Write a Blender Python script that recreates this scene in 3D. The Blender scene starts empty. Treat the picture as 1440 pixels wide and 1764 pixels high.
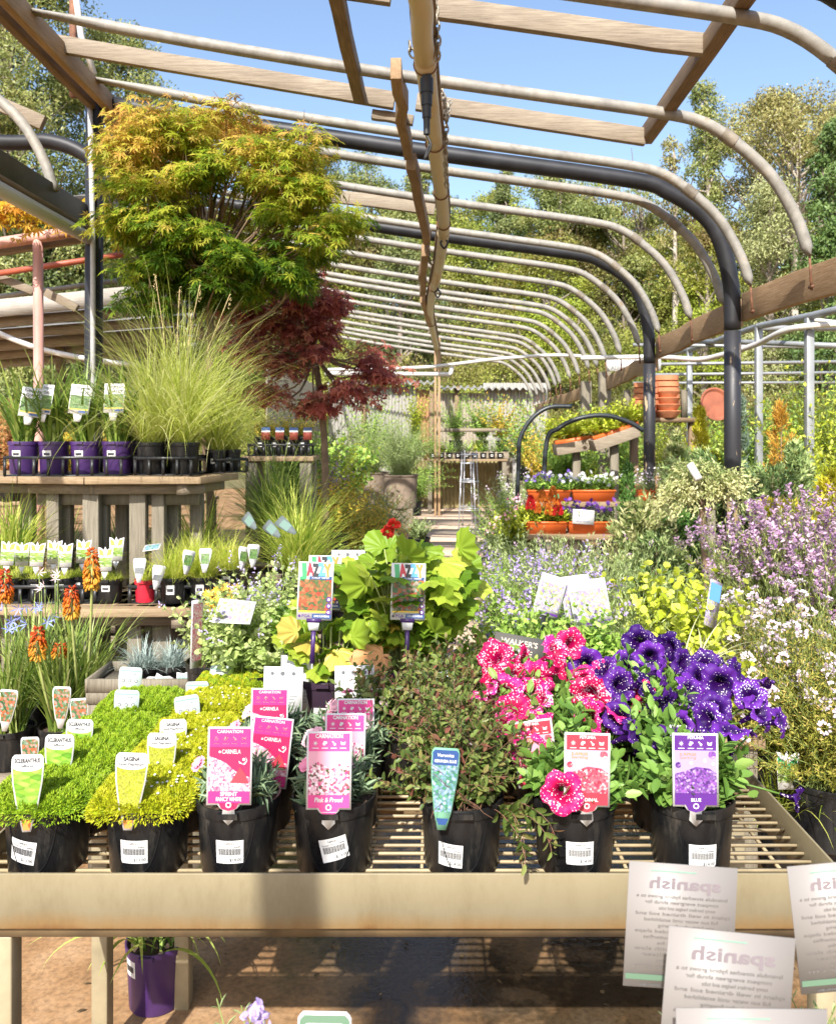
import bpy, math, random
import numpy as np
from mathutils import Vector, Matrix
R = math.radians
S = bpy.context.scene
COL = S.collection
rng = np.random.default_rng(11)
random.seed(5)

# ---------------------------------------------------------------- camera, sky, sun, exposure
CAMZ, F, VX, HY = 1.6, 1440.0, 745.0, 735.0      # eye height, focal length in pixels, vanishing point
cd = bpy.data.cameras.new('camera'); cam = bpy.data.objects.new('camera', cd); COL.objects.link(cam)
cam.location = (0, 0, CAMZ); cam.rotation_euler = (R(90), 0, 0)
cd.sensor_width = 36; cd.sensor_fit = 'AUTO'; cd.lens = 36 * F / 1764
cd.shift_x = -(VX - 720) / 1764; cd.shift_y = -(882 - HY) / 1764
cd.clip_start = 0.05; cd.clip_end = 1000
cd.dof.use_dof = True; cd.dof.focus_distance = 2.15; cd.dof.aperture_fstop = 9.5
S.camera = cam
SUN_EL, SUN_AZ = 41.0, 13.0                      # sun behind the camera, a little to its left
w = bpy.data.worlds.new('World'); S.world = w; w.use_nodes = True
nt = w.node_tree; bg = nt.nodes['Background']
sky = nt.nodes.new('ShaderNodeTexSky'); sky.sky_type = 'NISHITA'; sky.sun_disc = False
sky.sun_elevation = R(SUN_EL); sky.sun_rotation = R(180 + SUN_AZ); sky.altitude = 200; sky.air_density = 1.0; sky.dust_density = 2.2; sky.ozone_density = 1.0
nt.links.new(sky.outputs[0], bg.inputs[0]); bg.inputs[1].default_value = 0.15
sl = bpy.data.lights.new('sun', 'SUN'); sl.energy = 4.9; sl.angle = R(0.53); sl.color = (1.0, 0.965, 0.90)
so = bpy.data.objects.new('sun', sl); COL.objects.link(so)
sdir = Vector((math.sin(R(SUN_AZ)) * math.cos(R(SUN_EL)), math.cos(R(SUN_AZ)) * math.cos(R(SUN_EL)), -math.sin(R(SUN_EL))))
so.rotation_euler = sdir.to_track_quat('-Z', 'Y').to_euler(); so.location = (-1, -6, 8)
S.view_settings.view_transform = 'Standard'; S.view_settings.look = 'None'; S.view_settings.gamma = 1.0
S.view_settings.exposure = 0.90
S.render.engine = 'CYCLES'; S.cycles.max_bounces = 6; S.cycles.transparent_max_bounces = 6
S.cycles.caustics_reflective = False; S.cycles.caustics_refractive = False

def P(x, y, D): return np.array([(x - VX) / F * D, D, CAMZ - (y - HY) / F * D])   # a photo pixel at depth D, as a point
def PX(x, D): return (x - VX) / F * D
def PZ(y, D): return CAMZ - (y - HY) / F * D

# ---------------------------------------------------------------- materials
MATS = {}
def nn(t, kind, **kw):
    n = t.nodes.new('ShaderNode' + kind)
    for k, v in kw.items(): setattr(n, k, v)
    return n
def base_mat(name):
    m = bpy.data.materials.new(name); m.use_nodes = True
    t = m.node_tree; b = t.nodes['Principled BSDF']; MATS[name] = m
    return m, t, b
def setramp(r, cols):
    e = r.color_ramp.elements
    while len(e) > len(cols): e.remove(e[-1])
    while len(e) < len(cols): e.new(0.5)
    for k, c in enumerate(cols):
        e[k].position = c[0]; e[k].color = (*c[1], 1)
def ramp(t, fac, cols):
    r = nn(t, 'ValToRGB'); setramp(r, cols); t.links.new(fac, r.inputs[0]); return r.outputs[0]
def even(cols): return [(k / max(1, len(cols) - 1), c) for k, c in enumerate(cols)]
def noise(t, scale, detail=4, stretch=None, coord='Object', rough=0.55):
    tc = nn(t, 'TexCoord'); n = nn(t, 'TexNoise'); n.inputs['Scale'].default_value = scale
    n.inputs['Detail'].default_value = detail; n.inputs['Roughness'].default_value = rough
    if stretch:
        mp = nn(t, 'Mapping'); mp.inputs['Scale'].default_value = stretch
        t.links.new(tc.outputs[coord], mp.inputs[0]); t.links.new(mp.outputs[0], n.inputs[0])
    else: t.links.new(tc.outputs[coord], n.inputs[0])
    return n.outputs[0]
def bump(t, b, h, strength=0.3, dist=0.01):
    n = nn(t, 'Bump'); n.inputs['Strength'].default_value = strength; n.inputs['Distance'].default_value = dist
    t.links.new(h, n.inputs['Height']); t.links.new(n.outputs[0], b.inputs['Normal'])
def plain(name, col, rough=0.5, metal=0.0, var=0.12, scale=30, bmp=0.0, spec=None, stretch=None):
    if name in MATS: return MATS[name]
    m, t, b = base_mat(name)
    c = np.array(col)
    if var:
        f = noise(t, scale, 5, stretch)
        o = ramp(t, f, [(0.3, tuple(c * (1 - var))), (0.7, tuple(np.minimum(1, c * (1 + var))))])
        t.links.new(o, b.inputs['Base Color'])
        if bmp: bump(t, b, f, bmp, 0.004)
    else: b.inputs['Base Color'].default_value = (*col, 1)
    b.inputs['Roughness'].default_value = rough; b.inputs['Metallic'].default_value = metal
    if spec is not None: b.inputs['Specular IOR Level'].default_value = spec
    return m
def leafmat(name, cols, trans=0.35, rough=0.45, patch=None, spec=0.35):
    """colours by a per-leaf random number; light shines through the blade"""
    if name in MATS: return MATS[name]
    m, t, b = base_mat(name)
    a = nn(t, 'Attribute', attribute_name='tint')
    f = a.outputs['Fac']
    o = ramp(t, f, even(cols))
    if patch:
        nz = noise(t, patch[0], 3)
        r = ramp(t, nz, [(0.42, (0, 0, 0)), (0.62, (1, 1, 1))])
        mx = nn(t, 'Mix', data_type='RGBA'); t.links.new(r, mx.inputs[0]); t.links.new(o, mx.inputs[6])
        o2 = ramp(t, f, even(patch[1])); t.links.new(o2, mx.inputs[7]); o = mx.outputs[2]
    t.links.new(o, b.inputs['Base Color'])
    b.inputs['Roughness'].default_value = rough; b.inputs['Specular IOR Level'].default_value = spec
    if trans > 0:
        tr = nn(t, 'BsdfTranslucent'); t.links.new(o, tr.inputs[0])
        mx = nn(t, 'MixShader'); mx.inputs[0].default_value = trans
        t.links.new(b.outputs[0], mx.inputs[1]); t.links.new(tr.outputs[0], mx.inputs[2])
        t.links.new(mx.outputs[0], t.nodes['Material Output'].inputs[0])
    return m
def woodmat(name, c1, c2, c3, axis=0, scale=9, rough=0.75):
    """weathered timber: grain stretched along one axis, stains, fine bump"""
    if name in MATS: return MATS[name]
    m, t, b = base_mat(name)
    st = [14, 14, 14]; st[axis] = 0.7
    g = noise(t, scale, 8, tuple(st), rough=0.7); g2 = noise(t, 2.2, 4)
    o = ramp(t, g, [(0.28, c1), (0.5, c2), (0.72, c3)])
    mx = nn(t, 'Mix', data_type='RGBA', blend_type='MULTIPLY'); mx.inputs[0].default_value = 0.7
    o2 = ramp(t, g2, [(0.3, (0.62, 0.58, 0.54)), (0.65, (1, 1, 1))])
    t.links.new(o, mx.inputs[6]); t.links.new(o2, mx.inputs[7]); t.links.new(mx.outputs[2], b.inputs['Base Color'])
    b.inputs['Roughness'].default_value = rough; bump(t, b, g, 0.5, 0.006)
    return m

# ---------------------------------------------------------------- mesh accumulator
def nrm(v): return v / np.maximum(1e-9, np.linalg.norm(v, axis=-1, keepdims=True))
class MB:
    def __init__(s): s.V = []; s.F = []; s.T = []; s.n = 0
    def add(s, V, F, tint=0.5, mi=0):
        V = np.asarray(V, float).reshape(-1, 3)
        if isinstance(F, np.ndarray): s.F.append((F + s.n, mi))
        else:
            by = {}
            for f in F: by.setdefault(len(f), []).append(f)
            for k, fs in by.items(): s.F.append((np.array(fs, int) + s.n, mi))
        s.V.append(V); s.n += len(V)
        s.T.append(np.full(len(V), tint) if np.isscalar(tint) else np.asarray(tint, float))
        return s
    def xf(s, M):
        A = np.array(M); s.V = [v @ A[:3, :3].T + A[:3, 3] for v in s.V]; return s
    def join(s, o, M=None):
        A = np.array(M) if M is not None else None
        V = np.concatenate(o.V)
        if A is not None: V = V @ A[:3, :3].T + A[:3, 3]
        for f, mi in o.F: s.F.append((f + s.n, mi))
        s.V.append(V); s.T.append(np.concatenate(o.T)); s.n += len(V); return s
    def mesh(s, name, mats):
        me = bpy.data.meshes.new(name)
        V = np.concatenate(s.V); T = np.concatenate(s.T)
        me.vertices.add(len(V)); me.vertices.foreach_set('co', V.ravel().astype(np.float32))
        li = np.concatenate([f.ravel() for f, _ in s.F])
        lt = np.concatenate([np.full(len(f), f.shape[1]) for f, _ in s.F])
        mi = np.concatenate([np.full(len(f), m) for f, m in s.F])
        me.loops.add(len(li)); me.loops.foreach_set('vertex_index', li.astype(np.int32))
        me.polygons.add(len(lt)); me.polygons.foreach_set('loop_start', np.concatenate([[0], np.cumsum(lt)[:-1]]).astype(np.int32))
        me.polygons.foreach_set('material_index', mi.astype(np.int32))
        at = me.attributes.new('tint', 'FLOAT', 'POINT'); at.data.foreach_set('value', T.astype(np.float32))
        for m in (mats if isinstance(mats, (list, tuple)) else [mats]): me.materials.append(m)
        me.update(calc_edges=True)
        return me
    def build(s, name, mats, parent=None, smooth=False, bevel=0, loc=None):
        me = s.mesh(name, mats)
        if smooth: me.polygons.foreach_set('use_smooth', np.ones(len(me.polygons), bool))
        o = bpy.data.objects.new(name, me); COL.objects.link(o)
        if parent: o.parent = parent
        if loc is not None: o.location = loc
        if bevel:
            bv = o.modifiers.new('bevel', 'BEVEL'); bv.width = bevel; bv.segments = 2; bv.limit_method = 'ANGLE'
        if smooth == 'auto': smooth_by_angle(o)
        return o
def smooth_by_angle(o):
    me = o.data; me.polygons.foreach_set('use_smooth', np.ones(len(me.polygons), bool))
    me.set_sharp_from_angle(angle=R(40))

BOXF = np.array([[0, 1, 3, 2], [4, 6, 7, 5], [0, 4, 5, 1], [2, 3, 7, 6], [0, 2, 6, 4], [1, 5, 7, 3]])
def box(mb, lo, hi, M=None, tint=0.5, mi=0):
    V = np.array([[x, y, z] for x in (lo[0], hi[0]) for y in (lo[1], hi[1]) for z in (lo[2], hi[2])], float)
    if M is not None: A = np.array(M); V = V @ A[:3, :3].T + A[:3, 3]
    mb.add(V, BOXF, tint, mi)
def beam(mb, a, b, wd, ht, up=(0, 0, 1), tint=0.5, mi=0, warp=0.0, n=1):
    """a sawn timber from a to b: wd across, ht along up; n>1 gives it a slight bow"""
    a = np.array(a, float); b = np.array(b, float); d = nrm(b - a); u = np.array(up, float)
    s = nrm(np.cross(d, u)); u = nrm(np.cross(s, d)); Vs = []
    for k in range(n + 1):
        t = k / n; c = a + (b - a) * t + (u * rng.normal(0, warp) + s * rng.normal(0, warp) if 0 < k < n else 0)
        Vs += [c - s * wd / 2 - u * ht / 2, c + s * wd / 2 - u * ht / 2, c + s * wd / 2 + u * ht / 2, c - s * wd / 2 + u * ht / 2]
    Fs = [(0, 3, 2, 1), tuple(4 * n + q for q in (0, 1, 2, 3))]
    for k in range(n):
        for q in range(4): Fs.append((4 * k + q, 4 * k + (q + 1) % 4, 4 * k + 4 + (q + 1) % 4, 4 * k + 4 + q))
    mb.add(Vs, np.array(Fs), tint, mi)
def tube(mb, pts, r, sides=8, tint=0.5, mi=0, cap=True, flat=None):
    pts = np.array(pts, float); n = len(pts); r = np.broadcast_to(np.asarray(r, float), (n,))
    d = np.gradient(pts, axis=0); d = nrm(d); u = np.array([0, 0, 1.0]) if abs(d[0][2]) < 0.9 else np.array([0, 1.0, 0])
    V = []
    for k in range(n):
        s = nrm(np.cross(d[k], u)); u = nrm(np.cross(s, d[k]))
        a = np.arange(sides) / sides * 2 * math.pi
        fl = 1.0 if flat is None else flat[k]
        V.append(pts[k] + r[k] * (np.cos(a)[:, None] * s + fl * np.sin(a)[:, None] * u))
    V = np.concatenate(V); i = np.arange(sides); j = (i + 1) % sides
    Fq = np.concatenate([np.stack([k * sides + i, k * sides + j, (k + 1) * sides + j, (k + 1) * sides + i], 1) for k in range(n - 1)])
    mb.add(V, Fq, tint, mi)
    if cap:
        c0 = len(V) - sides
        mb.F.append((np.array([list(i[::-1] + mb.n - len(V))]), mi)); mb.F.append((np.array([list(i + c0 + mb.n - len(V))]), mi))
def lathe(mb, prof, sides=28, c=(0, 0, 0), tint=0.5, mi=0):
    p = np.array(prof, float); a = np.arange(sides) / sides * 2 * math.pi
    V = np.stack([p[:, 0][:, None] * np.cos(a), p[:, 0][:, None] * np.sin(a), np.repeat(p[:, 1][:, None], sides, 1)], -1).reshape(-1, 3) + np.array(c)
    i = np.arange(sides); j = (i + 1) % sides
    Fq = np.concatenate([np.stack([k * sides + i, k * sides + j, (k + 1) * sides + j, (k + 1) * sides + i], 1) for k in range(len(p) - 1)])
    mb.add(V, Fq, tint, mi)
def spline(ctrl, n=24):
    """Catmull-Rom through control points"""
    c = np.array(ctrl, float); c = np.vstack([2 * c[0] - c[1], c, 2 * c[-1] - c[-2]]); out = []
    m = len(c) - 3
    for t in np.linspace(0, m - 1e-6, n):
        k = int(t); u = t - k; p0, p1, p2, p3 = c[k:k + 4]
        out.append(0.5 * (2 * p1 + (p2 - p0) * u + (2 * p0 - 5 * p1 + 4 * p2 - p3) * u * u + (3 * p1 - p0 - 3 * p2 + p3) * u ** 3))
    return np.array(out)

# ---------------------------------------------------------------- leaf, blade and flower scattering
def T_(V, Fs): return np.array(V, float), Fs
LEAF = T_([(0, 0, 0), (-.5, .42, .10), (0, .5, 0), (.5, .42, .10), (0, 1, -.05)], np.array([[0, 2, 1], [0, 3, 2], [1, 2, 4], [2, 3, 4]]))
LEAF2 = T_([(0, 0, 0), (0, 1, -.06), (-.5, .45, .06), (.5, .45, .06)], np.array([[0, 3, 1], [0, 1, 2]]))
OVAL = T_([(0, 0, 0), (-.38, .22, .05), (-.5, .52, .08), (-.3, .84, .03), (0, 1, -.04), (.3, .84, .03), (.5, .52, .08), (.38, .22, .05), (0, .5, -.02)],
          np.array([[8, k, (k + 1) % 8] for k in range(8)])[:, ::-1])
def lobed(n, depth=.35, w=.28, spread=2.3):
    V = [(0, 0, 0)]; Fs = []
    for k in range(n):
        a = (k / (n - 1) - .5) * 2 * spread; L = 1 - .45 * abs(k / (n - 1) - .5) * 2
        d = np.array([math.sin(a), math.cos(a)]); s = np.array([d[1], -d[0]]); b = len(V)
        V += [(*(d * L * .45 + s * w * .5 * L), .03), (*(d * L), -.12 * L), (*(d * L * .45 - s * w * .5 * L), .03)]
        Fs.append([0, b, b + 1, b + 2])
    return T_(V, np.array(Fs))
MAPLE = lobed(7, w=.26); MAPLE5 = lobed(5, w=.34, spread=1.9)
def round_leaf(n=29, lobes=7):
    """rounded, shallowly lobed and toothed leaf, pleated along its veins"""
    V = [(0, .16, -.04)]; Fs = []; rings = (.36, .72, 1.0)
    for q in rings:
        for k in range(n):
            t = k / (n - 1); a = (t - .5) * 2 * 2.72; r = .5 * q * (1 + (.06 * math.cos(t * lobes * 2 * math.pi + math.pi) + .03 * (-1) ** k) * q)
            V.append((math.sin(a) * r, .16 + (math.cos(a) * r + .34 * q), .055 * q * math.cos(t * lobes * 2 * math.pi) - .16 * q * q * abs(math.sin(a * .5)) + .05 * q))
    for k in range(n - 1): Fs.append([0, 1 + k + 1, 1 + k, 0])
    for r in range(2):
        for k in range(n - 1): a = 1 + r * n + k; Fs.append([a, a + 1, a + 1 + n, a + n])
    F3 = []
    for f in Fs: F3 += [[f[0], f[1], f[2]]] if f[3] == 0 else [[f[0], f[1], f[2]], [f[0], f[2], f[3]]]
    return T_(V, np.array(F3)[:, ::-1])
ROUND = round_leaf()
def basis(dirv, up):
    y = nrm(dirv); x = np.cross(y, up); bad = np.linalg.norm(x, axis=1) < 1e-4
    x[bad] = np.cross(y[bad], np.array([1.0, .3, .2])); x = nrm(x); z = np.cross(x, y); return x, y, z
def scatter(mb, tm, pos, dirv, up, L, W=None, tint=0.5, mi=0):
    V, Fs = tm; n = len(pos)
    if n == 0: return
    L = np.broadcast_to(L, (n,)); W = L if W is None else np.broadcast_to(W, (n,))
    x, y, z = basis(np.asarray(dirv, float), np.asarray(up, float))
    A = pos[:, None, :] + (V[:, 0] * W[:, None])[..., None] * x[:, None, :] + (V[:, 1] * L[:, None])[..., None] * y[:, None, :] + (V[:, 2] * L[:, None])[..., None] * z[:, None, :]
    k = len(V); FF = (Fs[None] + (np.arange(n) * k)[:, None, None]).reshape(-1, Fs.shape[1])
    t = np.repeat(np.broadcast_to(tint, (n,)), k)
    mb.add(A.reshape(-1, 3), FF, t, mi)
def rdir(n, zmin=-1.0, zmax=1.0):
    z = rng.uniform(zmin, zmax, n); a = rng.uniform(0, 2 * math.pi, n); s = np.sqrt(np.maximum(0, 1 - z * z))
    return np.stack([s * np.cos(a), s * np.sin(a), z], 1)
def disc(n, r): 
    a = rng.uniform(0, 2 * math.pi, n); q = r * np.sqrt(rng.uniform(0, 1, n)); return np.stack([q * np.cos(a), q * np.sin(a), np.zeros(n)], 1)
def blades(mb, base, az, L, lean, droop, W, seg=6, tint=0.5, mi=0):
    """strap leaves: start at lean from the vertical and arch over by droop"""
    n = len(base); f = lambda v: np.broadcast_to(v, (n,)).astype(float)
    az, L, lean, droop, W = map(f, (az, L, lean, droop, W)); h = np.stack([np.cos(az), np.sin(az), np.zeros(n)], 1)
    s = np.stack([-np.sin(az), np.cos(az), np.zeros(n)], 1); p = base.copy(); rows = []
    for k in range(seg + 1):
        t = k / seg; wd = W * (1 - t ** 2.2) * (.55 + .45 * min(1, t * 4)); 
        rows.append(np.stack([p - s * wd[:, None] / 2, p + s * wd[:, None] / 2], 1))
        th = lean + droop * ((k + .5) / seg) ** 1.6
        p = p + (h * np.sin(th)[:, None] + np.array([0, 0, 1]) * np.cos(th)[:, None]) * (L / seg)[:, None]
    V = np.stack(rows, 1).reshape(n, -1, 3); k = V.shape[1]
    q = np.array([[2 * i, 2 * i + 1, 2 * i + 3, 2 * i + 2] for i in range(seg)])
    FF = (q[None] + (np.arange(n) * k)[:, None, None]).reshape(-1, 4)
    mb.add(V.reshape(-1, 3), FF, np.repeat(np.broadcast_to(tint, (n,)), k), mi)
def stems(mb, a, b, r, bow=0.0, sides=4, tint=0.3, mi=0, n=3):
    for p, q in zip(a, b):
        pts = np.array([p + (q - p) * t for t in np.linspace(0, 1, n)]); pts[1:-1] += rng.normal(0, bow, (n - 2, 3)) if bow else 0
        tube(mb, pts, np.linspace(r, r * .5, n), sides, tint, mi, cap=False)
def shell(n, rx, ry, rz, inner=.55, zmin=-.3):
    d = rdir(n, zmin, 1.0); q = rng.uniform(inner, 1, n) ** .6
    return d * q[:, None] * np.array([rx, ry, rz]), d
def lump(pos, d, amp, freq, seed=0):
    """uneven outline: push points in and out along d by a smooth random field"""
    r = np.random.default_rng(seed); k = r.normal(0, freq, (5, 3)); ph = r.uniform(0, 6.28, 5)
    f = sum(np.sin(pos @ k[i] + ph[i]) for i in range(5)) / 2.2
    return pos + d * (f * amp)[:, None], f

# ---------------------------------------------------------------- things
def thing(name, label, cat, loc=(0, 0, 0), rotz=0.0, group=None):
    o = bpy.data.objects.new(name, None); COL.objects.link(o); o.empty_display_size = .1
    o.location = loc; o.rotation_euler = (0, 0, rotz); o['label'] = label; o['category'] = cat
    if group: o['group'] = group
    return o
def tag(o, label, cat, group=None, kind=None):
    o['label'] = label; o['category'] = cat
    if group: o['group'] = group
    if kind: o['kind'] = kind
    return o
def struct(o): o['kind'] = 'structure'; return o
def dup(root, label, loc=None, rotz=None, group=None, scale=None):
    def cp(o, par):
        c = o.copy(); COL.objects.link(c)
        if par: c.parent = par
        for ch in kids.get(o.name, []): cp(ch, c)
        return c
    kids = {}
    for o in root.children_recursive: kids.setdefault(o.parent.name, []).append(o)
    c = cp(root, None)
    c['label'] = label
    if loc is not None: c.location = loc
    if rotz is not None: c.rotation_euler = (0, 0, rotz)
    if group: c['group'] = group
    if scale is not None: c.scale = (scale,) * 3 if np.isscalar(scale) else scale
    return c

# ---------------------------------------------------------------- lettering
_TX = {}
def text_mesh(s, bold=0.0):
    k = (s, bold)
    if k not in _TX:
        cu = bpy.data.curves.new('tmp', 'FONT'); cu.body = s; cu.size = 1; cu.align_x = 'CENTER'; cu.align_y = 'CENTER'; cu.resolution_u = 2; cu.offset = bold
        o = bpy.data.objects.new('tmp', cu); me = bpy.data.meshes.new_from_object(o)
        V = np.empty(len(me.vertices) * 3); me.vertices.foreach_get('co', V); V = V.reshape(-1, 3); V[:, 2] = 0
        Fs = [tuple(p.vertices) for p in me.polygons]
        bpy.data.objects.remove(o); bpy.data.curves.remove(cu); bpy.data.meshes.remove(me)
        _TX[k] = (V, Fs)
    return _TX[k]
def write(mb, s, x, y, size, z=0.0, width=None, mi=0, mirror=False, bold=0.01, wrap=None, shear=0):
    """flat lettering in the local XZ plane, facing -Y, at depth z in front"""
    V, Fs = text_mesh(s, bold); V = V * size
    if width:
        wd = np.ptp(V[:, 0])
        if wd > 0: V = V * np.array([width / wd, 1, 1])
    V = V + 0
    V[:, 0] += shear * V[:, 1]
    if mirror: V[:, 0] *= -1; Fs = [f[::-1] for f in Fs]
    O = np.stack([V[:, 0] + x, np.full(len(V), -z), V[:, 1] + y], 1)
    if wrap: O = wrap(O)
    mb.add(O, Fs, 0.5, mi)
def rect(mb, x0, y0, x1, y1, z=0.0, mi=0, wrap=None, nx=1):
    xs = np.linspace(x0, x1, nx + 1); V = np.array([(x, -z, y) for y in (y0, y1) for x in xs])
    if wrap: V = wrap(V)
    n = nx + 1; mb.add(V, np.array([[k, k + 1, n + k + 1, n + k] for k in range(nx)]), .5, mi)
def poly(mb, pts, z=0.0, mi=0, th=0.0):
    """flat outline facing -Y (counter-clockwise in x, z); th gives it a real thickness behind"""
    n = len(pts); V = [(p[0], -z, p[1]) for p in pts]
    if th:
        V += [(p[0], -z + th, p[1]) for p in pts]
        Fs = [tuple(range(n)), tuple(range(2 * n - 1, n - 1, -1))] + [(k, n + k, n + (k + 1) % n, (k + 1) % n) for k in range(n)]
    else: Fs = [tuple(range(n))]
    mb.add(V, Fs, .5, mi)
def dots(mb, x, y, r, z=0.0, mi=0, n=8):
    poly(mb, [(x + r * math.cos(a), y + r * math.sin(a)) for a in np.arange(n) / n * 2 * math.pi], z, mi)
# ================================================================ setting: ground, path, hill, forest, trees
def wet_shaded_ground():
    m, t, b = base_mat('wet_shaded_concrete')
    g = noise(t, 1.1, 6, rough=.65); g2 = noise(t, 60, 4); g3 = noise(t, 5, 6)
    o = ramp(t, g3, [(.3, (.20, .105, .045)), (.5, (.31, .175, .08)), (.7, (.40, .25, .135))])
    mx = nn(t, 'Mix', data_type='RGBA', blend_type='MULTIPLY'); mx.inputs[0].default_value = 1
    tcw = nn(t, 'TexCoord'); vm = nn(t, 'VectorMath', operation='DISTANCE'); t.links.new(tcw.outputs['Object'], vm.inputs[0]); vm.inputs[1].default_value = (.55, 3.05, 0); ds = nn(t, 'MapRange'); t.links.new(vm.outputs['Value'], ds.inputs[0]); ds.inputs[1].default_value = .2; ds.inputs[2].default_value = 1.5; ds.inputs[3].default_value = -.20; ds.inputs[4].default_value = .06  # wet mask widened under the bench, painting its deeper shade into the colour
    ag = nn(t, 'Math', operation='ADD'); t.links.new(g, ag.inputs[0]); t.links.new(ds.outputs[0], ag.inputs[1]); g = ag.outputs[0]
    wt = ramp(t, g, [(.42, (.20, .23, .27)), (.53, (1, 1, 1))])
    t.links.new(o, mx.inputs[6]); t.links.new(wt, mx.inputs[7])
    m2 = nn(t, 'Mix', data_type='RGBA', blend_type='MULTIPLY'); m2.inputs[0].default_value = .8
    sp = ramp(t, g2, [(.3, (.55, .55, .55)), (.6, (1.08, 1.08, 1.08))]); t.links.new(mx.outputs[2], m2.inputs[6]); t.links.new(sp, m2.inputs[7])
    t.links.new(m2.outputs[2], b.inputs['Base Color'])
    rr = ramp(t, g, [(.42, (.16, .16, .16)), (.56, (.7, .7, .7))]); t.links.new(rr, b.inputs['Roughness'])
    bump(t, b, g2, .5, .004); return m
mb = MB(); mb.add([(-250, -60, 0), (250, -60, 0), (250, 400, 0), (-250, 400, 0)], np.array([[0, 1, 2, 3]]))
struct(mb.build('ground', wet_shaded_ground()))
m, t, b = base_mat('slab')
g = noise(t, 1.7, 6); g2 = noise(t, 45, 4)
mx = nn(t, 'Mix', data_type='RGBA', blend_type='MULTIPLY'); mx.inputs[0].default_value = .8
t.links.new(ramp(t, g, [(.3, (.44, .31, .21)), (.7, (.60, .46, .34))]), mx.inputs[6]); t.links.new(ramp(t, g2, [(.3, (.75, .75, .75)), (.7, (1, 1, 1))]), mx.inputs[7])
t.links.new(mx.outputs[2], b.inputs['Base Color']); b.inputs['Roughness'].default_value = .85; bump(t, b, g2, .3, .004)
mb = MB(); y = 4.6
while y < 18.6:
    box(mb, (-2.2, y, -.03), (2.1, y + 1.385, .006 + rng.uniform(0, .004))); y += 1.4
struct(mb.build('path', m))
m, t, b = base_mat('hill_soil')
t.links.new(ramp(t, noise(t, .6, 8), [(.3, (.05, .055, .02)), (.5, (.10, .09, .035)), (.7, (.17, .13, .06))]), b.inputs['Base Color']); b.inputs['Roughness'].default_value = 1
def hill_z(x, y): 
    t = np.clip((np.asarray(y, float) - 22) / 45, 0, 1); return 11.5 * t ** 1.15 + .25 * np.sin(np.asarray(x) * .3) * np.clip(t * 6, 0, 1)
gx = np.linspace(-110, 110, 60); gy = np.concatenate([np.linspace(21, 70, 40), [90, 140]])
V = np.array([(x, y, hill_z(x, y) + (-.05 if y < 21.5 else .01)) for y in gy for x in gx]); n = len(gx)
struct(MB().add(V, np.array([[j * n + i, j * n + i + 1, (j + 1) * n + i + 1, (j + 1) * n + i] for j in range(len(gy) - 1) for i in range(n - 1)])).build('hill', m, smooth=True))

BARK = plain('bark_grey', (.23, .19, .15), .9, var=.35, scale=8, bmp=.6, stretch=(6, 6, 1))
BARKP = plain('bark_pale', (.42, .36, .29), .85, var=.3, scale=5, bmp=.4, stretch=(5, 5, 1))
GUM = leafmat('gum_leaves', [(0.092, 0.126, 0.033), (0.197, 0.240, 0.065), (0.308, 0.330, 0.100), (0.419, 0.422, 0.165)], .3, .4)
GUMB = leafmat('gum_leaves_bronze', [(0.135, 0.135, 0.039), (0.271, 0.244, 0.079), (0.384, 0.338, 0.124), (0.294, 0.338, 0.104)], .25, .4)
GUMP = leafmat('pale_leaves', [(0.179, 0.203, 0.071), (0.315, 0.338, 0.131), (0.427, 0.448, 0.202), (0.505, 0.515, 0.261)], .3, .5)
WATTLE = leafmat('wattle_leaves', [(0.169, 0.238, 0.027), (0.312, 0.382, 0.041), (0.429, 0.478, 0.061), (0.248, 0.334, 0.048)], .35, .5, patch=(.35, [(0.144, 0.102, 0.036), (0.240, 0.168, 0.060)]))
DARKL = leafmat('dark_leaves', [(0.063, 0.092, 0.029), (0.144, 0.185, 0.058), (0.270, 0.286, 0.101)], .2, .45)
PINE = leafmat('pine_needles', [(0.050, 0.101, 0.025), (0.118, 0.193, 0.050), (0.185, 0.269, 0.076)], .15, .5)

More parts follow.
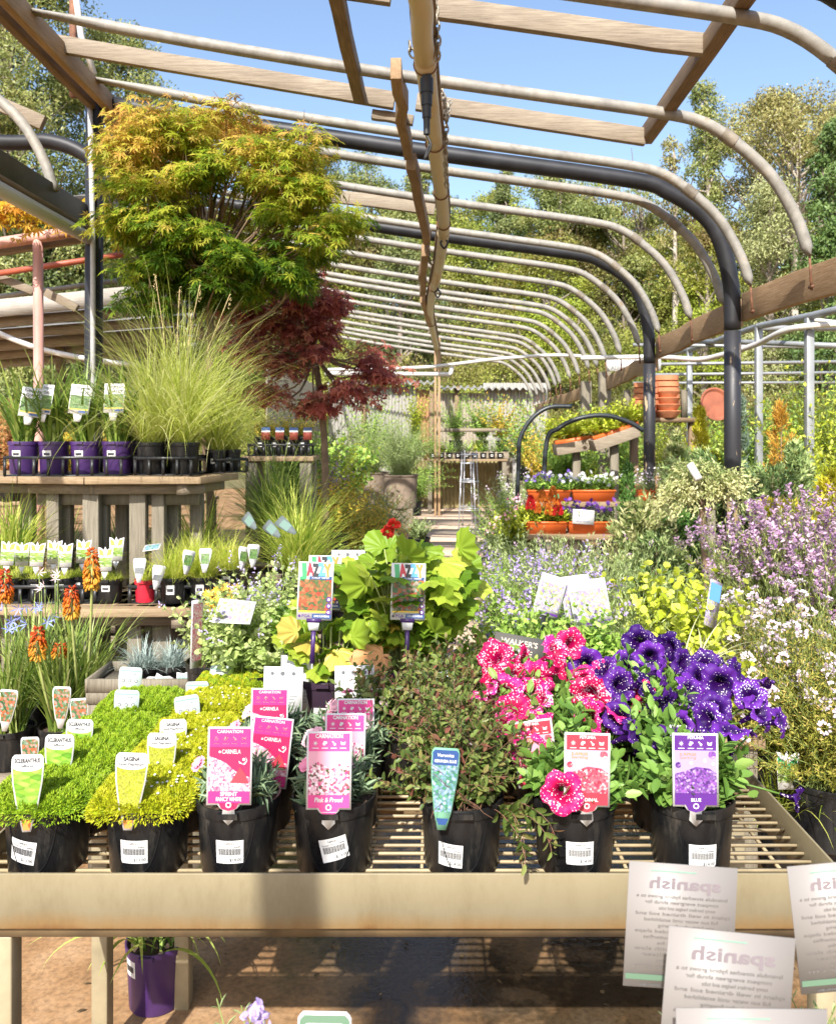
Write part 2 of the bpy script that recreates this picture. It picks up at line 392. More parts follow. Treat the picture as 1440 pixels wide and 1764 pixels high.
def crown_leaves(mb, c, r, n, L, droop=.6, tbase=.5, flat=.8, tm=LEAF2, wr=.42, seed=0):
    d = rdir(n, -.75, 1); q = rng.uniform(.25, 1, n) ** .55; p, f = lump(c + d * q[:, None] * np.array([r, r, r * flat]), d, r * .22, 2.2 / r, seed)
    dv = rdir(n) + np.array([0, 0, -droop]); ti = np.clip(tbase + rng.normal(0, .2, n), 0, 1)
    scatter(mb, tm, p, dv, d + rdir(n) * .7, L * rng.uniform(.7, 1.3, n), L * wr * rng.uniform(.8, 1.2, n), ti)
def far_tree(name, label, base, h, spread, crown_from, nc, leaf, mat, bark, group, lean=0, L=.17, per=170, cr=(.55, 1.0), shape='gum', seed=1, trunk_r=.16):
    global rng
    keep = rng; rng = np.random.default_rng(seed)
    o = thing(name, label, 'tree', base, 0, group); tb, cb = MB(), MB()
    top = np.array([lean, 0, h])
    tp = spline([(0, 0, -.3), (lean * .2 + rng.normal(0, .1), 0, h * .33), (lean * .6, rng.normal(0, .15), h * .66), top - [0, 0, h * .06]], 12)
    tube(tb, tp, np.linspace(trunk_r, trunk_r * .25, 12), 7)
    for k in range(nc):
        if shape == 'gum':
            u = crown_from + (1 - crown_from) * rng.uniform(0, 1) ** .8; wd = spread * math.sin(math.pi * min(.97, .18 + .72 * (u - crown_from) / (1 - crown_from)))
        elif shape == 'cone': u = crown_from + (1 - crown_from) * (k + .5) / nc; wd = spread * (1.04 - (u - crown_from) / (1 - crown_from)) ** .8
        elif shape == 'slim': u = crown_from + (1 - crown_from) * (k + .5) / nc; wd = spread * (.55 + .45 * math.sin(k * 2.3)) * (1.1 - .6 * (u - crown_from) / (1 - crown_from))
        else: u = crown_from + (1 - crown_from) * rng.uniform(0, 1); wd = spread * math.sqrt(max(.05, 1 - ((u - crown_from) / (1 - crown_from)) ** 2))
        a = rng.uniform(0, 6.283); q = wd * (rng.uniform(.35, 1) if shape != 'cone' else rng.uniform(.5, 1)); tt = np.interp(u * h, tp[:, 2], np.arange(12)); ax = tp[int(tt)]
        c = np.array([ax[0] + math.cos(a) * q, ax[1] + math.sin(a) * q, u * h]); r = rng.uniform(*cr) * (1.0 if shape != 'cone' else (1.25 - .75 * u))
        st = tp[max(1, int(np.interp(u * h - q * .75 - .3, tp[:, 2], np.arange(12))))]
        tube(tb, spline([st, (st + c) / 2 + rng.normal(0, .18, 3), c], 6), np.linspace(.06, .015, 6) * (trunk_r / .16), 5, cap=False)
        crown_leaves(cb, c, r, int(per * 2.6), L * (.62 if L >= .19 else 1), tbase=rng.uniform(.25, .75), seed=int(rng.integers(1e6)))
    tb.build('trunk', bark, o, smooth=True); cb.build('crown', mat, o); rng = keep; return o
def at_hill(x, D): X = PX(x, D); return (X, D, float(hill_z(X, D)))
def tree_at(name, label, x, ytop, D, spread, cf, nc, mat, bark=BARK, **kw):
    b = at_hill(x, D); h = PZ(ytop, D) - b[2]; return far_tree(name, label, b, h, spread, cf, nc, None, mat, bark, 'trees on the hillside behind the nursery', **kw)
tree_at('gum_tree', 'tall dense olive gum tree rising past the top of the picture at far left', 25, -90, 24, 2.9, .16, 74, GUM, seed=3, L=.2, per=330, cr=(.65, 1.2))
tree_at('gum_tree', 'round topped olive gum tree behind the black arch, right of the tallest left gum', 190, 60, 27, 2.7, .15, 60, GUM, seed=4, L=.2, per=300, cr=(.6, 1.1))
tree_at('gum_tree', 'leafy grey green gum tree low behind the red pipe frame', 90, 330, 25, 2.8, .05, 40, DARKL, seed=5, L=.17, per=330, shape='dome')
tree_at('gum_tree', 'olive gum tree with a bumpy rounded crown left of the hanging pipe', 640, 278, 45, 2.3, .3, 26, GUM, seed=6, per=260)
tree_at('gum_tree', 'low bushy gum tree just behind the top of the orange maple', 555, 262, 46, 2.2, .3, 24, GUM, seed=7, per=240)
tree_at('gum_tree', 'dark olive gum tree directly behind the hanging pipe on the skyline', 735, 300, 47, 2.0, .3, 22, GUM, seed=8, per=240)
tree_at('gum_tree', 'narrow pointed dark tree on the skyline right of the hanging pipe', 868, 295, 46, 1.2, .25, 22, DARKL, seed=9, per=200, shape='cone', cr=(.5, .8))
tree_at('gum_tree', 'wide olive gum tree on the skyline below the long wooden rafter', 965, 308, 45, 2.8, .25, 34, GUM, seed=10, per=260)
tree_at('gum_tree', 'spreading gum tree on the skyline left of the slender tall gum', 1075, 318, 44, 2.3, .25, 28, GUM, seed=12, per=240)
tree_at('gum_tree', 'slender tall gum tree with sparse open tufts against the sky', 1213, 150, 40, 1.15, .36, 27, GUM, BARKP, seed=13, per=150, shape='slim', cr=(.45, .85))
tree_at('gum_tree', 'thin ragged gum tree with brownish leaves left of the slender tall gum', 1160, 235, 41, 1.0, .35, 15, GUMB, BARKP, seed=14, per=75, shape='slim', cr=(.4, .75))
tree_at('gum_tree', 'broad umbrella crowned bronze gum tree at upper right with pale bare limbs', 1372, 178, 42, 5.4, .62, 66, GUMB, BARKP, seed=15, cr=(.8, 1.4), per=240, trunk_r=.22)
tree_at('pine_tree', 'dark green pine tree at the right edge of the picture', 1432, 215, 27, 1.5, .1, 46, PINE, seed=16, per=230, shape='cone', L=.22)
tree_at('bushy_tree', 'pale yellow green bushy tree behind the last curved hoop at right', 1325, 325, 29, 1.7, .08, 36, GUMP, seed=17, per=260, shape='dome', L=.2)
tree_at('bushy_tree', 'pale bushy tree behind the nearest thick black post', 1215, 400, 29, 1.5, .08, 28, WATTLE, seed=18, per=250, shape='dome', L=.2)
tree_at('bushy_tree', 'bright green bushy tree behind the hoops right of the hanging pipe', 945, 425, 30, 2.2, .05, 34, WATTLE, seed=19, per=270, shape='dome', L=.2)
tree_at('bushy_tree', 'dark green bushy tree behind the far end of the hoops', 690, 430, 31, 2.1, .05, 34, DARKL, seed=20, per=260, shape='dome', L=.2)
# a dead twiggy tree on the skyline
b0 = at_hill(1105, 45); h = PZ(240, 45) - b0[2]
o = thing('bare_tree', 'leafless grey twiggy tree poking above the skyline under the wooden rafter', 'tree', b0, 0, 'trees on the hillside behind the nursery'); tb = MB(); cb = MB()
tube(tb, [(0, 0, -.3), (.1, 0, h * .4), (.0, .1, h * .72)], [.12, .09, .05], 6)
for k in range(26):
    a = rng.uniform(0, 6.28); s = np.array([0, 0, h * rng.uniform(.4, .72)]); e = s + np.array([math.cos(a) * rng.uniform(.5, 1.7), math.sin(a), rng.uniform(.12, .33) * h]); e[2] = min(e[2], h)
    tube(cb, spline([s, (s + e) / 2 + [0, 0, -.3], e], 6), np.linspace(.045, .018, 6), 4, cap=False)
tb.build('trunk', BARK, o); cb.build('branch', BARK, o)
# the wooded slope that reads as one mass
fb = MB(); r0 = rng; rng = np.random.default_rng(77)
spots = []
for D in (24.5, 27, 30, 33, 36, 39.5, 43, 47, 52, 58):
    for x in np.arange(-420 if D > 29 else 350, 1900, 60):
        spots.append((PX(x + rng.uniform(-28, 28), D), D + rng.uniform(-1.2, 1.2)))
for X, D in spots:
    z = float(hill_z(X, D)); Rr = rng.uniform(.9, 1.5) * (D / 40) ** .8; tall = D > 41; hh = rng.uniform(1.6, 3.6) * (.8 if D < 29 else 1) if not tall else rng.uniform(6.0, 8.4) * (D / 50)
    tb_ = rng.uniform(.2, .8)
    for k in range(5 if not tall else 10):
        c = np.array([X + rng.normal(0, Rr * .7), D + rng.normal(0, Rr * .4), z + hh * (rng.uniform(.1, .95) if not tall else rng.uniform(.12, 1) ** .8)])
        crown_leaves(fb, c, rng.uniform(.7, 1.25) * Rr * .85, 400 if tall else 300, .165 * (D / 40), tbase=np.clip(tb_ + rng.normal(0, .18), 0, 1), seed=int(rng.integers(1e6)))
rng = r0
FOREST = leafmat('slope_leaves', [(0.089, 0.133, 0.024), (0.204, 0.257, 0.037), (0.329, 0.373, 0.055), (0.431, 0.452, 0.091)], .3, .5, patch=(.16, [(0.120, 0.090, 0.030), (0.204, 0.150, 0.060), (0.264, 0.216, 0.096)]))
fo = fb.build('forest', FOREST); tag(fo, 'olive and yellow green bushland covering the slope behind the nursery', 'forest', kind='stuff')

# ================================================================ the shade house frame
m, t, b = base_mat('galvanised_pipe'); g = noise(t, 3, 6, (2, 1, 2), rough=.7); g2 = noise(t, 22, 5)
mx = nn(t, 'Mix', data_type='RGBA', blend_type='MULTIPLY'); mx.inputs[0].default_value = .8; t.links.new(ramp(t, g, [(.3, (.18, .17, .15)), (.5, (.265, .25, .22)), (.62, (.30, .275, .235)), (.72, (.25, .17, .10))]), mx.inputs[6]); t.links.new(ramp(t, g2, [(.3, (.72, .70, .66)), (.6, (1, 1, 1))]), mx.inputs[7]); t.links.new(mx.outputs[2], b.inputs['Base Color']); b.inputs['Roughness'].default_value = .6; bump(t, b, g2, .15, .002); GALV = m
BLACKP = plain('black_pipe', (.018, .018, .021), .5, 0, .5, 6, spec=.35)
m, t, b = base_mat('peeling_black'); g = noise(t, 7, 6, (2.2, 2.2, .5)); t.links.new(ramp(t, g, [(.0, (.018, .018, .021)), (.60, (.022, .022, .026)), (.63, (.42, .30, .17)), (.75, (.38, .26, .15))]), b.inputs['Base Color']); b.inputs['Roughness'].default_value = .5
PEEL = m
RUST = plain('rusty_steel', (.17, .075, .04), .8, 0, .45, 25, bmp=.2)
TIM_X = woodmat('weathered_timber_cross', (.15, .115, .08), (.26, .21, .15), (.36, .30, .225), 0)
TIM_Y = woodmat('weathered_timber_long', (.22, .135, .07), (.36, .23, .12), (.46, .32, .19), 1)
TIM_D = woodmat('dark_timber_long', (.12, .08, .045), (.21, .14, .08), (.30, .21, .12), 1)
TIM_Z = woodmat('grey_post_timber', (.11, .095, .065), (.19, .165, .12), (.27, .235, .175), 2)
PROF = [(-2.373, 3.99), (-1.311, 3.79), (-.183, 3.608), (.7, 3.482), (1.328, 3.392), (1.577, 3.326), (1.792, 3.177), (1.958, 3.01), (2.09, 2.778), (2.157, 2.579)]
def drop(D): return -(D - 4.78) * .028
fr = thing('greenhouse_frame', 'open shade house frame of curved grey pipe hoops on thick black arches over the benches', 'greenhouse frame', (0, 4, 0))
PXF = Matrix.Translation((0, -4, 0))
def hoop_pts(D, sx=0, sz=0, n=40):
    return spline([(x + sx, D, z + drop(D) + sz) for x, z in PROF], n)
for k, D in enumerate([1.9, 2.75, 3.71, 4.78, 5.69, 6.22, 7.05, 8.0, 8.8, 9.58, 10.4, 10.96, 11.6, 12.3, 13.2, 14.07, 14.7, 15.4, 16.4, 17.2, 18.1]):
    hb = MB(); p = hoop_pts(D + rng.uniform(-.02, .02), rng.normal(0, .012), rng.normal(0, .012)); n = len(p)
    rr = np.full(n, .034); fl = np.ones(n); rr[:2] = .04; fl[0] = .25; fl[1] = .5
    rr[-3:] = [.034, .034, .030]; fl[-1] = .3
    tube(hb, p, rr, 12, flat=fl); hb.xf(PXF); ho = hb.build('hoop', GALV, fr, smooth=True)
    rb = MB(); e = p[-1]; tube(rb, [e + [0, 0, .04], e + [.015, 0, -.2]], .008, 6); tube(rb, [e + [.015, -.02, -.18], e + [.015, .03, -.18]], .009, 6); rb.xf(PXF); rb.build('bolt_rod', RUST, ho)
    sb_ = MB(); kk = int(n * (.60 + .03 * (k % 3))); dd = nrm(p[kk + 1] - p[kk]); tube(sb_, [p[kk] - dd * .045, p[kk] + dd * .045], .0385, 12); sb_.xf(PXF); sb_.build('sleeve', plain('sleeve_steel', (.20, .17, .13), .6, .2, .4, 12), ho, smooth='auto')
def arch(D, xs=0.0):
    ab = MB(); d = drop(D) - .14 + .17
    pts = [(-2.39, 3.93), (-1.1, 3.735), (0, 3.57), (1.396, 3.38), (1.69, 3.29), (1.925, 3.14), (2.06, 2.95), (2.14, 2.62), (2.15, 2.3)]
    p = np.vstack([spline([(x, D, z + drop(D) + .03) for x, z in pts], 40)])
    tube(ab, p, .058, 16); ab.xf(PXF); ab.build('arch_pipe', BLACKP, fr, smooth=True)
    pb = MB(); tube(pb, [(2.15, D, 2.32 + drop(D)), (2.15, D, 1.6), (2.152, D, 0)], .0585, 16); pb.xf(PXF); pb.build('post', PEEL, fr, smooth=True)
for D in (3.42, 6.0, 8.3): arch(D)
for D in (6.0,):
    pb = MB(); tube(pb, [(-2.42, D, 3.98), (-2.43, D, 2), (-2.43, D, 0)], .062, 16); pb.xf(PXF); po = pb.build('post', BLACKP, fr, smooth=True)
    cb = MB(); tube(cb, [(-2.425, D - .075, 3.9), (-2.405, D - .075, 3.0), (-2.40, D - .075, .1)], .019, 8); cb.xf(PXF); cb.build('conduit', plain('grey_conduit', (.42, .42, .42), .5), po, smooth=True)
def tim(a, b_, wd, ht, m, name='rafter', warp=.0022, n=6, par=None, off=PXF):
    q = MB(); beam(q, a, b_, wd, ht, warp=warp, n=n); q.xf(off) if off is not None else None; return q.build(name, m, par or fr, bevel=.004)
# cross timbers beside the hoops
tim((-2.36, 5.2, 3.985), (-.235, 5.2, 3.625), .045, .105, TIM_X); tim((-.10, 5.2, 3.62), (1.325, 5.2, 3.40), .045, .105, TIM_X)
tim((-.38, 5.25, 3.56), (-.12, 5.25, 3.52), .045, .06, TIM_X)
tim((-2.36, 4.1, 4.05), (-.2, 4.1, 3.72), .045, .105, TIM_X); tim((-.05, 4.1, 3.66), (1.335, 4.1, 3.47), .045, .105, TIM_X)
tim((-1.55, 7.3, 3.70), (.02, 7.3, 3.50), .045, .11, TIM_X)
# long timbers
tim((-.47, 3.0, 3.70), (-.45, 5.17, 3.64), .07, .09, TIM_D); tim((1.36, 2.9, 3.50), (1.345, 5.28, 3.43), .075, .095, TIM_D)
tim((-2.44, 2.4, 4.02), (-2.42, 6.0, 3.93), .05, .15, TIM_D, 'eave_beam'); tim((-2.30, 2.4, 3.99), (-2.30, 6.06, 3.90), .05, .13, TIM_Y, 'eave_beam')
tim((-2.42, 6.1, 3.93), (-2.42, 18.3, 3.58), .05, .15, TIM_D, 'eave_beam', n=4)
for a, b_ in (((2.235, 3.2, 2.43), (2.235, 6.0, 2.455)), ((2.235, 6.08, 2.43), (2.235, 8.3, 2.38)), ((2.235, 8.36, 2.24), (2.235, 10.7, 2.16)), ((2.235, 12.0, 2.12), (2.235, 18.2, 1.98))):
    tim(a, b_, .045, .20 if a[1] < 8 else .17, TIM_Y, 'eave_board', warp=.007, n=6)
for D, z in ((10.7, 2.3), (12.0, 2.25)):
    q = MB(); box(q, (2.13, D - .07, 0), (2.27, D + .07, z)); q.xf(PXF); q.build('post', TIM_Z, fr, bevel=.008)
# hanging ridge timbers
tim((-.20, 4.57, 3.56), (-.165, 5.75, 3.49), .06, .12, TIM_Y, 'ridge_board', warp=.006); tim((-.150, 5.8, 3.44), (-.055, 8.0, 3.40), .07, .12, TIM_Y, 'ridge_board', warp=.007)
tim((-.07, 8.05, 3.30), (-.125, 10.3, 3.26), .07, .12, TIM_Y, 'ridge_board', warp=.009); tim((-.12, 10.4, 3.2), (.07, 15.0, 3.08), .07, .12, TIM_Y, 'ridge_board', warp=.009)
rp = [(-1.12, -2.6, 3.40), (-.98, -1.4, 3.38), (-.62, .2, 3.36), (-.33, 1.5, 3.36)] + [P(x, y, D) for x, y, D in ((714, -40, 3.2), (728, 70, 3.8), (744, 210, 4.75), (762, 355, 6.4), (763, 410, 7.3), (754, 470, 8.7), (743, 515, 10.2), (741, 548, 11.9), (752, 600, 15.0), (757, 640, 18.3))]  # unseen run behind the camera bent so its shadow crosses the bench rim
PIPEP = spline(rp, 72)
q = MB(); 
for k in range(0, 70, 4): beam(q, PIPEP[k] + [0, 0, .085], PIPEP[min(71, k + 4)] + [0, 0, .085], .115, .05)
q.xf(PXF); q.build('ridge_batten', TIM_D, fr)
for D in (15.0,):
    for dx in (-.03, .04):
        q = MB(); box(q, (.08 + dx - .02, D - .03, 0), (.08 + dx + .02, D + .03, 3.2)); q.xf(PXF); q.build('post', TIM_Y, fr, bevel=.004)

# the yellowed drain pipe hanging under the ridge on chains
m, t, b = base_mat('yellowed_pipe'); g = noise(t, 2.4, 5, (1, .6, 1)); t.links.new(ramp(t, g, [(.3, (.54, .42, .24)), (.55, (.52, .43, .28)), (.68, (.50, .31, .11)), (.78, (.45, .22, .06))]), b.inputs['Base Color']); b.inputs['Roughness'].default_value = .42
o = thing('hanging_pipe', 'long yellowed round pipe sagging under the ridge, strapped to a batten', 'pipe', (0, 4, 0))
q = MB(); tube(q, PIPEP, .049, 16); q.xf(PXF); q.build('pipe_body', m, o, smooth=True)
BLK = plain('black_rubber', (.015, .015, .016), .5, 0, 0)
def ring_at(p, d, r, th, mat, name, par, off=PXF):
    q = MB(); d = nrm(np.array(d)); s = nrm(np.cross(d, [0, 0, 1.0])); u = np.cross(s, d); a = np.linspace(0, 2 * math.pi, 21)
    tube(q, [p + r * (math.cos(k) * s + math.sin(k) * u) for k in a], th, 6, cap=False)
    if off is not None: q.xf(off)
    return q.build(name, mat, par, smooth=True)
for D in (4.0, 5.15, 5.95, 6.9, 9.4, 12.4):
    k = int(np.argmin(abs(PIPEP[:, 1] - D))); ring_at(PIPEP[k], PIPEP[k + 1] - PIPEP[k], .055, .005, RUST, 'strap', o)
for D in (4.08, 7.25):
    k = int(np.argmin(abs(PIPEP[:, 1] - D))); q = MB(); c = PIPEP[k]; d = nrm(PIPEP[k + 1] - c); tube(q, [c - d * .06, c + d * .05], .054, 16); q.xf(PXF); q.build('pipe_joint', m, o, smooth=True)
def chain(label, pts, L=.052, r=.0055, mat=None):
    q = MB(); pts = spline(pts, 400); s = np.concatenate([[0], np.cumsum(np.linalg.norm(np.diff(pts, axis=0), axis=1))]); k = 0
    for d in np.arange(0, s[-1] - L, L * .68):
        a = np.array([np.interp(d, s, pts[:, i]) for i in range(3)]); b_ = np.array([np.interp(d + L, s, pts[:, i]) for i in range(3)]); ax = nrm(b_ - a)
        sd = nrm(np.cross(ax, [.3, 1, .2] if k % 2 else [1, .2, .4])); c = (a + b_) / 2; th = np.linspace(0, 2 * math.pi, 11)
        tube(q, [c + ax * math.cos(v) * L / 2 + sd * math.sin(v) * L * .26 for v in th], r, 5, cap=False); k += 1
    o = q.build('chain', mat or plain('chain_steel', (.33, .29, .23), .5, .6, .3, 40), smooth=True); tag(o, label, 'chain', 'chains holding the hanging pipe'); return o
chain('rusty link chain hanging right of the pipe at the top of the picture', [P(748, -30, 3.9), P(752, 40, 3.9), P(755, 85, 3.9), P(750, 112, 3.95)])
chain('link chain looped over the rafter end right of the pipe', [P(757, 130, 4.9), P(765, 175, 4.9), P(768, 210, 4.95), P(776, 168, 5.1)])
chain('long link chain dangling below the rafter right of the pipe', [P(767, 165, 5.05), P(769, 215, 5.05), P(767, 260, 5.1), P(770, 330, 5.3)])
chain('short link chain on the left side of the pipe near its first joint', [P(705, 70, 4.0), P(707, 88, 4.0), P(716, 104, 4.0)])
chain('thin chain under the last thick arch beside the pipe', [P(742, 395, 8.0), P(738, 420, 8.2), P(741, 455, 8.4), P(752, 440, 8.6)])
o = thing('hose_connector', 'black hose connector and spring dangling under the nearest pipe joint', 'hose fitting', P(735, 125, 4.05)); q = MB()
for k, (r, z0, z1) in enumerate(((.024, 0, -.03), (.032, -.03, -.10), (.027, -.10, -.16), (.022, -.16, -.22), (.016, -.22, -.30))): lathe(q, [(0, z0), (r, z0), (r, z1), (0, z1)], 12)
q.build('connector_body', BLK, o, smooth='auto'); q = MB(); tube(q, spline([(0, 0, -.3), (.02, -.01, -.36), (-.01, 0, -.42), (.015, 0, -.34)], 16), .006, 6); q.build('wire_hook', BLK, o)
for x, y, D, lab in ((765, 412, 7.2, 'black ring hook hanging under the second pipe joint'), (754, 500, 9.3, 'small black hook hanging under the far bend of the pipe')):
    q = MB(); p = P(x, y, D); tube(q, spline([p + [0, 0, .1], p + [0, 0, .02], p + [.03, 0, -.03], p + [0, 0, -.08], p + [-.03, 0, -.03], p + [0, 0, .01]], 24), .009, 6); tag(q.build('pipe_hook', BLK, smooth=True), lab, 'hook')

# left bay: gutter beam, its hoop and arch, red frame, plank roofs
o = thing('gutter_beam', 'dark steel gutter beam with a white drain pipe along its foot, left of the black post', 'gutter', (-2.5, 4, 3.1)); off = Matrix.Translation((2.5, -4, -3.1))
q = MB(); beam(q, (-2.56, 2.2, 3.13), (-2.50, 6.0, 3.10), .10, .16); q.xf(off); q.build('beam', plain('dark_gutter', (.045, .04, .033), .5, .2, .4, 6), o, bevel=.004)
q = MB(); beam(q, (-2.545, 2.2, 3.035), (-2.485, 6.0, 3.005), .12, .03); q.xf(off); q.build('timber_sole', TIM_D, o)
WHITEP = plain('white_pipe', (.56, .54, .50), .4, 0, .1, 4)
q = MB(); tube(q, [(-2.50, 2.2, 2.97), (-2.44, 5.95, 2.94)], .045, 14); q.xf(off); q.build('drain_pipe', WHITEP, o, smooth=True)
o = thing('bay_frame', 'curved pipe hoop, black arch and plank of the neighbouring bay at the left edge', 'greenhouse frame', (-4.6, 5.5, 0)); off = Matrix.Translation((4.6, -5.5, 0))
q = MB(); p = hoop_pts(5.45, -4.62, .575); tube(q, p, .034, 12); q.xf(off); q.build('hoop', GALV, o, smooth=True)
q = MB(); tube(q, spline([(-6.4, 6.45, 4.0), (-3.5, 6.45, 3.80), (-2.95, 6.45, 3.80), (-2.62, 6.45, 3.66), (-2.45, 6.45, 3.42), (-2.40, 6.45, 3.05)], 30), .058, 14); q.xf(off); q.build('arch_pipe', BLACKP, o, smooth=True)
tim((-4.6, 5.9, 4.55), (-2.74, 5.9, 3.74), .05, .10, TIM_X, 'rafter', par=o, off=off)
q = MB(); tube(q, [(-6, 6.9, 3.15), (-2.55, 6.9, 3.52), ], .03, 10); q.xf(off); q.build('purlin', GALV, o, smooth=True)
q = MB(); tube(q, [(-5.2, 2.5, 3.75), (-3.0, 7.6, 3.3)], .02, 8); q.xf(off); q.build('brace', GALV, o, smooth=True)
PINKP = plain('faded_red_pipe', (.50, .27, .22), .6, 0, .4, 3, stretch=(3, 3, .6)); REDP = plain('red_oxide_pipe', (.36, .085, .045), .5, 0, .2, 8)
o = thing('red_pipe_frame', 'faded red pipe frame with a peeling upright left of the black post', 'pipe frame', (-3.2, 6.6, 0)); off = Matrix.Translation((3.2, -6.6, 0))
def pipe(par, name, a, b_, r, m, off): q = MB(); tube(q, [a, b_], r, 14); q.xf(off); return q.build(name, m, par, smooth=True)
pipe(o, 'post', P(66, 408, 6.6), (PX(70, 6.6), 6.6, 0), .038, PINKP, off); pipe(o, 'top_rail', P(-60, 428, 6.6), P(150, 396, 6.6), .045, PINKP, off)
tim(P(-60, 444, 6.7), P(140, 412, 6.7), .05, .06, TIM_X, 'batten', par=o, off=off)
pipe(o, 'middle_rail', P(-60, 480, 7.2), P(215, 438, 7.2), .026, REDP, off); pipe(o, 'lower_rail', P(-60, 519, 7.4), P(200, 484, 7.4), .022, GALV, off)
tim(P(-20, 470, 7.3), P(60, 502, 7.3), .05, .07, TIM_X, 'brace', par=o, off=off); tim(P(80, 503, 7.3), P(134, 532, 7.3), .05, .07, TIM_X, 'brace', par=o, off=off)
GREYB = woodmat('silver_board', (.22, .20, .175), (.36, .33, .29), (.50, .47, .42), 0)
o = thing('plank_shelter', 'low shelter of weathered silver planks behind the red pipe frame', 'shelter', (-5, 9, 0)); off = Matrix.Translation((5, -9, 0))
for k, (y0, y1, D, h) in enumerate(((535, 512, 8.4, .17), (556, 540, 8.6, .10), (574, 563, 8.9, .10), (592, 583, 9.3, .12), (606, 600, 9.6, .10), (622, 615, 9.9, .1))):
    a = P(-160, y0 + 12, D); b_ = P(330, y1 - 14, D); q = MB(); beam(q, a, b_, .5, .03, up=(0, -.35, 1), warp=.008, n=6); beam(q, a + [0, -.26, -.05], b_ + [0, -.26, -.05], .03, h); q.xf(off); q.build('plank', GREYB, o)
for x in (-100, 105, 300): q = MB(); X = PX(x, 9.2); box(q, (X - .04, 9.16, 0), (X + .04, 9.24, 2.5)); q.xf(off); q.build('post', TIM_D, o)
q = MB(); tube(q, spline([P(-40, 558, 7.9), P(60, 598, 7.9), P(150, 618, 7.9), P(240, 630, 7.9)], 20), .026, 8); tag(q.build('irrigation_pipe', WHITEP, smooth=True), 'white irrigation pipe slanting down in front of the silver plank shelter', 'pipe')
o = tag(MB().build('x', WHITEP) if False else (lambda q: (tube(q, [P(128, -30, 5.9), P(140, 60, 5.9), P(163, 128, 5.95)], .022, 8), q.build('vent_pipe', WHITEP, smooth=True))[1])(MB()), 'thin white pipe leaning behind the left eave beams', 'pipe')
q = MB(); box(q, (PX(122, 6.3), 6.28, PZ(168, 6.3)), (PX(132, 6.3), 6.32, PZ(-30, 6.3))); tag(q.build('steel_strut', RUST), 'rust red steel strut behind the top left corner of the frame', 'strut')

# corrugated fence at the far end
FENX = [(-2.35, -.36, (.34, .325, .29), 'grey'), (-.36, .10, (.36, .20, .10), 'rusty'), (.10, 1.15, (.36, .31, .25), 'pale'), (1.15, 2.6, (.38, .365, .335), 'silver')]
def corr_mat(name, c, rust):
    m, t, b = base_mat(name); tc = nn(t, 'TexCoord'); sx = nn(t, 'SeparateXYZ'); t.links.new(tc.outputs['Object'], sx.inputs[0]); g = noise(t, 1.3, 6, (2, 1, .5))
    ad = nn(t, 'Math', operation='MULTIPLY_ADD'); t.links.new(g, ad.inputs[0]); ad.inputs[1].default_value = 1.2; t.links.new(sx.outputs[2], ad.inputs[2])
    c = np.array(c); t.links.new(ramp(t, ad.outputs[0], [(.55, tuple(c * np.array([.95, .62, .38]) * rust + c * (1 - rust))), (1.0, tuple(c))]), b.inputs['Base Color']); b.inputs['Roughness'].default_value = .6; return m
ff = thing('corrugated_fence', 'corrugated iron fence of grey and rusty sheets closing the far end of the path', 'fence', (0, 18.9, 0))
for k, (x0, x1, c, nm) in enumerate(FENX):
    n = int((x1 - x0) / .0127); xs = np.linspace(x0, x1, n); yy = .028 * np.sin(xs / .076 * 2 * math.pi) + .02 * (k % 2); top = 2.50 + .03 * k - .09 * (k == 1) - .2 * (k == 2)
    V = np.concatenate([np.stack([xs, yy, np.full(n, .02)], 1), np.stack([xs, yy, np.full(n, top)], 1)])
    V2 = V + [0, .004, 0]; q = MB(); fq = np.array([[i, i + 1, n + i + 1, n + i] for i in range(n - 1)]); q.add(V, fq); q.build('sheet', corr_mat('corrugated_' + nm, c, .25 if nm in ('grey', 'silver') else 1), ff, smooth=True)
    # the awning of the same iron whose wavy edge throws the scalloped shadow
for k, (x0, x1) in enumerate(((-2.35, .05), (.12, 2.55))):
    n = int((x1 - x0) / .0127); xs = np.linspace(x0, x1, n); zz = .03 * np.sin(xs / .152 * 2 * math.pi); zt = 2.56 - .12 * k
    V = np.concatenate([np.stack([xs, np.full(n, -.30), zz + zt], 1), np.stack([xs, np.full(n, .10), zz + zt + .07], 1)])
    MB().add(V, np.array([[i, i + 1, n + i + 1, n + i] for i in range(n - 1)])).build('awning_sheet', MATS['corrugated_grey'], ff, smooth=True)
for X in (-1.55, -.02, .55): q = MB(); box(q, (X - .05, -.12, 0), (X + .05, -.04, 2.5)); q.build('post', TIM_D, ff)
o = thing('board_fence', 'grey upright board fence under the left ends of the far hoops', 'fence', (-2.5, 14, 0)); 
q = MB(); 
for y in np.arange(-1.4, 4.6, .16): box(q, (-.02 + rng.normal(0, .004), y, 0), (.01, y + .15, 2.55 - .02 * y + rng.uniform(-.03, .03)))
q.build('boards', TIM_Z, o)
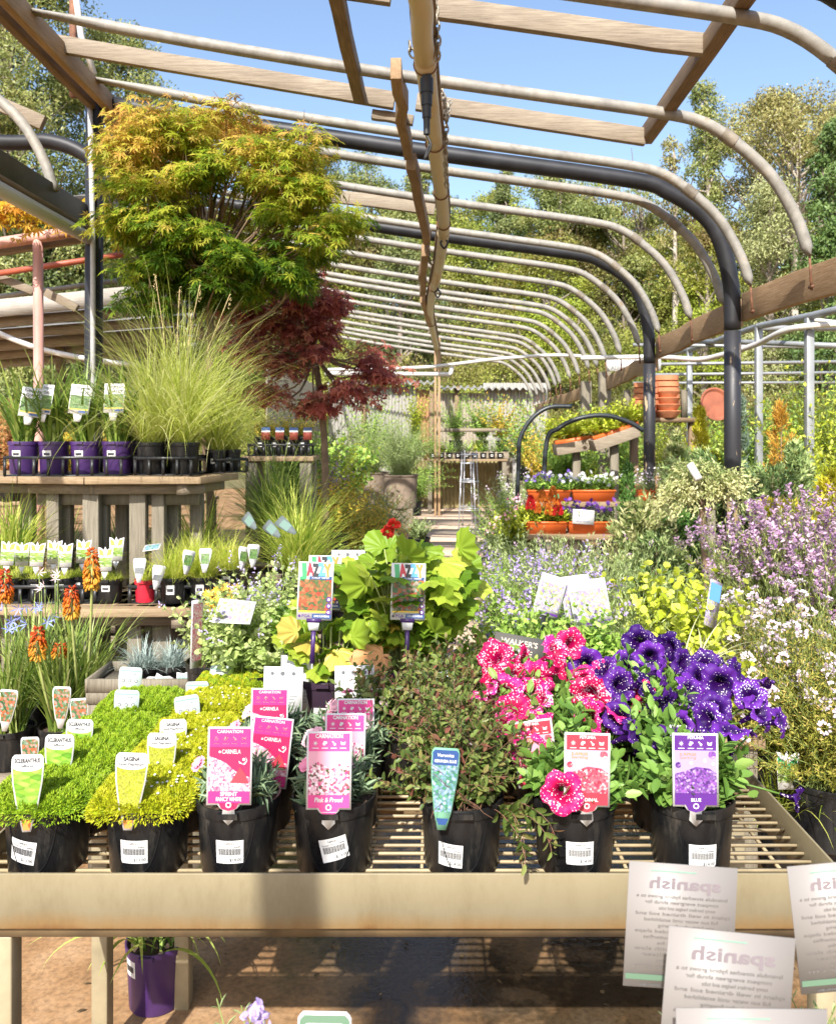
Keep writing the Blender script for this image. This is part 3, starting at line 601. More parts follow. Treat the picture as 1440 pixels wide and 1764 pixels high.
# white irrigation pipes crossing the house
q = MB(); tube(q, spline([P(565, 637, 12), P(700, 634, 12), P(760, 630, 12), P(860, 618, 12.2), P(960, 612, 12.3), P(1044, 617, 12.4)], 40), .026, 10); tag(q.build('irrigation_pipe', WHITEP, smooth=True), 'white pipe crossing the house under the far hoops above the corrugated fence', 'pipe')
q = MB(); tube(q, [P(560, 643, 12.6), P(774, 645, 12.6), P(777, 643, 12.6), P(778, 632, 12.6)], .034, 10); tag(q.build('irrigation_pipe', WHITEP, smooth=True), 'shorter white pipe with an upturned elbow beside the hanging pipe end', 'pipe')
q = MB(); tube(q, spline([P(1000, 617, 9.6), P(1130, 615, 9.4), P(1200, 619, 9), P(1240, 612, 8.7), P(1300, 594, 8.2), P(1350, 570, 7.7), P(1400, 561, 7.5), P(1500, 556, 7.4)], 60), .028, 10); tag(q.build('irrigation_pipe', WHITEP, smooth=True), 'white hose pipe sweeping up over the galvanised frame at right', 'pipe')

# galvanised frame at right
ZINC = plain('zinc_tube', (.26, .27, .275), .5, .3, .2, 5)
o = thing('galvanised_frame', 'pale galvanised tube frame with square uprights and rails at the right edge', 'pipe frame', (4, 9, 0)); off = Matrix.Translation((-4, -9, 0))
for x, y, D in ((1393, 548, 7.6), (1306, 558, 8.8), (1187, 600, 11.5)):
    q = MB(); X = PX(x, D); box(q, (X - .034, D - .034, 0), (X + .034, D + .034, PZ(y, D))); q.xf(off); q.build('post', ZINC, o, bevel=.004)
def rail(pts, r, m=ZINC): q = MB(); tube(q, pts, r, 8); q.xf(off); q.build('rail', m, o, smooth=True)
rail([P(1560, 505, 6.4), P(1393, 545, 7.6), P(1306, 562, 8.8), P(1187, 603, 11.5), P(1120, 618, 14)], .035)
for y, D in ((596, 10.5), (624, 11.2), (642, 12.2), (656, 13.4)): rail([P(1090, y + (4 if y > 600 else -2), D), P(1520, y + rng.uniform(-3, 3), D)], .022)
rail([P(1190, 588, 10.8), P(1306, 590, 9.5), P(1500, 598, 8.4)], .03)
rail([P(1306, 565, 8.8), P(1440, 566, 9.6)], .03); rail([P(1393, 550, 7.6), P(1500, 562, 8.6)], .02, WHITEP)

# the HEDGING sign
WHT = plain('sign_white', (.78, .77, .74), .5, 0, .04, 8); GREYT = plain('sign_lettering', (.16, .17, .18), .6, 0, 0)
o = thing('hanging_sign', 'white sign board reading HEDGING & ADVANCED TREES behind the second black post', 'sign', P(1091, 626, 10.2))
q = MB(); poly(q, [(-.33, -.095), (.33, -.095), (.33, .095), (-.33, .095)], .01, th=.02); q.build('board', WHT, o)
q = MB(); write(q, 'HEDGING &', .02, .055, .075, .012, .36); write(q, 'ADVANCED TREES', 0, -.055, .075, .012, .56); write(q, 'also', 0, .0, .03, .012); q.build('lettering', GREYT, o)
# ================================================================ pots, labels, plant builders
m, t, b = base_mat('pot_black'); g = noise(t, 16, 6, (1.6, 1.6, .5), rough=.7); t.links.new(ramp(t, g, [(.35, (.006, .006, .007)), (.56, (.010, .010, .010)), (.72, (.045, .038, .030))]), b.inputs['Base Color']); t.links.new(ramp(t, g, [(.4, (.26, .26, .26)), (.7, (.6, .6, .6))]), b.inputs['Roughness']); b.inputs['Specular IOR Level'].default_value = .4; bump(t, b, g, .08, .002); POTB = m
POTP = plain('pot_purple', (.05, .02, .10), .35, 0, .2, 12); POTR = plain('pot_red', (.50, .02, .04), .35, 0, .15, 12)
TERRA = plain('terracotta', (.50, .19, .09), .75, 0, .22, 9); ORANGE = plain('orange_trough', (.66, .13, .025), .45, 0, .12, 7)
SOIL = plain('potting_mix', (.07, .045, .028), .95, 0, .6, 90, bmp=1)
PAPER = plain('label_white', (.60, .59, .57), .42, 0, .03, 20); INK = plain('print_black', (.03, .03, .035), .5, 0, 0)
PGREY = plain('print_grey', (.12, .125, .13), .5, 0, 0)
def flat(name, c, rough=.38): return plain(name, c, rough, 0, 0)
MAG = flat('print_magenta', (.50, .025, .16)); MAGD = flat('print_crimson', (.42, .012, .075)); PINKH = flat('print_hot_pink', (.60, .06, .23)); PINKL = flat('print_pale_pink', (.62, .30, .38))
PURP = flat('print_purple', (.085, .018, .19)); LILAC = flat('print_lilac', (.33, .25, .46)); REDP2 = flat('print_red', (.42, .035, .055)); GRN = flat('print_green', (.05, .30, .12)); TEALP = flat('print_pale_teal', (.20, .34, .27))
NAVY = flat('print_navy', (.02, .06, .19)); ORG = flat('print_orange', (.78, .22, .05)); YEL = flat('print_yellow', (.75, .50, .05)); SKYB = flat('print_blue', (.10, .30, .62)); MAUVE = flat('print_faint_mauve', (.205, .172, .182)); FGREY = flat('print_faint_grey', (.135, .124, .116)); FPAPER = flat('label_back', (.235, .215, .20)); FGREEN = flat('print_mid_green', (.11, .19, .125))
def picmat(name, cols, scale=260, stretch=(1, 1, 1), second=None):
    if name in MATS: return MATS[name]
    m, t, b = base_mat(name); tc = nn(t, 'TexCoord'); mp = nn(t, 'Mapping'); mp.inputs['Scale'].default_value = stretch; t.links.new(tc.outputs['Object'], mp.inputs[0])
    v = nn(t, 'TexVoronoi'); v.inputs['Scale'].default_value = scale; t.links.new(mp.outputs[0], v.inputs[0])
    s = nn(t, 'SeparateColor'); t.links.new(v.outputs['Color'], s.inputs[0]); r = nn(t, 'ValToRGB'); setramp(r, even(cols)); r.color_ramp.interpolation = 'LINEAR'; t.links.new(s.outputs[0], r.inputs[0])
    mx = nn(t, 'Mix', data_type='RGBA', blend_type='MULTIPLY'); mx.inputs[0].default_value = .6
    d = ramp(t, v.outputs['Distance'], [(.0, (1.15, 1.15, 1.15)), (.7, (.5, .5, .5))]); t.links.new(r.outputs[0], mx.inputs[6]); t.links.new(d, mx.inputs[7])
    t.links.new(mx.outputs[2], b.inputs['Base Color']); b.inputs['Roughness'].default_value = .4; return m
PIC_PINK = picmat('picture_pink_flowers', [(.80, .68, .70), (.75, .30, .42), (.85, .75, .76), (.6, .06, .2), (.04, .10, .03)], 230)
PIC_CRIM = picmat('picture_sprint_flowers', [(.8, .62, .64), (.62, .05, .16), (.8, .7, .7), (.7, .12, .22)], 240)
PIC_RED = picmat('picture_red_flowers', [(.42, .04, .02), (.06, .12, .03), (.05, .09, .03), (.50, .08, .03), (.09, .15, .04), (.46, .14, .06)], 120)
PIC_ORA = picmat('picture_orange_flowers', [(.50, .10, .03), (.05, .16, .05), (.04, .11, .04), (.45, .08, .03), (.28, .32, .26), (.05, .14, .05)], 120)
PIC_PUR = picmat('picture_purple_flowers', [(.10, .02, .22), (.28, .10, .42), (.06, .015, .14), (.45, .3, .6)], 250)
PIC_CAR = picmat('picture_cardinal_flowers', [(.45, .03, .08), (.62, .12, .16), (.3, .02, .05), (.75, .5, .5)], 250)
PIC_MOSS = picmat('picture_moss', [(.10, .26, .015), (.22, .42, .03), (.30, .48, .07), (.14, .30, .02)], 55, (1, 1, 2.2))
PIC_SAG = picmat('picture_gold_moss', [(.24, .28, .01), (.34, .36, .02), (.42, .42, .06), (.20, .22, .02)], 330)
PIC_BLUE = picmat('picture_blue_flowers', [(.25, .36, .62), (.04, .20, .09), (.36, .44, .66), (.05, .15, .13), (.09, .30, .15)], 200)
PIC_GRASS = picmat('picture_grass', [(.05, .13, .02), (.14, .28, .05), (.03, .07, .02), (.30, .38, .16)], 200, (2.5, 1, .7))
PIC_NEP = picmat('picture_lilac_flowers', [(.34, .26, .58), (.48, .46, .14), (.26, .18, .48), (.56, .54, .58), (.2, .28, .08)], 150)
PIC_LAWN = picmat('picture_lawn', [(.16, .28, .03), (.32, .42, .08), (.10, .2, .02), (.48, .52, .36)], 120, (.6, 1, 2))

def prad(r, h, z): return r * (.89 + .075 * (z - .004) / (h - .028))
def pot_mesh(r, h, ridge=False, lug=True, sides=36):
    q = MB(); lathe(q, [(0, 0), (r * .86, 0), (r * .89, .004), (r * .965, h - .024), (r * 1.005, h - .022), (r * 1.03, h - .004), (r * 1.02, h), (r * .965, h - .001), (r * .95, h - .02)], sides)
    if ridge:
        R_ = lambda z: prad(r, h, z) + .0005; p = []
        for a in np.linspace(-.62, .62, 25): z = .018 + (h - .05) * (abs(a) / .62) ** 3.2; p.append((R_(z) * math.sin(a), -R_(z) * math.cos(a), z))
        tube(q, p, .0012, 5, cap=False)
    if lug: box(q, (-.019, -r * 1.03 - .0085, h - .013), (.019, -r * .99, h - .002))
    return q
def soil_mesh(r, h): q = MB(); lathe(q, [(.0001, h - .014), (r * .5, h - .017), (r * .955, h - .02)], 20); return q
def sticker(par, r, h, ang=0, z=.5, w=.054, hh=.046, tilt=0, price='$14.00', fine=True):
    rr = lambda zz: prad(r, h, zz); ct, st = math.cos(tilt), math.sin(tilt); zc = h * z
    def wrapper(V):
        x, y, e = V[:, 0] * ct - V[:, 2] * st, V[:, 0] * st + V[:, 2] * ct, -V[:, 1]; Z = zc + y; q = rr(Z) + e; a = ang + x / rr(zc); return np.stack([q * np.sin(a), -q * np.cos(a), Z], 1)
    q = MB(); rect(q, -w / 2, -hh / 2, w / 2, hh / 2, .0008, 0, wrapper, 8)
    if fine:
        x = -w * .40
        for k in range(24):
            d = (.0009, .0016, .0006)[k * 7 % 3]; rect(q, x, -.006, x + d, .007, .0013, 1, wrapper); x += d + (.0008, .0005, .0011)[k * 5 % 3]
        write(q, 'NPK03', 0, hh * .36, .0062, .0013, None, 1, wrap=wrapper); write(q, 'PLANT POT 140MM', 0, hh * .22, .0040, .0013, w * .8, 1, wrap=wrapper)
        write(q, price, w * .22, -hh * .34, .0088, .0013, None, 1, wrap=wrapper)
    else: rect(q, -w * .36, -hh * .2, w * .36, hh * .15, .0014, 1, wrapper, 6)
    return q.build('price_sticker', [PAPER, INK], par)
def add_pot(t, r, h, mat=None, ridge=False, st=None, lug=True, sides=32):
    p = pot_mesh(r, h, ridge, lug, sides).build('pot', mat or POTB, t, smooth='auto')
    soil_mesh(r, h).build('soil', SOIL, t)
    if st is not None: sticker(p, r, h, **st)
    return p

# -------- labels (local XZ plane, origin at the pot rim, facing -Y)
def bump_outline(W, H, tail=.026, bw=.022):
    p = [(-W / 2, .012), (-bw, .012)] + [(bw * math.sin(a) * .92, .012 - .011 * math.cos(a)) for a in np.linspace(-1.3, -.6, 4)]
    p += [(-.013, -.014), (0, -tail), (.013, -.014)] + [(bw * math.sin(a) * .92, .012 - .011 * math.cos(a)) for a in np.linspace(.6, 1.3, 4)]
    return p + [(bw, .012), (W / 2, .012), (W / 2, H), (-W / 2, H)]
def taper_outline(W, H, wb=.6, tail=.03, tw=.030, ins=0.0):
    w2 = W / 2 - ins; p = [(-tw / 2 * .55 + ins * .6, -tail + ins), (tw / 2 * .55 - ins * .6, -tail + ins), (tw / 2 - ins, -.004)] if tail else []
    p += [(W * wb / 2 - ins, .004), (w2 * .93, H * .55), (w2, H * .78), (w2 * .985, H * .93 - ins * .5)]
    p += [(w2 * .93, H - .004 - ins * .7), (w2 * .8, H - ins), (-w2 * .8, H - ins), (-w2 * .93, H - .004 - ins * .7), (-w2 * .985, H * .93 - ins * .5), (-w2, H * .78), (-w2 * .93, H * .55), (-W * wb / 2 + ins, .004)]
    return p + ([(-tw / 2 + ins, -.004)] if tail else [])
def icon_row(q, y, W, s=.0062, z=.0016):
    for k, x in enumerate((-.31, -.1, .1, .31)):
        x *= W
        if k == 0:
            dots(q, x, y, s * .42, z)
            for a in np.arange(8) / 8 * 6.283: poly(q, [(x + s * .5 * math.cos(a - .2), y + s * .5 * math.sin(a - .2)), (x + s * .85 * math.cos(a), y + s * .85 * math.sin(a)), (x + s * .5 * math.cos(a + .2), y + s * .5 * math.sin(a + .2))], z)
        elif k == 1: dots(q, x - s * .2, y - s * .2, s * .5, z); dots(q, x + s * .35, y + s * .2, s * .42, z); dots(q, x - s * .15, y + s * .45, s * .25, z)
        elif k == 2: dots(q, x + s * .3, y - s * .3, s * .42, z); poly(q, [(x - s * .6, y + s * .5), (x + s * .1, y - s * .3), (x + s * .4, y), (x - s * .3, y + s * .7)], z)
        else: poly(q, [(x - s * .6, y - s * .5), (x + s * .6, y - s * .5), (x + s * .8, y + s * .6), (x, y + s * .2), (x - s * .8, y + s * .6)], z)
        rect(q, x - s, y - s * 1.6, x + s, y - s * 1.35, z)
class Lab:
    def __init__(s, label, group=None, name='plant_label', cat='plant label'):
        s.o = thing(name, label, cat, group=group)
    def card(s, pts, mat=None, th=.0014, name='card'): q = MB(); poly(q, pts, .0007, th=th); q.build(name, mat or PAPER, s.o); return s
    def part(s, name, mat, fn): q = MB(); fn(q); q.build(name, mat, s.o); return s
    def at(s, x, y, z, tilt=-.12, roll=0.0, yaw=0.0): s.o.location = (x, y, z); s.o.rotation_euler = (tilt, roll, yaw); return s.o
def on_pot(L, X, Y, r, zr, tilt=-.10, roll=0.0, yaw=0.0): return L.at(X, Y - r * 1.03 - .0045, zr, tilt, roll, yaw)
def lab_carnation(label, kind, W=.088, H=.160):
    L = Lab(label, 'magenta carnation labels').card(bump_outline(W, H)); i = .0035
    if kind == 'sprint':
        L.part('print', MAGD, lambda q: (poly(q, [(-W / 2 + i, .0155), (-.020, .0155), (-.014, .005), (0, .001), (.014, .005), (.020, .0155), (W / 2 - i, .0155), (W / 2 - i, H - i), (-W / 2 + i, H - i)], .0012)))
        L.part('header', MAG, lambda q: rect(q, -W / 2 + i, H * .76, W / 2 - i, H - i, .0016)); L.part('footer', MAG, lambda q: rect(q, -W / 2 + i, .016, W / 2 - i, H * .24, .0016))
        L.part('picture', PIC_CRIM, lambda q: poly(q, [(-W / 2 + i, H * .24), (W / 2 - i, H * .24), (W / 2 - i, H * .40), (W * .12, H * .48), (-W * .1, H * .58), (-W / 2 + i, H * .66)], .0020))
        L.part('dancer', REDP2, lambda q: (poly(q, [(W * .02, H * .34), (W * .44, H * .33), (W * .36, H * .44), (W * .24, H * .53), (W * .14, H * .44)], .0024)))
        L.part('lettering', PAPER, lambda q: (write(q, 'CARNATION', 0, H * .945, .0088, .0024), icon_row(q, H * .86, W), write(q, 'CARNELA', .003, H * .705, .0115, .0024, W * .42), dots(q, -W * .22, H * .705, .0024, .0024),
               poly(q, [(W * .20, H * .60), (W * .30, H * .56), (W * .38, H * .60), (W * .36, H * .65), (W * .40, H * .60), (W * .34, H * .55), (W * .22, H * .57)], .0024), dots(q, W * .32, H * .615, .003, .0024),
               write(q, 'SPRINT', 0, H * .205, .0105, .0024, bold=.03), write(q, 'FANCY WHITE', 0, H * .145, .0105, .0024, W * .56, bold=.03), write(q, 'O', 0, H * .075, .015, .0024, bold=.03)))
    else:
        L.part('print', PINKH, lambda q: (poly(q, [(-W / 2 + i, .0155), (-.020, .0155), (-.014, .005), (0, .001), (.014, .005), (.020, .0155), (W / 2 - i, .0155), (W / 2 - i, H - i), (-W / 2 + i, H - i)], .0012)))
        L.part('sky_panel', PINKL, lambda q: rect(q, -W / 2 + i, H * .25, W / 2 - i, H * .765, .0016))
        L.part('picture', PIC_PINK, lambda q: poly(q, [(-W / 2 + i, H * .25), (W / 2 - i, H * .25), (W / 2 - i, H * .60), (W * .2, H * .62), (0, H * .56), (-W * .25, H * .64), (-W / 2 + i, H * .58)], .0020))
        L.part('lettering', PAPER, lambda q: (write(q, 'CARNATION', 0, H * .945, .0105, .0024, W * .62, bold=.04), icon_row(q, H * .86, W), write(q, 'Pink & Proud', 0, H * .19, .012, .0024, W * .62, bold=.03, shear=.15), write(q, 'O', 0, H * .10, .016, .0024, bold=.03), rect(q, -W * .18, H * .045, W * .18, H * .05, .0024)))
    return L
def lab_petunia(label, W=.090, H=.152, blue=True):
    L = Lab(label, 'petunia labels').card(bump_outline(W, H)); i = .004; c, pic, mid = (PURP, PIC_PUR, LILAC) if blue else (REDP2, PIC_CAR, PINKL)
    L.part('print', c, lambda q: poly(q, [(-W / 2 + i, .0155), (-.020, .0155), (-.014, .005), (0, .001), (.014, .005), (.020, .0155), (W / 2 - i, .0155), (W / 2 - i, H - i), (-W / 2 + i, H - i)], .0012))
    L.part('sky_panel', mid, lambda q: rect(q, -W / 2 + i, H * .48, W / 2 - i, H * .785, .0016))
    L.part('picture', pic, lambda q: (poly(q, [(-W / 2 + i, H * .25), (W / 2 - i, H * .25), (W / 2 - i, H * .5), (W * .3, H * .56), (0, H * .58), (-W * .2, H * .53), (-W / 2 + i, H * .49)], .0020), dots(q, W * .36, H * .73, .008, .002), dots(q, -W * .38, H * .60, .006, .002)))
    L.part('title', ORG, lambda q: (write(q, 'SURPRISE', -W * .17, H * .735, .0075, .0024, W * .36, bold=.02), write(q, 'Sparkling', -W * .17, H * .695, .007, .0024, W * .36, shear=.2)))
    L.part('lettering', PAPER, lambda q: (write(q, 'PETUNIA', 0, H * .945, .0078, .0024, bold=.03), icon_row(q, H * .87, W), write(q, 'BLUE' if blue else 'CARDINAL', 0, H * .165, .0088, .0024, bold=.03), write(q, 'O', 0, H * .085, .015, .0024, bold=.03), dots(q, -W * .1, H * .63, .0035, .0024, n=5), dots(q, W * .2, H * .66, .004, .0024, n=5), dots(q, W * .38, H * .62, .0035, .0024, n=5)))
    return L
def lab_taper(label, title, sub, pic, group, W=.064, H=.116, tilt_th=.0014):
    L = Lab(label, group).card(taper_outline(W, H)); 
    L.part('picture', pic, lambda q: poly(q, taper_outline(W, H * .99, tail=0, ins=.0032), .0012))
    def hdr(q):
        w2 = W / 2 - .003; p = [(w2 * math.cos(a), H * .80 - H * .075 * math.sin(a)) for a in np.linspace(math.pi, 0, 13)]; poly(q, p + [(w2, H * .93), (w2 * .8, H - .002), (-w2 * .8, H - .002), (-w2, H * .93)], .0016)
    L.part('header', PAPER, hdr)
    L.part('tail_print', ORG, lambda q: poly(q, [(-.0062, -.0265), (.0062, -.0265), (.010, -.008), (-.010, -.008)], .0013))
    L.part('lettering', INK, lambda q: (write(q, title, 0, H * .90, .0115, .0022, W * .80 if len(title) > 7 else W * .5, bold=.04), write(q, sub, 0, H * .815, .0078, .0022, bold=.02)))
    return L
def lab_back(label, W=.066, H=.125, stripe=.3):
    L = Lab(label, 'backs of tapered labels').card(taper_outline(W, H), flat('label_back_pale', (.42, .485, .45)))
    L.part('stripe', TEALP, lambda q: (rect(q, -W * .44, H * .90, W * .44, H * .935, .0013), rect(q, -W * .40, H * .42, W * .40, H * .46, .0013)))
    def ic(q):
        for x in (-.27, 0, .27):
            dots(q, x * W, H * .70, .0048, .0013, n=12); dots(q, x * W, H * .70, .0022, .0018, 1, n=8)
        for k in range(5): rect(q, -W * .30, H * (.36 - .05 * k), W * (.28 - .05 * (k % 2)), H * (.372 - .05 * k), .0013)
        write(q, 'CARE', 0, H * .85, .005, .0013, W * .5)
    q = MB(); ic(q); q.build('print', [PGREY, PAPER], L.o); return L
def lab_veronica(label, W=.056, H=.125):
    L = Lab(label, 'blue speedwell labels').card(taper_outline(W, H, wb=.62), flat('label_sea_green', (.16, .36, .24)))
    L.part('picture', PIC_BLUE, lambda q: poly(q, taper_outline(W, H * .985, wb=.62, tail=0, ins=.0022), .0012))
    L.part('header', NAVY, lambda q: poly(q, [(-W * .43, H * .74), (W * .43, H * .74), (W * .46, H * .93), (W * .38, H * .97), (-W * .38, H * .97), (-W * .46, H * .93)], .0016))
    L.part('tail_print', NAVY, lambda q: poly(q, [(-.007, -.02), (.007, -.02), (.012, -.008), (-.012, -.008)], .0013))
    L.part('lettering', PAPER, lambda q: (write(q, 'Veronica', 0, H * .89, .0092, .0022, W * .6, bold=.02, shear=.15), write(q, 'GEORGIA BLUE', 0, H * .80, .0075, .0022, W * .78, bold=.03))); return L
def info_card(label, W=.105, H=.15):
    L = Lab(label, 'white information cards', 'information_card', 'information card').card([(-W / 2, 0), (W / 2, 0), (W / 2, H), (-W / 2, H)])
    def fn(q):
        for k, x in enumerate((-.28, -.02, .26)): dots(q, x * W, H * .885, .0055 if k != 1 else .007, .0013, n=6 + k); rect(q, x * W - .006, H * .83, x * W + .006, H * .836, .0013)
        write(q, 'for planting information', 0, H * .75, .006, .0013, W * .74, 0)
        for k in range(7): rect(q, -W * .36, H * (.50 - .055 * k), W * (.36 - .1 * (k * 3 % 4) / 4), H * (.508 - .055 * k), .0013)
    L.part('print', PGREY, fn); return L
def lab_jazzy(label, pic, W=.098, H=.160):
    L = Lab(label, 'labels with multicoloured lettering').card([(-W / 2, 0), (W / 2, 0), (W / 2, H), (-W / 2, H)])
    L.part('picture', pic, lambda q: rect(q, -W / 2 + .004, H * .15, W / 2 - .004, H * .70, .0013))
    L.part('band', NAVY, lambda q: (rect(q, -W * .18, H * .70, W / 2 - .004, H * .755, .0018), rect(q, -W * .06, H * .03, W * .48, H * .105, .0013)))
    L.part('stripe', YEL, lambda q: rect(q, -W / 2 + .004, H * .13, W / 2 - .004, H * .158, .0018))
    for k, (ch, m_) in enumerate(zip('JAZZY', (GRN, REDP2, INK, SKYB, ORG))):
        L.part('title_letter', m_, lambda q, k=k, ch=ch: write(q, ch, (k - 2) * W * .165, H * (.85 + .012 * (k % 2)), .046, .0013 + .0003 * k, W * .23, bold=.07, shear=-.1))
    L.part('icon', PURP, lambda q: [dots(q, W * .40, H * (.36 - .11 * k), .0075, .0022, n=12) for k in range(3)])
    L.part('lettering', PAPER, lambda q: (write(q, 'LONG FLOWERING', W * .21, H * .067, .0075, .0018, W * .44, bold=.03), write(q, 'SCARLET TEMPEST', W * .14, H * .727, .0062, .0023, W * .5), [dots(q, W * .40, H * (.36 - .11 * k), .004, .0027, n=6) for k in range(3)]))
    L.part('crest', PURP, lambda q: (write(q, 'PGA', -W * .24, H * .065, .012, .0013), dots(q, -W * .42, H * .065, .004, .0013, n=6)))
    q = MB(); poly(q, [(-.013, -.028), (.013, -.028), (.017, .002), (-.017, .002)], .004, th=.003); q.build('tab', PAPER, L.o)
    q = MB(); box(q, (-.020, -.006, -.006), (.020, .003, .004)); box(q, (-.006, .001, -.12), (.006, .004, -.02)); q.build('stake', POTP, L.o); return L

# -------- leafy shoots
def shoots(lb, sb, base, az, L, lean, droop, nl, ll, lw, tm=LEAF, t0=.15, ang=.9, r=.0016, K=7, tint=(.2, .8), end=.8, pairs=True, wob=.15, grow=True, mi=0, ymin=None):
    n = len(base); f = lambda v: np.broadcast_to(v, (n,)).astype(float); az, L, lean, droop = map(f, (az, L, lean, droop))
    h = np.stack([np.cos(az), np.sin(az), np.zeros(n)], 1); p = base.astype(float).copy(); Ps = [p.copy()]; Ds = []
    for k in range(K):
        th = lean + droop * ((k + .5) / K) ** 1.4 + rng.normal(0, wob, n) * .5; d = h * np.sin(th)[:, None] + np.array([0, 0, 1]) * np.cos(th)[:, None] + rng.normal(0, wob * .4, (n, 3)); d = nrm(d)
        p = p + d * (L / K)[:, None]; Ps.append(p.copy()); Ds.append(d)
    Ps = np.stack(Ps, 1); Ds.append(Ds[-1]); Ds = np.stack(Ds, 1)
    if sb is not None:
        s1 = nrm(np.cross(Ds, np.array([.3, .5, 1.0]))); s2 = np.cross(Ds, s1); rr = (r * np.linspace(1, .45, K + 1))[None, :, None]
        ring = np.stack([Ps + rr * (math.cos(a) * s1 + math.sin(a) * s2) for a in (0, 2.094, 4.189)], 2); V = ring.reshape(-1, 3); Fs = []
        for k in range(K):
            for j in range(3): Fs.append([3 * k + j, 3 * k + (j + 1) % 3, 3 * k + 3 + (j + 1) % 3, 3 * k + 3 + j])
        Fs = np.array(Fs); sb.add(V, (Fs[None] + (np.arange(n) * 3 * (K + 1))[:, None, None]).reshape(-1, 4), .5)
    if lb is not None and nl:
        for j in range(nl):
            t = t0 + (1 - t0) * (j + .5) / nl; u = t * K; k = int(min(K - 1, u)); q = Ps[:, k] + (Ps[:, k + 1] - Ps[:, k]) * (u - k); d = Ds[:, k]
            s1 = nrm(np.cross(d, np.array([.2, .1, 1.0]) + rng.normal(0, .2, 3))); s2 = np.cross(d, s1); ph = j * 1.571 + rng.uniform(-.4, .4, n)
            for e in ((0, math.pi) if pairs else (j * .9,)):
                sd = np.cos(ph + e)[:, None] * s1 + np.sin(ph + e)[:, None] * s2; dv = d * math.cos(ang) + sd * math.sin(ang) + rng.normal(0, .12, (n, 3)); size = ll * (1 - (.5 * t if grow else 0)) * rng.uniform(.75, 1.25, n)
                ok = np.ones(n, bool) if ymin is None else ((q[:, 1] + dv[:, 1] * size * .6 > ymin) | (np.abs(q[:, 0]) > .075))
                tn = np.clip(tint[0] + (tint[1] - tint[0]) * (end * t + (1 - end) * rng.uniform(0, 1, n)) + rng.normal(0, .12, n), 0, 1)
                scatter(lb, tm, q[ok], dv[ok], (d + rng.normal(0, .15, (n, 3)))[ok], size[ok], size[ok] * lw, tn[ok], mi)
    return Ps[:, -1], Ds[:, -1]

# ================================================================ the mesh bench in front
m, t, b = base_mat('bench_enamel'); tc = nn(t, 'TexCoord'); sx = nn(t, 'SeparateXYZ'); t.links.new(tc.outputs['Object'], sx.inputs[0])
g = noise(t, 5, 7, (1, 1, .35), rough=.7); g2 = noise(t, 26, 5)
ad = nn(t, 'Math', operation='MULTIPLY_ADD'); t.links.new(g, ad.inputs[0]); ad.inputs[1].default_value = .05; t.links.new(sx.outputs[2], ad.inputs[2])
o1 = ramp(t, ad.outputs[0], [(.655, (.16, .075, .025)), (.666, (.205, .13, .055)), (.695, (.185, .158, .10)), (.765, (.215, .178, .105))])
mx = nn(t, 'Mix', data_type='RGBA', blend_type='MULTIPLY'); mx.inputs[0].default_value = .55; t.links.new(o1, mx.inputs[6]); g3 = noise(t, 7, 8, (1.4, 1.4, .5), rough=.8); t.links.new(ramp(t, g3, [(.3, (.66, .60, .50)), (.48, (.95, .93, .88)), (.6, (1.05, 1.05, 1.05))]), mx.inputs[7]); t.links.new(mx.outputs[2], b.inputs['Base Color'])
b.inputs['Roughness'].default_value = .5; bump(t, b, g2, .15, .003); ENAM = m
GRID = plain('grid_enamel', (.36, .285, .17), .55, 0, .25, 12); UNDER = plain('stained_steel', (.14, .095, .045), .75, 0, .5, 7)
LEGM = plain('leg_enamel', (.27, .225, .14), .55, 0, .3, 9)
def mesh_bench(label, x0, x1, y0, y1, zt=.744, zg=.700):
    o = thing('mesh_bench', label, 'bench', ((x0 + x1) / 2, (y0 + y1) / 2, 0)); off = Matrix.Translation((-(x0 + x1) / 2, -(y0 + y1) / 2, 0))
    q = MB(); box(q, (x0, y0, zt - .106), (x1, y0 + .006, zt)); q.xf(off); q.build('front_rim', ENAM, o, bevel=.0015)
    q = MB(); box(q, (x0, y1 - .006, zt - .106), (x1, y1, zt)); q.xf(off); q.build('back_rim', ENAM, o, bevel=.0015)
    q = MB(); box(q, (x1 - .005, y0 + .0065, zt - .1), (x1, y1 - .0065, zt - .001)); q.xf(off); q.build('side_rim', ENAM, o, bevel=.001)
    q = MB(); box(q, (x0, y0 + .0065, zt - .1), (x0 + .005, y1 - .0065, zt - .001)); q.xf(off); q.build('side_rim', ENAM, o, bevel=.001)
    q = MB(); box(q, (x0 + .01, y0 + .012, zt - .128), (x1 - .01, y0 + .05, zt - .09)); q.xf(off); q.build('bearer', UNDER, o)
    q = MB(); box(q, (x0 + .01, y1 - .05, zt - .128), (x1 - .01, y1 - .012, zt - .09)); q.xf(off); q.build('bearer', UNDER, o)
    q = MB()
    for y in np.arange(y0 + .03, y1 - .01, .034): box(q, (x0 + .006, y, zg - .006), (x1 - .006, y + .006, zg))
    for x in np.arange(x0 + .05, x1, .105): box(q, (x, y0 + .008, zg - .0125), (x + .006, y1 - .008, zg - .0065))
    q.xf(off); q.build('grid', GRID, o)
    for x in (x0 + .083, x1 - .03):
        for y in (y0 + (.035 if y0 < 2 else .145), y1 - .035): q = MB(); box(q, (x - .020, y - .022, 0), (x + .020, y + .022, zt - .129)); q.xf(off); q.build('leg', LEGM, o, bevel=.003)
    return o
ZG = .700; ZP = ZG + .145
mesh_bench('cream steel mesh bench with a rusty lower edge in front, carrying the petunias and carnations', -.915, .79, 1.60, 2.145)
mesh_bench('second cream mesh bench close behind the front one, under the potted geums', -.77, .79, 2.165, 2.80)

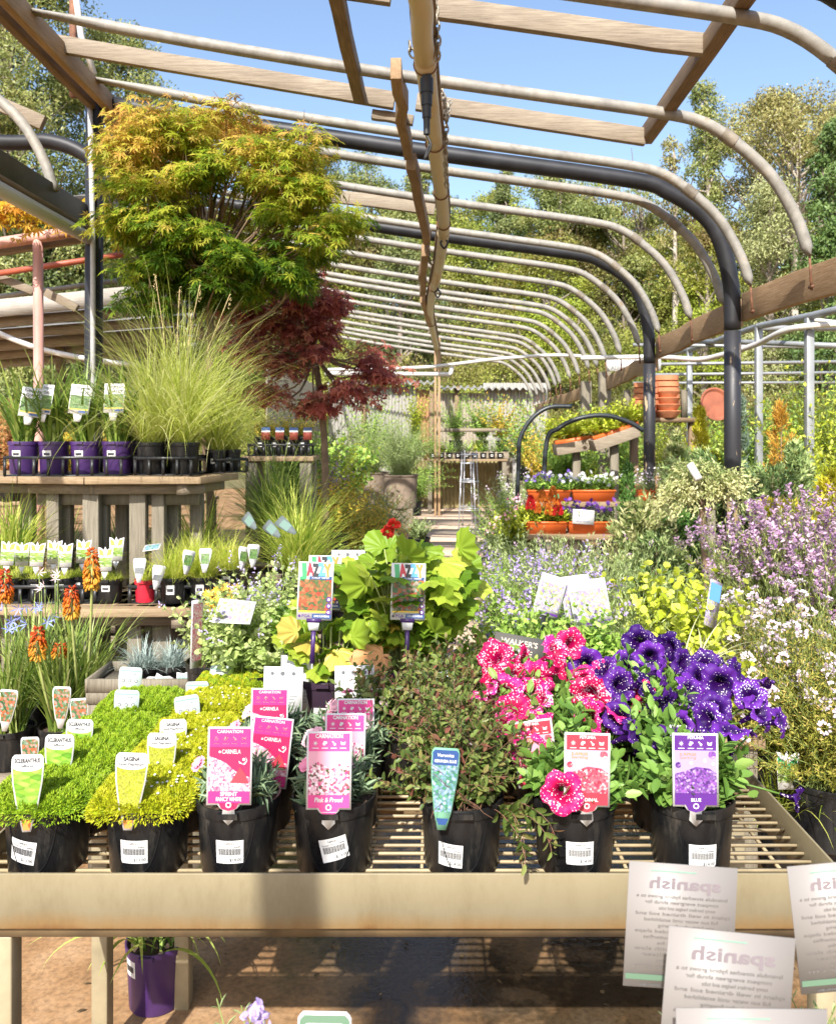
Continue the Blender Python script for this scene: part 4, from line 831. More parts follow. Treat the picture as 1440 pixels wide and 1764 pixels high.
# ---------------- cushions of moss-like ground cover
SCLER = leafmat('scleranthus', [(0.110, 0.209, 0.012), (0.221, 0.361, 0.015), (0.350, 0.475, 0.025), (0.460, 0.551, 0.060)], .25, .5); SAGIN = leafmat('sagina', [(0.205, 0.274, 0.008), (0.391, 0.431, 0.012), (0.539, 0.529, 0.020), (0.632, 0.588, 0.080)], .25, .5)
def cushion(name, r, h, n, seed):
    global rng
    k = rng; rng = np.random.default_rng(seed); q = MB(); p = rng.uniform(-1, 1, (int(n * 1.5), 2)); s = (np.abs(p) ** 4).sum(1) ** .25; p = p[s < 1][:n]; s = (np.abs(p) ** 4).sum(1) ** .25; n = len(p)
    und = .5 * np.sin(p[:, 0] * 7 + seed) * np.cos(p[:, 1] * 6 + seed * 2) + .4 * np.sin(p[:, 0] * 13 + p[:, 1] * 11 + seed)
    z = h * (1 - .75 * s ** 6) + .0035 * und + .003 * np.sin(p[:, 0] * 29 + 3 * p[:, 1]) - .018 * np.clip((s - .9) / .1, 0, 1) ** 2
    pos = np.stack([p[:, 0] * r, p[:, 1] * r, z], 1); out = np.stack([p[:, 0], p[:, 1], np.zeros(n)], 1) * (s ** 5)[:, None]
    dv = np.array([0, 0, 1.0]) + out * 1.5 + rng.normal(0, .45, (n, 3)) - np.array([0, 0, 1.3]) * np.clip((s - .85) / .15, 0, 1)[:, None]
    scatter(q, LEAF2, pos, dv, out + rng.normal(0, 1, (n, 3)), rng.uniform(.006, .0115, n), rng.uniform(.0024, .0038, n), np.clip(.5 + und * .22 + rng.normal(0, .2, n), 0, 1))
    pad = MB(); gx = np.linspace(-.96, .96, 15); XX, YY = np.meshgrid(gx, gx); ss = (np.abs(XX) ** 4 + np.abs(YY) ** 4) ** .25; f = 1 / np.maximum(1, ss)
    V = np.stack([XX * f * r, YY * f * r, h * (1 - .75 * np.minimum(ss, 1) ** 6) - .004], -1).reshape(-1, 3); pad.add(V, np.array([[j * 15 + i, j * 15 + i + 1, j * 15 + i + 16, j * 15 + i + 15] for j in range(14) for i in range(14)]), .2)
    q.join(pad); rng = k; return q
def potted(name, label, cat, X, Y, z, r=.085, h=.145, mat=None, group=None, rot=0, ridge=False, st=None, lug=True, sides=32):
    t = thing(name, label, cat, (X, Y, z), rot, group); add_pot(t, r, h, mat, ridge, st, lug, sides); return t
POTC = 'potted plant'
XS, XG, XC, XD, XV, XR, XB = -.792, -.585, -.40, -.203, .060, .292, .533
ROWY = (1.727, 1.905, 2.062, 2.275)
row_word = ('in the front row', 'in the second row', 'in the third row', 'in the back row')
for nm, X, mt, cols, gr in (('scleranthus', XS, SCLER, 'bright green', 'cushion ground cover pots'), ('pearlwort', XG, SAGIN, 'yellow green', 'cushion ground cover pots')):
    for i, Y in enumerate(ROWY):
        st = dict(ang=(-.05 if nm == 'pearlwort' else -.22), z=.42, tilt=(0 if nm == 'pearlwort' else -.16), price='$13.00') if i == 0 else None
        t = potted('potted_' + nm, f'pot of {cols} cushion {nm} {row_word[i]}', POTC, X, Y, ZG, group=gr, ridge=i == 0, st=st)
        o = cushion(nm, (.107 if nm == 'scleranthus' else .104), .020, 15000, 10 * i + len(nm)).build('foliage', mt, t, loc=(0, 0, .143))
        if nm == 'pearlwort':
            q = MB(); n = 26; p = disc(n, .09) + [0, 0, .172]; scatter(q, OVAL, p, rdir(n, -.2, .2), np.tile([0, -.4, 1.0], (n, 1)), .006, .006, .5); q.build('blossoms', PAPER, t)
for x0, i in ((.42, 3),):   # pearlwort behind the carnations
    Y = ROWY[3]; t = potted('potted_pearlwort', f"pot of yellow green cushion pearlwort {'behind' if i == 2 else 'right behind'} the magenta carnation labels", POTC, XC + (.0 if i == 2 else -.195) + .0, Y + (0 if i == 2 else .19), ZG, group='cushion ground cover pots')
    cushion('pearlwort', .10, .020, 13000, 31 + i).build('foliage', SAGIN, t, loc=(0, 0, .143))
t = potted('potted_scleranthus', 'rearmost pot of bright green cushion scleranthus beside the white backed labels', POTC, XS + .2, ROWY[3] + .19, ZG, group='cushion ground cover pots'); cushion('s', .102, .020, 13000, 57).build('foliage', SCLER, t, loc=(0, 0, .143))
for x, yt, i, tl in ((47, 1305, 0, 'front'), (100, 1270, 1, 'middle'), (133, 1243, 2, 'rear')):
    Y = ROWY[i]; L = lab_taper(f'{tl} white rimmed SCLERANTHUS label standing in bright green cushion foliage', 'SCLERANTHUS', 'biflorus', PIC_MOSS, 'moss picture labels')
    D = Y - .0935; L.at(PX(x, D), D, PZ(yt, D) - .114, -.10, .03 * (i - 1)); 
for x, yt, i, tl in ((222, 1302, 0, 'front'), (277, 1267, 1, 'middle'), (299, 1243, 2, 'rear')):
    Y = ROWY[i]; L = lab_taper(f'{tl} white rimmed SAGINA label standing in yellow green cushion foliage', 'SAGINA', 'Gold Pearlwort', PIC_SAG, 'moss picture labels')
    D = Y - .0935; L.at(PX(x, D), D, PZ(yt, D) - .114, -.10, .03 * (1 - i))
for x, yt, D, rl, lab in ((214, 1193, 2.18, .03, 'pale tapered label seen from behind, nearest of the two at the left'), (219, 1153, 2.36, .06, 'pale tapered label seen from behind, taller one at the left'), (331, 1202, 2.16, -.16, 'shaded grey green tapered label tilting left, seen from behind'),
                           (340, 1178, 2.36, -.03, 'pale tapered label seen from behind, half hidden by the shaded tilting one'), (377, 1150, 2.45, .04, 'white backed tapered label nearest the black pot of mint leaved plants')):
    lab_back(lab).at(PX(x, D), D, PZ(yt, D) - .122, -.12, rl)

# ---------------- carnations
CARN = leafmat('carnation_leaves', [(0.060, 0.100, 0.060), (0.120, 0.190, 0.100), (0.220, 0.310, 0.170), (0.300, 0.380, 0.220)], .2, .4)
def frilly(rings=2, n=30):
    V = [(0, 0, 0)]; Fs = []
    for k in range(rings):
        r = .5 - .17 * k; z0 = .05 + .13 * k; b0 = len(V)
        for i in range(n):
            a = i / n * 6.283 + k * .6; rr = r * (1 + .10 * (i % 2) - .16 * (math.cos(a * 2.5) ** 8)); V.append((math.cos(a) * rr, math.sin(a) * rr, z0 + .07 * math.sin(i * 2.4)))
        Fs += [[0, b0 + i, b0 + (i + 1) % n] for i in range(n)]
    return T_(V, np.array(Fs))
FRILL = frilly()
m, t, b = base_mat('carnation_petals'); a = nn(t, 'Attribute', attribute_name='tint'); t.links.new(ramp(t, a.outputs['Fac'], even([(.62, .12, .26), (.78, .42, .50), (.82, .66, .66), (.70, .22, .32)])), b.inputs['Base Color']); b.inputs['Roughness'].default_value = .6; CPET = m
def flower_obj(par, tm, pos, dirn, size, mat, tint=.5, name='flower'):
    """one flower as its own part; template z axis is the way it faces"""
    V, Fs = tm; z = nrm(np.array(dirn, float)); x = nrm(np.cross([.2, .3, 1.0], z)); y = np.cross(z, x); a = rng.uniform(0, 6.28); x, y = x * math.cos(a) + y * math.sin(a), y * math.cos(a) - x * math.sin(a)
    q = MB(); q.add((V[:, :1] * x + V[:, 1:2] * y + V[:, 2:3] * z) * size, Fs, tint if np.isscalar(tint) else np.asarray(tint, float)); return q.build(name, mat, par, smooth=True, loc=pos)
def carnation(label, X, Y, nfl, group, st=None, ridge=False, seed=0):
    t = potted('potted_carnation', label, POTC, X, Y, ZG, group=group, ridge=ridge, st=st); lb, sb = MB(), MB(); n = 46; a = rng.uniform(0, 6.28, n)
    b0 = disc(n, .055) + [0, 0, .13]; tp, td = shoots(lb, sb, b0, a, rng.uniform(.03, .095, n), rng.uniform(.1, 1.1, n), .5, 8, .062, .16, tint=(.1, .9), ang=.75, r=.0015, end=.4, ymin=-.07)
    lb.build('foliage', CARN, t); sb.build('stems', CARN, t)
    for k in range(nfl):
        az = rng.uniform(0, 6.28); q = rng.uniform(.02, .085); p = np.array([math.cos(az) * q, math.sin(az) * q, .19 + rng.uniform(-.01, .035)]); d = np.array([math.cos(az) * .6, math.sin(az) * .6 - .5, .8])
        f = flower_obj(t, FRILL, p, d, rng.uniform(.026, .036), CPET, rng.uniform(0, 1)); 
    return t
for i, (Y, nf) in enumerate(zip(ROWY[:3], (3, 3, 4))):
    carnation(f'black pot of grey green carnations {row_word[i]} behind the SPRINT labels', XC, Y, nf, 'potted carnations', dict(ang=.0, z=.42) if i == 0 else None, i == 0)
    carnation(f'black pot of pink and white carnations {row_word[i]} behind the Pink & Proud labels', XD, Y, nf + 6, 'potted carnations', dict(ang=.12, z=.46, tilt=.22, price='$13.00') if i == 0 else None, i == 0)
for x, yt, D, kind, rl, lab in ((394, 1258, 1.634, 'sprint', 0, 'front magenta CARNATION SPRINT FANCY WHITE label'), (457, 1240, 1.812, 'sprint', .10, 'darker CARNATION SPRINT label leaning right behind the front one'), (462, 1190, 1.97, 'sprint', .01, 'rearmost CARNATION SPRINT label, only its top showing'),
                                 (566, 1266, 1.634, 'pink', 0, 'front pink CARNATION Pink & Proud label'), (593, 1234, 1.812, 'pink', .01, 'middle pink CARNATION label in the Pink & Proud row'), (612, 1208, 1.97, 'pink', .0, 'rear pink CARNATION label in the Pink & Proud row'), (657, 1190, 2.16, 'pink', .02, 'shaded CARNATION label half buried beside the dark leaved plants')):
    L = lab_carnation(lab, kind); L.at(PX(x, D), D, PZ(yt, D) - .1585, -.11, rl, 0)
for x, yt, D, rl, lab in ((486, 1150, 2.30, .02, 'white information card nearest the magenta labels, left of the purple stickered pot'), (511, 1130, 2.38, 0, 'taller white information card just left of the stickered dark pot'), (612, 1148, 2.28, -.02, 'white information card right of the stickered dark pot'), (638, 1131, 2.36, .01, 'white information card furthest right, under the orange leaf')):
    info_card(lab, (.108 if D < 2.33 else .09), .16).at(PX(x, D), D, PZ(yt, D) - .16, -.06, rl)

# ---------------- veronica
VERO = leafmat('veronica_leaves', [(.07, .028, .022), (.05, .075, .018), (.10, .15, .03), (.22, .28, .07), (.20, .075, .05)], .3, .4); STEMR = plain('reddish_stems', (.20, .10, .06), .6, 0, .2)
def veronica(label, X, Y, st=None, ridge=False, trail=False):
    t = potted('potted_speedwell', label, POTC, X, Y, ZG, group='pots of bronze leaved speedwell', ridge=ridge, st=st); lb, sb = MB(), MB(); n = 125; a = rng.uniform(0, 6.28, n)
    b0 = disc(n, .07) + [0, 0, .13]; shoots(lb, sb, b0, a, rng.uniform(.09, .22, n), rng.uniform(.0, 1.05, n), rng.uniform(.1, 1.0, n), 8, .034, .50, tm=OVAL, tint=(.1, 1.), ang=1.0, r=.0012, end=.3, wob=.25, ymin=-.075)
    if trail:
        n = 5; b1 = np.array([[.07, -.05, .135]] * n) + rng.normal(0, .01, (n, 3)); shoots(lb, sb, b1, rng.uniform(-1.4, -.5, n), rng.uniform(.14, .20, n), 1.2, 1.9, 7, .038, .46, tm=OVAL, tint=(.3, .9), r=.0014, end=.3)
    lb.build('foliage', VERO, t); sb.build('stems', STEMR, t); return t
for i, Y in enumerate(ROWY): veronica(f'black pot of bronze leaved speedwell {row_word[i]} of the middle column', XV + (.0, .01, -.02, -.0)[i], Y, dict(ang=-.33, z=.36, tilt=-.05, w=.05) if i == 0 else None, i == 0, i == 0)
veronica('second pot of bronze leaved speedwell beside the rearmost one, below the rounded geum leaf', XV + .15, ROWY[3] - .08); veronica('rambling bronze leaved speedwell behind the pink carnations', XV - .16, ROWY[2] + .08)
lab_veronica('front tapered Veronica GEORGIA BLUE label hooked on the pot rim').at(PX(762, 1.634), 1.634, ZP - .002, -.10, .06); D = 1.83
lab_veronica('rear Veronica GEORGIA BLUE label almost buried in foliage').at(PX(780, D), D, PZ(1278, D) - .123, -.05)
for x, yt, D, rl, lab in ((775, 1158, 2.25, 0, 'pale green backed label in the dark foliage, furthest back'), (760, 1190, 2.2, .02, 'green and white label at the left in the dark foliage'), (782, 1204, 2.15, 0, 'green and white label in the middle of the dark foliage'), (829, 1232, 2.05, .1, 'pale green label tilting right beside the pink petunias')):
    lab_back(lab, W=.066, H=.11).at(PX(x, D), D, PZ(yt, D) - .108, -.1, rl)

# ---------------- petunias
PETL = leafmat('petunia_leaves', [(0.034, 0.078, 0.013), (0.082, 0.174, 0.028), (0.180, 0.319, 0.058), (0.320, 0.475, 0.120)], .3, .45)
def trumpet(n=40, seed=0):
    r_ = np.random.default_rng(seed); V = []; prof = [(.05, -.75), (.07, -.45), (.12, -.22), (.22, -.06), (.36, .00), (.46, -.01), (.52, -.07)]
    for k, (r, z) in enumerate(prof):
        e = max(0, (k - 2) / 4)
        for i in range(n):
            a = i / n * 6.283; lobe = 1 - .17 * e * (math.cos(a * 2.5) ** 6) * (1.0); ruff = e * e * (.055 * math.sin(a * 10 + seed) + .03 * math.sin(a * 15 + 2 * seed)) + e * .09 * math.cos(a * 2 + seed) + e * .035 * math.cos(a * 5 + seed)
            V.append((r * lobe * math.cos(a) * (1 + .02 * r_.normal() * e), r * lobe * math.sin(a), z + ruff))
    K = len(prof); i = np.arange(n); j = (i + 1) % n
    return T_(V, np.concatenate([np.stack([k * n + i, k * n + j, (k + 1) * n + j, (k + 1) * n + i], 1) for k in range(K - 1)]))
TRUMP = [trumpet(seed=k) for k in range(4)]
def petmat(name, c, c2, throat, dens):
    m, t, b = base_mat(name); tc = nn(t, 'TexCoord'); oi = nn(t, 'ObjectInfo'); v = nn(t, 'TexVoronoi'); v.inputs['Scale'].default_value = 230; v.voronoi_dimensions = '4D'; t.links.new(tc.outputs['Object'], v.inputs['Vector'])
    ml = nn(t, 'Math', operation='MULTIPLY'); t.links.new(oi.outputs['Random'], ml.inputs[0]); ml.inputs[1].default_value = 30; t.links.new(ml.outputs[0], v.inputs['W'])
    n2 = nn(t, 'TexNoise'); n2.inputs['Scale'].default_value = 38; t.links.new(tc.outputs['Object'], n2.inputs['Vector'])
    sub = nn(t, 'Math', operation='SUBTRACT'); t.links.new(v.outputs['Distance'], sub.inputs[0]); s2 = nn(t, 'Math', operation='MULTIPLY'); t.links.new(n2.outputs[0], s2.inputs[0]); dn = nn(t, 'MapRange'); t.links.new(oi.outputs['Random'], dn.inputs[0]); dn.inputs[3].default_value = dens[0]; dn.inputs[4].default_value = dens[1]; t.links.new(dn.outputs[0], s2.inputs[1]); t.links.new(s2.outputs[0], sub.inputs[1])
    spots = ramp(t, sub.outputs[0], [(0.0, (1, 1, 1)), (.035, (0, 0, 0))])
    mx = nn(t, 'Mix', data_type='RGBA'); a = nn(t, 'Attribute', attribute_name='tint'); t.links.new(ramp(t, a.outputs['Fac'], [(0, throat), (.16, c), (1, c2)]), mx.inputs[6]); mx.inputs[7].default_value = (.80, .70, .76, 1); t.links.new(spots, mx.inputs[0])
    t.links.new(mx.outputs[2], b.inputs['Base Color']); b.inputs['Roughness'].default_value = .55; b.inputs['Specular IOR Level'].default_value = .25
    tr = nn(t, 'BsdfTranslucent'); t.links.new(mx.outputs[2], tr.inputs[0]); ms = nn(t, 'MixShader'); ms.inputs[0].default_value = .25; t.links.new(b.outputs[0], ms.inputs[1]); t.links.new(tr.outputs[0], ms.inputs[2]); t.links.new(ms.outputs[0], t.nodes['Material Output'].inputs[0]); return m
PETM = petmat('petunia_pink', (.58, .005, .075), (.62, .02, .20), (.3, 0, .05), (.50, .86)); PETV = petmat('petunia_violet', (.028, .004, .10), (.13, .022, .30), (.02, 0, .06), (.40, .66)); THR = plain('petunia_throat', (.16, .10, .02), .7, 0, .3)
def petunia(label, X, Y, mat, flowers, st=None, ridge=False, spread=.13, hgt=(.08, .19), group=None, leafn=70):
    t = potted('potted_petunia', label, POTC, X, Y, ZG, group=group, ridge=ridge, st=st); lb, sb = MB(), MB(); a = rng.uniform(0, 6.28, leafn)
    b0 = disc(leafn, .06) + [0, 0, .13]; shoots(lb, sb, b0, a, rng.uniform(*hgt, leafn), rng.uniform(.0, 1.0, leafn), rng.uniform(0, .5, leafn), 7, .056, .48, tm=OVAL, tint=(.1, .9), ang=.85, r=.0022, end=.4, wob=.2, ymin=-.07)
    for (wx, wy, wz), d, s in flowers:
        p = np.array([wx - X, wy - Y, wz - ZG]); d = nrm(np.array(d, float)); tm = TRUMP[int(rng.integers(4))]; n = len(tm[0]); flower_obj(t, tm, p, d, s, mat, np.repeat([0, 0, 0, .06], n // 7).tolist() + np.repeat(rng.uniform(.15, 1), n - 4 * (n // 7)).tolist() if True else 0)
        q = MB(); st0 = np.array([rng.uniform(-.04, .04), rng.uniform(-.04, .04), .14]); e = p - d * s * .74; tube(sb, spline([st0, (st0 + e) / 2 + [0, 0, .02], e], 6), .0022, 5)
    lb.build('foliage', PETL, t); sb.build('stems', PETL, t); return t
def fl(x, y, D, s=.086, face=None):
    d = np.array([rng.normal(0, .8), -.6 + rng.normal(0, .4), .5 + rng.normal(0, .5)]) if face is None else np.array(face); return (P(x, y, D), d, s * rng.uniform(.88, 1.12))
pk = [[fl(968, 1366, 1.615, .078, (-.15, -1, .25))],
      [fl(905, 1285, 1.84), fl(860, 1250, 1.86), fl(945, 1262, 1.85), fl(925, 1205, 1.95), fl(1010, 1235, 1.9), fl(1060, 1222, 1.88), fl(1015, 1200, 1.93), fl(885, 1215, 1.95)],
      [fl(850, 1130, 2.12), fl(905, 1140, 2.1), fl(960, 1122, 2.12, .085), fl(838, 1165, 2.05), fl(880, 1172, 2.04), fl(930, 1165, 2.05), fl(965, 1150, 2.06), fl(1000, 1175, 2.05), fl(1040, 1160, 2.1), fl(870, 1195, 2.0), fl(910, 1185, 2.0), fl(1105, 1200, 1.98), fl(835, 1190, 2.0), fl(985, 1108, 2.15)]]
for i in range(3): petunia(f'black pot of speckled hot pink petunias {row_word[i]}' + (', one bloom over its label' if i == 0 else ''), XR - (0, 0, .03)[i], ROWY[i], PETM, pk[i], dict(ang=-.02, z=.40) if i == 0 else None, i == 0, group='pots of speckled petunias', hgt=((.06, .13), (.08, .17), (.10, .20))[i])
vi = [[fl(1376, 1378, 1.66, .055, (.8, -.5, -.1)), fl(1345, 1243, 1.78, .07, (.7, -.5, .3)), fl(1262, 1255, 1.74), fl(1215, 1240, 1.78)],
      [fl(1070, 1180, 1.98), fl(1110, 1175, 1.97), fl(1065, 1235, 1.86, .07), fl(1140, 1215, 1.88), fl(1090, 1265, 1.82), fl(1170, 1250, 1.84, .07), fl(1240, 1180, 1.95), fl(1290, 1195, 1.9), fl(1230, 1222, 1.86), fl(1310, 1225, 1.88), fl(1150, 1285, 1.8), fl(1190, 1195, 1.93), fl(1275, 1160, 2.0)],
      [fl(1035, 1150, 2.1), fl(1080, 1142, 2.12), fl(1120, 1132, 2.14), fl(1150, 1115, 2.16), fl(1180, 1142, 2.1), fl(1210, 1165, 2.05), fl(1145, 1160, 2.05), fl(1255, 1152, 2.08), fl(1300, 1170, 2.04), fl(1010, 1145, 2.14), fl(1100, 1108, 2.2), fl(1215, 1138, 2.14)]]
for i in range(3): petunia(f'black pot of white flecked violet petunias {row_word[i]} at right', XB - (0, .0, .02)[i], ROWY[i], PETV, vi[i], dict(ang=.0, z=.36) if i == 0 else None, i == 0, group='pots of speckled petunias', hgt=((.07, .15), (.10, .19), (.10, .21))[i], leafn=95 if i < 1 else 80)
lab_petunia('red and pink PETUNIA label partly hidden by a pink bloom', blue=False).at(PX(1010, 1.634), 1.634, ZP, -.10, .03)
lab_petunia('purple PETUNIA BLUE label on the pot at the right end of the bench').at(PX(1198, 1.634), 1.634, ZP, -.08, .015)
lab_petunia('red PETUNIA label leaning left behind the pink bloom', blue=False).at(PX(930, 1.82), 1.82, PZ(1245, 1.82) - .15, -.1, -.12)
lab_petunia('purple PETUNIA label mostly hidden by violet flowers').at(PX(1187, 1.82), 1.82, PZ(1255, 1.82) - .15, -.1, .04)
# ================================================================ behind the front bench
# ---------- geums with big rounded leaves
GEUM = leafmat('geum_leaves', [(.09, .18, .015), (.19, .31, .025), (.31, .42, .04), (.44, .50, .07)], .4, .42, spec=.25)
GEUMY = leafmat('geum_yellowing', [(.55, .42, .05), (.62, .46, .10), (.45, .44, .07)], .35, .45); ORLEAF = leafmat('geum_orange_leaf', [(.62, .28, .10), (.66, .38, .18)], .35, .5)
STEMG = plain('green_stems', (.20, .26, .07), .55, 0, .25); STEMP = plain('pale_stems', (.32, .36, .12), .55, 0, .2)
def geum(label, X, Y, z, pot, leaves, n, L, H, seed, rp=.1, hp=.18):
    t = potted('potted_geum', label, POTC, X, Y, z, rp, hp, pot, 'large leaved potted geums', sides=36); lb, sb, yb = MB(), MB(), MB()
    r_ = np.random.default_rng(seed)
    for k in range(n):
        a = r_.uniform(0, 6.28); l = r_.uniform(*H); le = r_.uniform(.02, .55); h = np.array([math.cos(a), math.sin(a), 0]); b0 = np.array([h[0] * .04, h[1] * .04, hp - .015]); e = b0 + h * l * math.sin(le) + [0, 0, l * math.cos(le)]
        tube(sb, spline([b0, (b0 + e) / 2 + [0, 0, l * .1], e], 6), np.linspace(.0034, .002, 6), 5); d = h * r_.uniform(.5, 1.0) + np.array([0, -.3, r_.uniform(-.75, .45)]); up = np.array([0, -.75, .8]) + h * .3 + r_.normal(0, .25, 3)
        ll = L * r_.uniform(.65, 1.15); scatter(yb if r_.uniform() < (.06 if l < .2 else 0) else lb, ROUND, (e - nrm(d) * ll * .1)[None], d[None], up[None], ll, ll * 1.02, r_.uniform(0, 1))
    for (x, y, D, ll, dx, mb_) in leaves:
        p = P(x, y, D) - np.array([X, Y, z]); scatter(lb if mb_ == 0 else yb, ROUND, p[None], np.array([[dx, -.35, -.9 if mb_ == 2 else .3]]), np.array([[0, -1, .45]]), ll, ll, .55)
    lb.build('foliage', GEUM, t, smooth=True); sb.build('leaf_stalks', STEMP, t)
    if yb.n: yb.build('yellow_leaves', GEUMY, t)
    return t
g1 = geum('big leaved geum with a red bloom in a purple pot behind the right JAZZY label', PX(700, 2.55), 2.58, ZG, POTP, [(745, 1095, 2.42, .105, .1, 0), (785, 950, 2.5, .10, .3, 0), (640, 1010, 2.42, .11, -.5, 0), (755, 1040, 2.38, .10, .2, 0), (700, 965, 2.45, .11, .1, 0)], 270, .088, (.10, .37), 4, .098, .17)
g2 = geum('smaller yellowing geum in a dark stickered pot behind the left JAZZY label', PX(562, 2.45), 2.46, ZG, plain('pot_dark_plum', (.035, .02, .035), .35, 0, .2, 10), [(520, 1090, 2.36, .075, -.8, 1), (600, 1100, 2.36, .085, .5, 0)], 60, .08, (.06, .19), 9, .095, .175)
sticker(bpy.data.objects[g2.children[0].name], .095, .175, 0, .45, .05, .046)
q = MB(); scatter(q, ROUND, (P(670, 1118, 2.36) - np.array(g1.location))[None], np.array([[-.7, -.5, -.3]]), np.array([[.1, -.8, .8]]), .125, .11, .4); q.build('orange_leaf', ORLEAF, g1)
q = MB(); sb = MB(); 
for x, y in ((678, 905), (668, 916)):
    p = P(x, y, 2.5) - np.array(g1.location); d = rdir(34); scatter(q, OVAL, np.repeat(p[None], 34, 0) + d * .006, d, rdir(34), .017, .015, rng.uniform(0, 1, 34))
tube(sb, spline([P(712, 1000, 2.5) - np.array(g1.location), P(700, 945, 2.5) - np.array(g1.location), P(676, 912, 2.5) - np.array(g1.location)], 10), .0035, 6)
q.build('red_bloom', plain('geum_red', (.62, .03, .015), .6, 0, .2), g1); sb.build('bloom_stalk', STEMP, g1)
lab_jazzy('front JAZZY label with a red flower picture above the yellowing geum', PIC_RED).at(PX(541, 2.33), 2.33, PZ(1068, 2.33), -.08, .035)
lab_jazzy('JAZZY label with a red and green picture in front of the purple potted geum', PIC_ORA).at(PX(702, 2.38), 2.38, PZ(1068, 2.38), -.08, .02)
lab_jazzy('JAZZY label half hidden directly behind the left one', PIC_RED).at(PX(558, 2.5), 2.5, PZ(1050, 2.5) + .0, -.08, .02)
for x, yt, D, lab in ((565, 963, 2.75, 'pale green backed label standing behind the left geum label'), (600, 948, 2.85, 'pale green backed label just left of the tall geum leaves')): info_card(lab, .115, .13).at(PX(x, D), D, PZ(yt, D) - .13, -.05)

# ---------- mint leaved plants and the bronze yellow flowers at left of bench two
AGAS = leafmat('mint_leaves', [(0.220, 0.340, 0.080), (0.360, 0.480, 0.130), (0.480, 0.580, 0.200), (0.580, 0.640, 0.300)], .4, .5)
LILF = leafmat('lilac_petals', [(.30, .22, .55), (.45, .36, .68), (.60, .52, .76), (.72, .62, .78)], .3, .6)
def bushy(name, label, X, Y, z, r, hp, pot, leaf, n, H, ll, lw, tm=OVAL, lean=1.0, fl=None, fln=0, fls=.008, nl=7, group=None, tint=(.1, .9), wob=.2, droop=.4, rs=.0018, spike=None, st=None, ang=.95, base=.6, stem=None):
    t = potted(name, label, POTC, X, Y, z, r, hp, pot, group, st=st); lb, sb = MB(), MB(); a = rng.uniform(0, 6.28, n); b0 = disc(n, r * base) + [0, 0, hp - .02]
    ln = rng.uniform(0, lean, n); Lh = rng.uniform(*H, n)
    tp, td = shoots(lb, sb, b0, a, Lh, ln, droop, nl, ll, lw, tm=tm, tint=tint, ang=ang, r=rs, end=.35, wob=wob)
    lb.build('foliage', leaf, t); sb.build('stems', stem or STEMG, t)
    if fl:
        q = MB(); k = min(fln, n); idx = rng.permutation(n)[:k]
        if spike: 
            Ls, Ws, m = spike
            for i in range(m): 
                u = i / m; ph = i * 2.4 + rng.uniform(0, 6, k); s1 = nrm(np.cross(td[idx], [.2, .3, 1.0])); s2 = np.cross(td[idx], s1); o = np.cos(ph)[:, None] * s1 + np.sin(ph)[:, None] * s2
                scatter(q, OVAL, tp[idx] + td[idx] * (Ls * (u - .35)) + o * Ws * .4 * (1 - .4 * u), o + td[idx] * .6 + rng.normal(0, .3, (k, 3)), td[idx] + rng.normal(0, .3, (k, 3)), fls * rng.uniform(.8, 1.3, k), fls * .75, np.clip(rng.normal(.5, .25, k), 0, 1))
        else:
            for i in range(10): scatter(q, OVAL, tp[idx] + rng.normal(0, fls, (k, 3)), rdir(k, 0, 1), rdir(k), fls, fls * .8, np.clip(rng.normal(.5, .28, k), 0, 1))
        q.build('blossoms', fl, t)
    return t
bushy('potted_mint', 'right one of two black pots of pale mint leaved plants left of the geums', PX(432, 2.5), 2.52, ZG, .098, .17, POTB, AGAS, 85, (.16, .31), .036, .72, lean=.75, fl=LILF, fln=30, fls=.007, spike=(.03, .01, 8), nl=8, tint=(.2, 1))
bushy('potted_mint', 'left one of two black pots of pale mint leaved plants', PX(372, 2.62), 2.62, ZG - .0, .09, .17, POTB, AGAS, 60, (.12, .28), .034, .72, lean=.8, fl=LILF, fln=16, fls=.007, spike=(.03, .01, 8), nl=7, tint=(.2, 1))
bushy('potted_mint', 'taller pale mint leaved plant behind the two black pots of mint', PX(470, 2.72), 2.72, ZG, .08, .14, POTB, AGAS, 75, (.22, .38), .032, .7, lean=.5, fl=LILF, fln=40, fls=.007, spike=(.035, .011, 9), nl=8, tint=(.2, 1))
DAISY = T_([(0, 0, .03)] + [(math.cos(a) * (.5 if i % 2 else .26), math.sin(a) * (.5 if i % 2 else .26), .06) for i, a in enumerate(np.arange(24) / 24 * 6.283)], np.array([[0, 1 + i, 1 + (i + 1) % 24] for i in range(24)]))
YPET = plain('golden_petals', (.72, .36, .02), .6, 0, .25, 60)
t = bushy('potted_daisies', 'pot of golden daisies with bronze centres left of the mint leaved plants', PX(388, 2.86), 2.88, ZG, .075, .13, POTB, AGAS, 40, (.1, .2), .03, .4, lean=.7, group=None)
for x, y, D in ((372, 1019, 2.72), (388, 1012, 2.7), (400, 1022, 2.7), (378, 1030, 2.66), (363, 1038, 2.7), (406, 1014, 2.74), (395, 1034, 2.68), (357, 1024, 2.76), (368, 1050, 2.66)):
    flower_obj(t, DAISY, P(x, y, D) - np.array(t.location), (rng.normal(0, .3), -.8, .7), .042, YPET)
L = Lab('lilac picture label lying flat on the mint leaved plant').card([(-.055, 0), (.055, 0), (.06, .075), (-.048, .08)]).part('picture', PIC_NEP, lambda q: rect(q, -.046, .006, .05, .07, .0012)); L.at(PX(398, 2.40), 2.40, PZ(1074, 2.4), -.75, .05)
L = Lab('tall thin plant label seen edge on beside the golden daisies').card([(-.03, 0), (.03, 0), (.03, .2), (-.03, .2)]).part('picture', PIC_CRIM, lambda q: rect(q, -.026, .02, .026, .19, .0012)); L.at(PX(338, 2.52), 2.52, PZ(1150, 2.52), -.05, .12, 1.25)

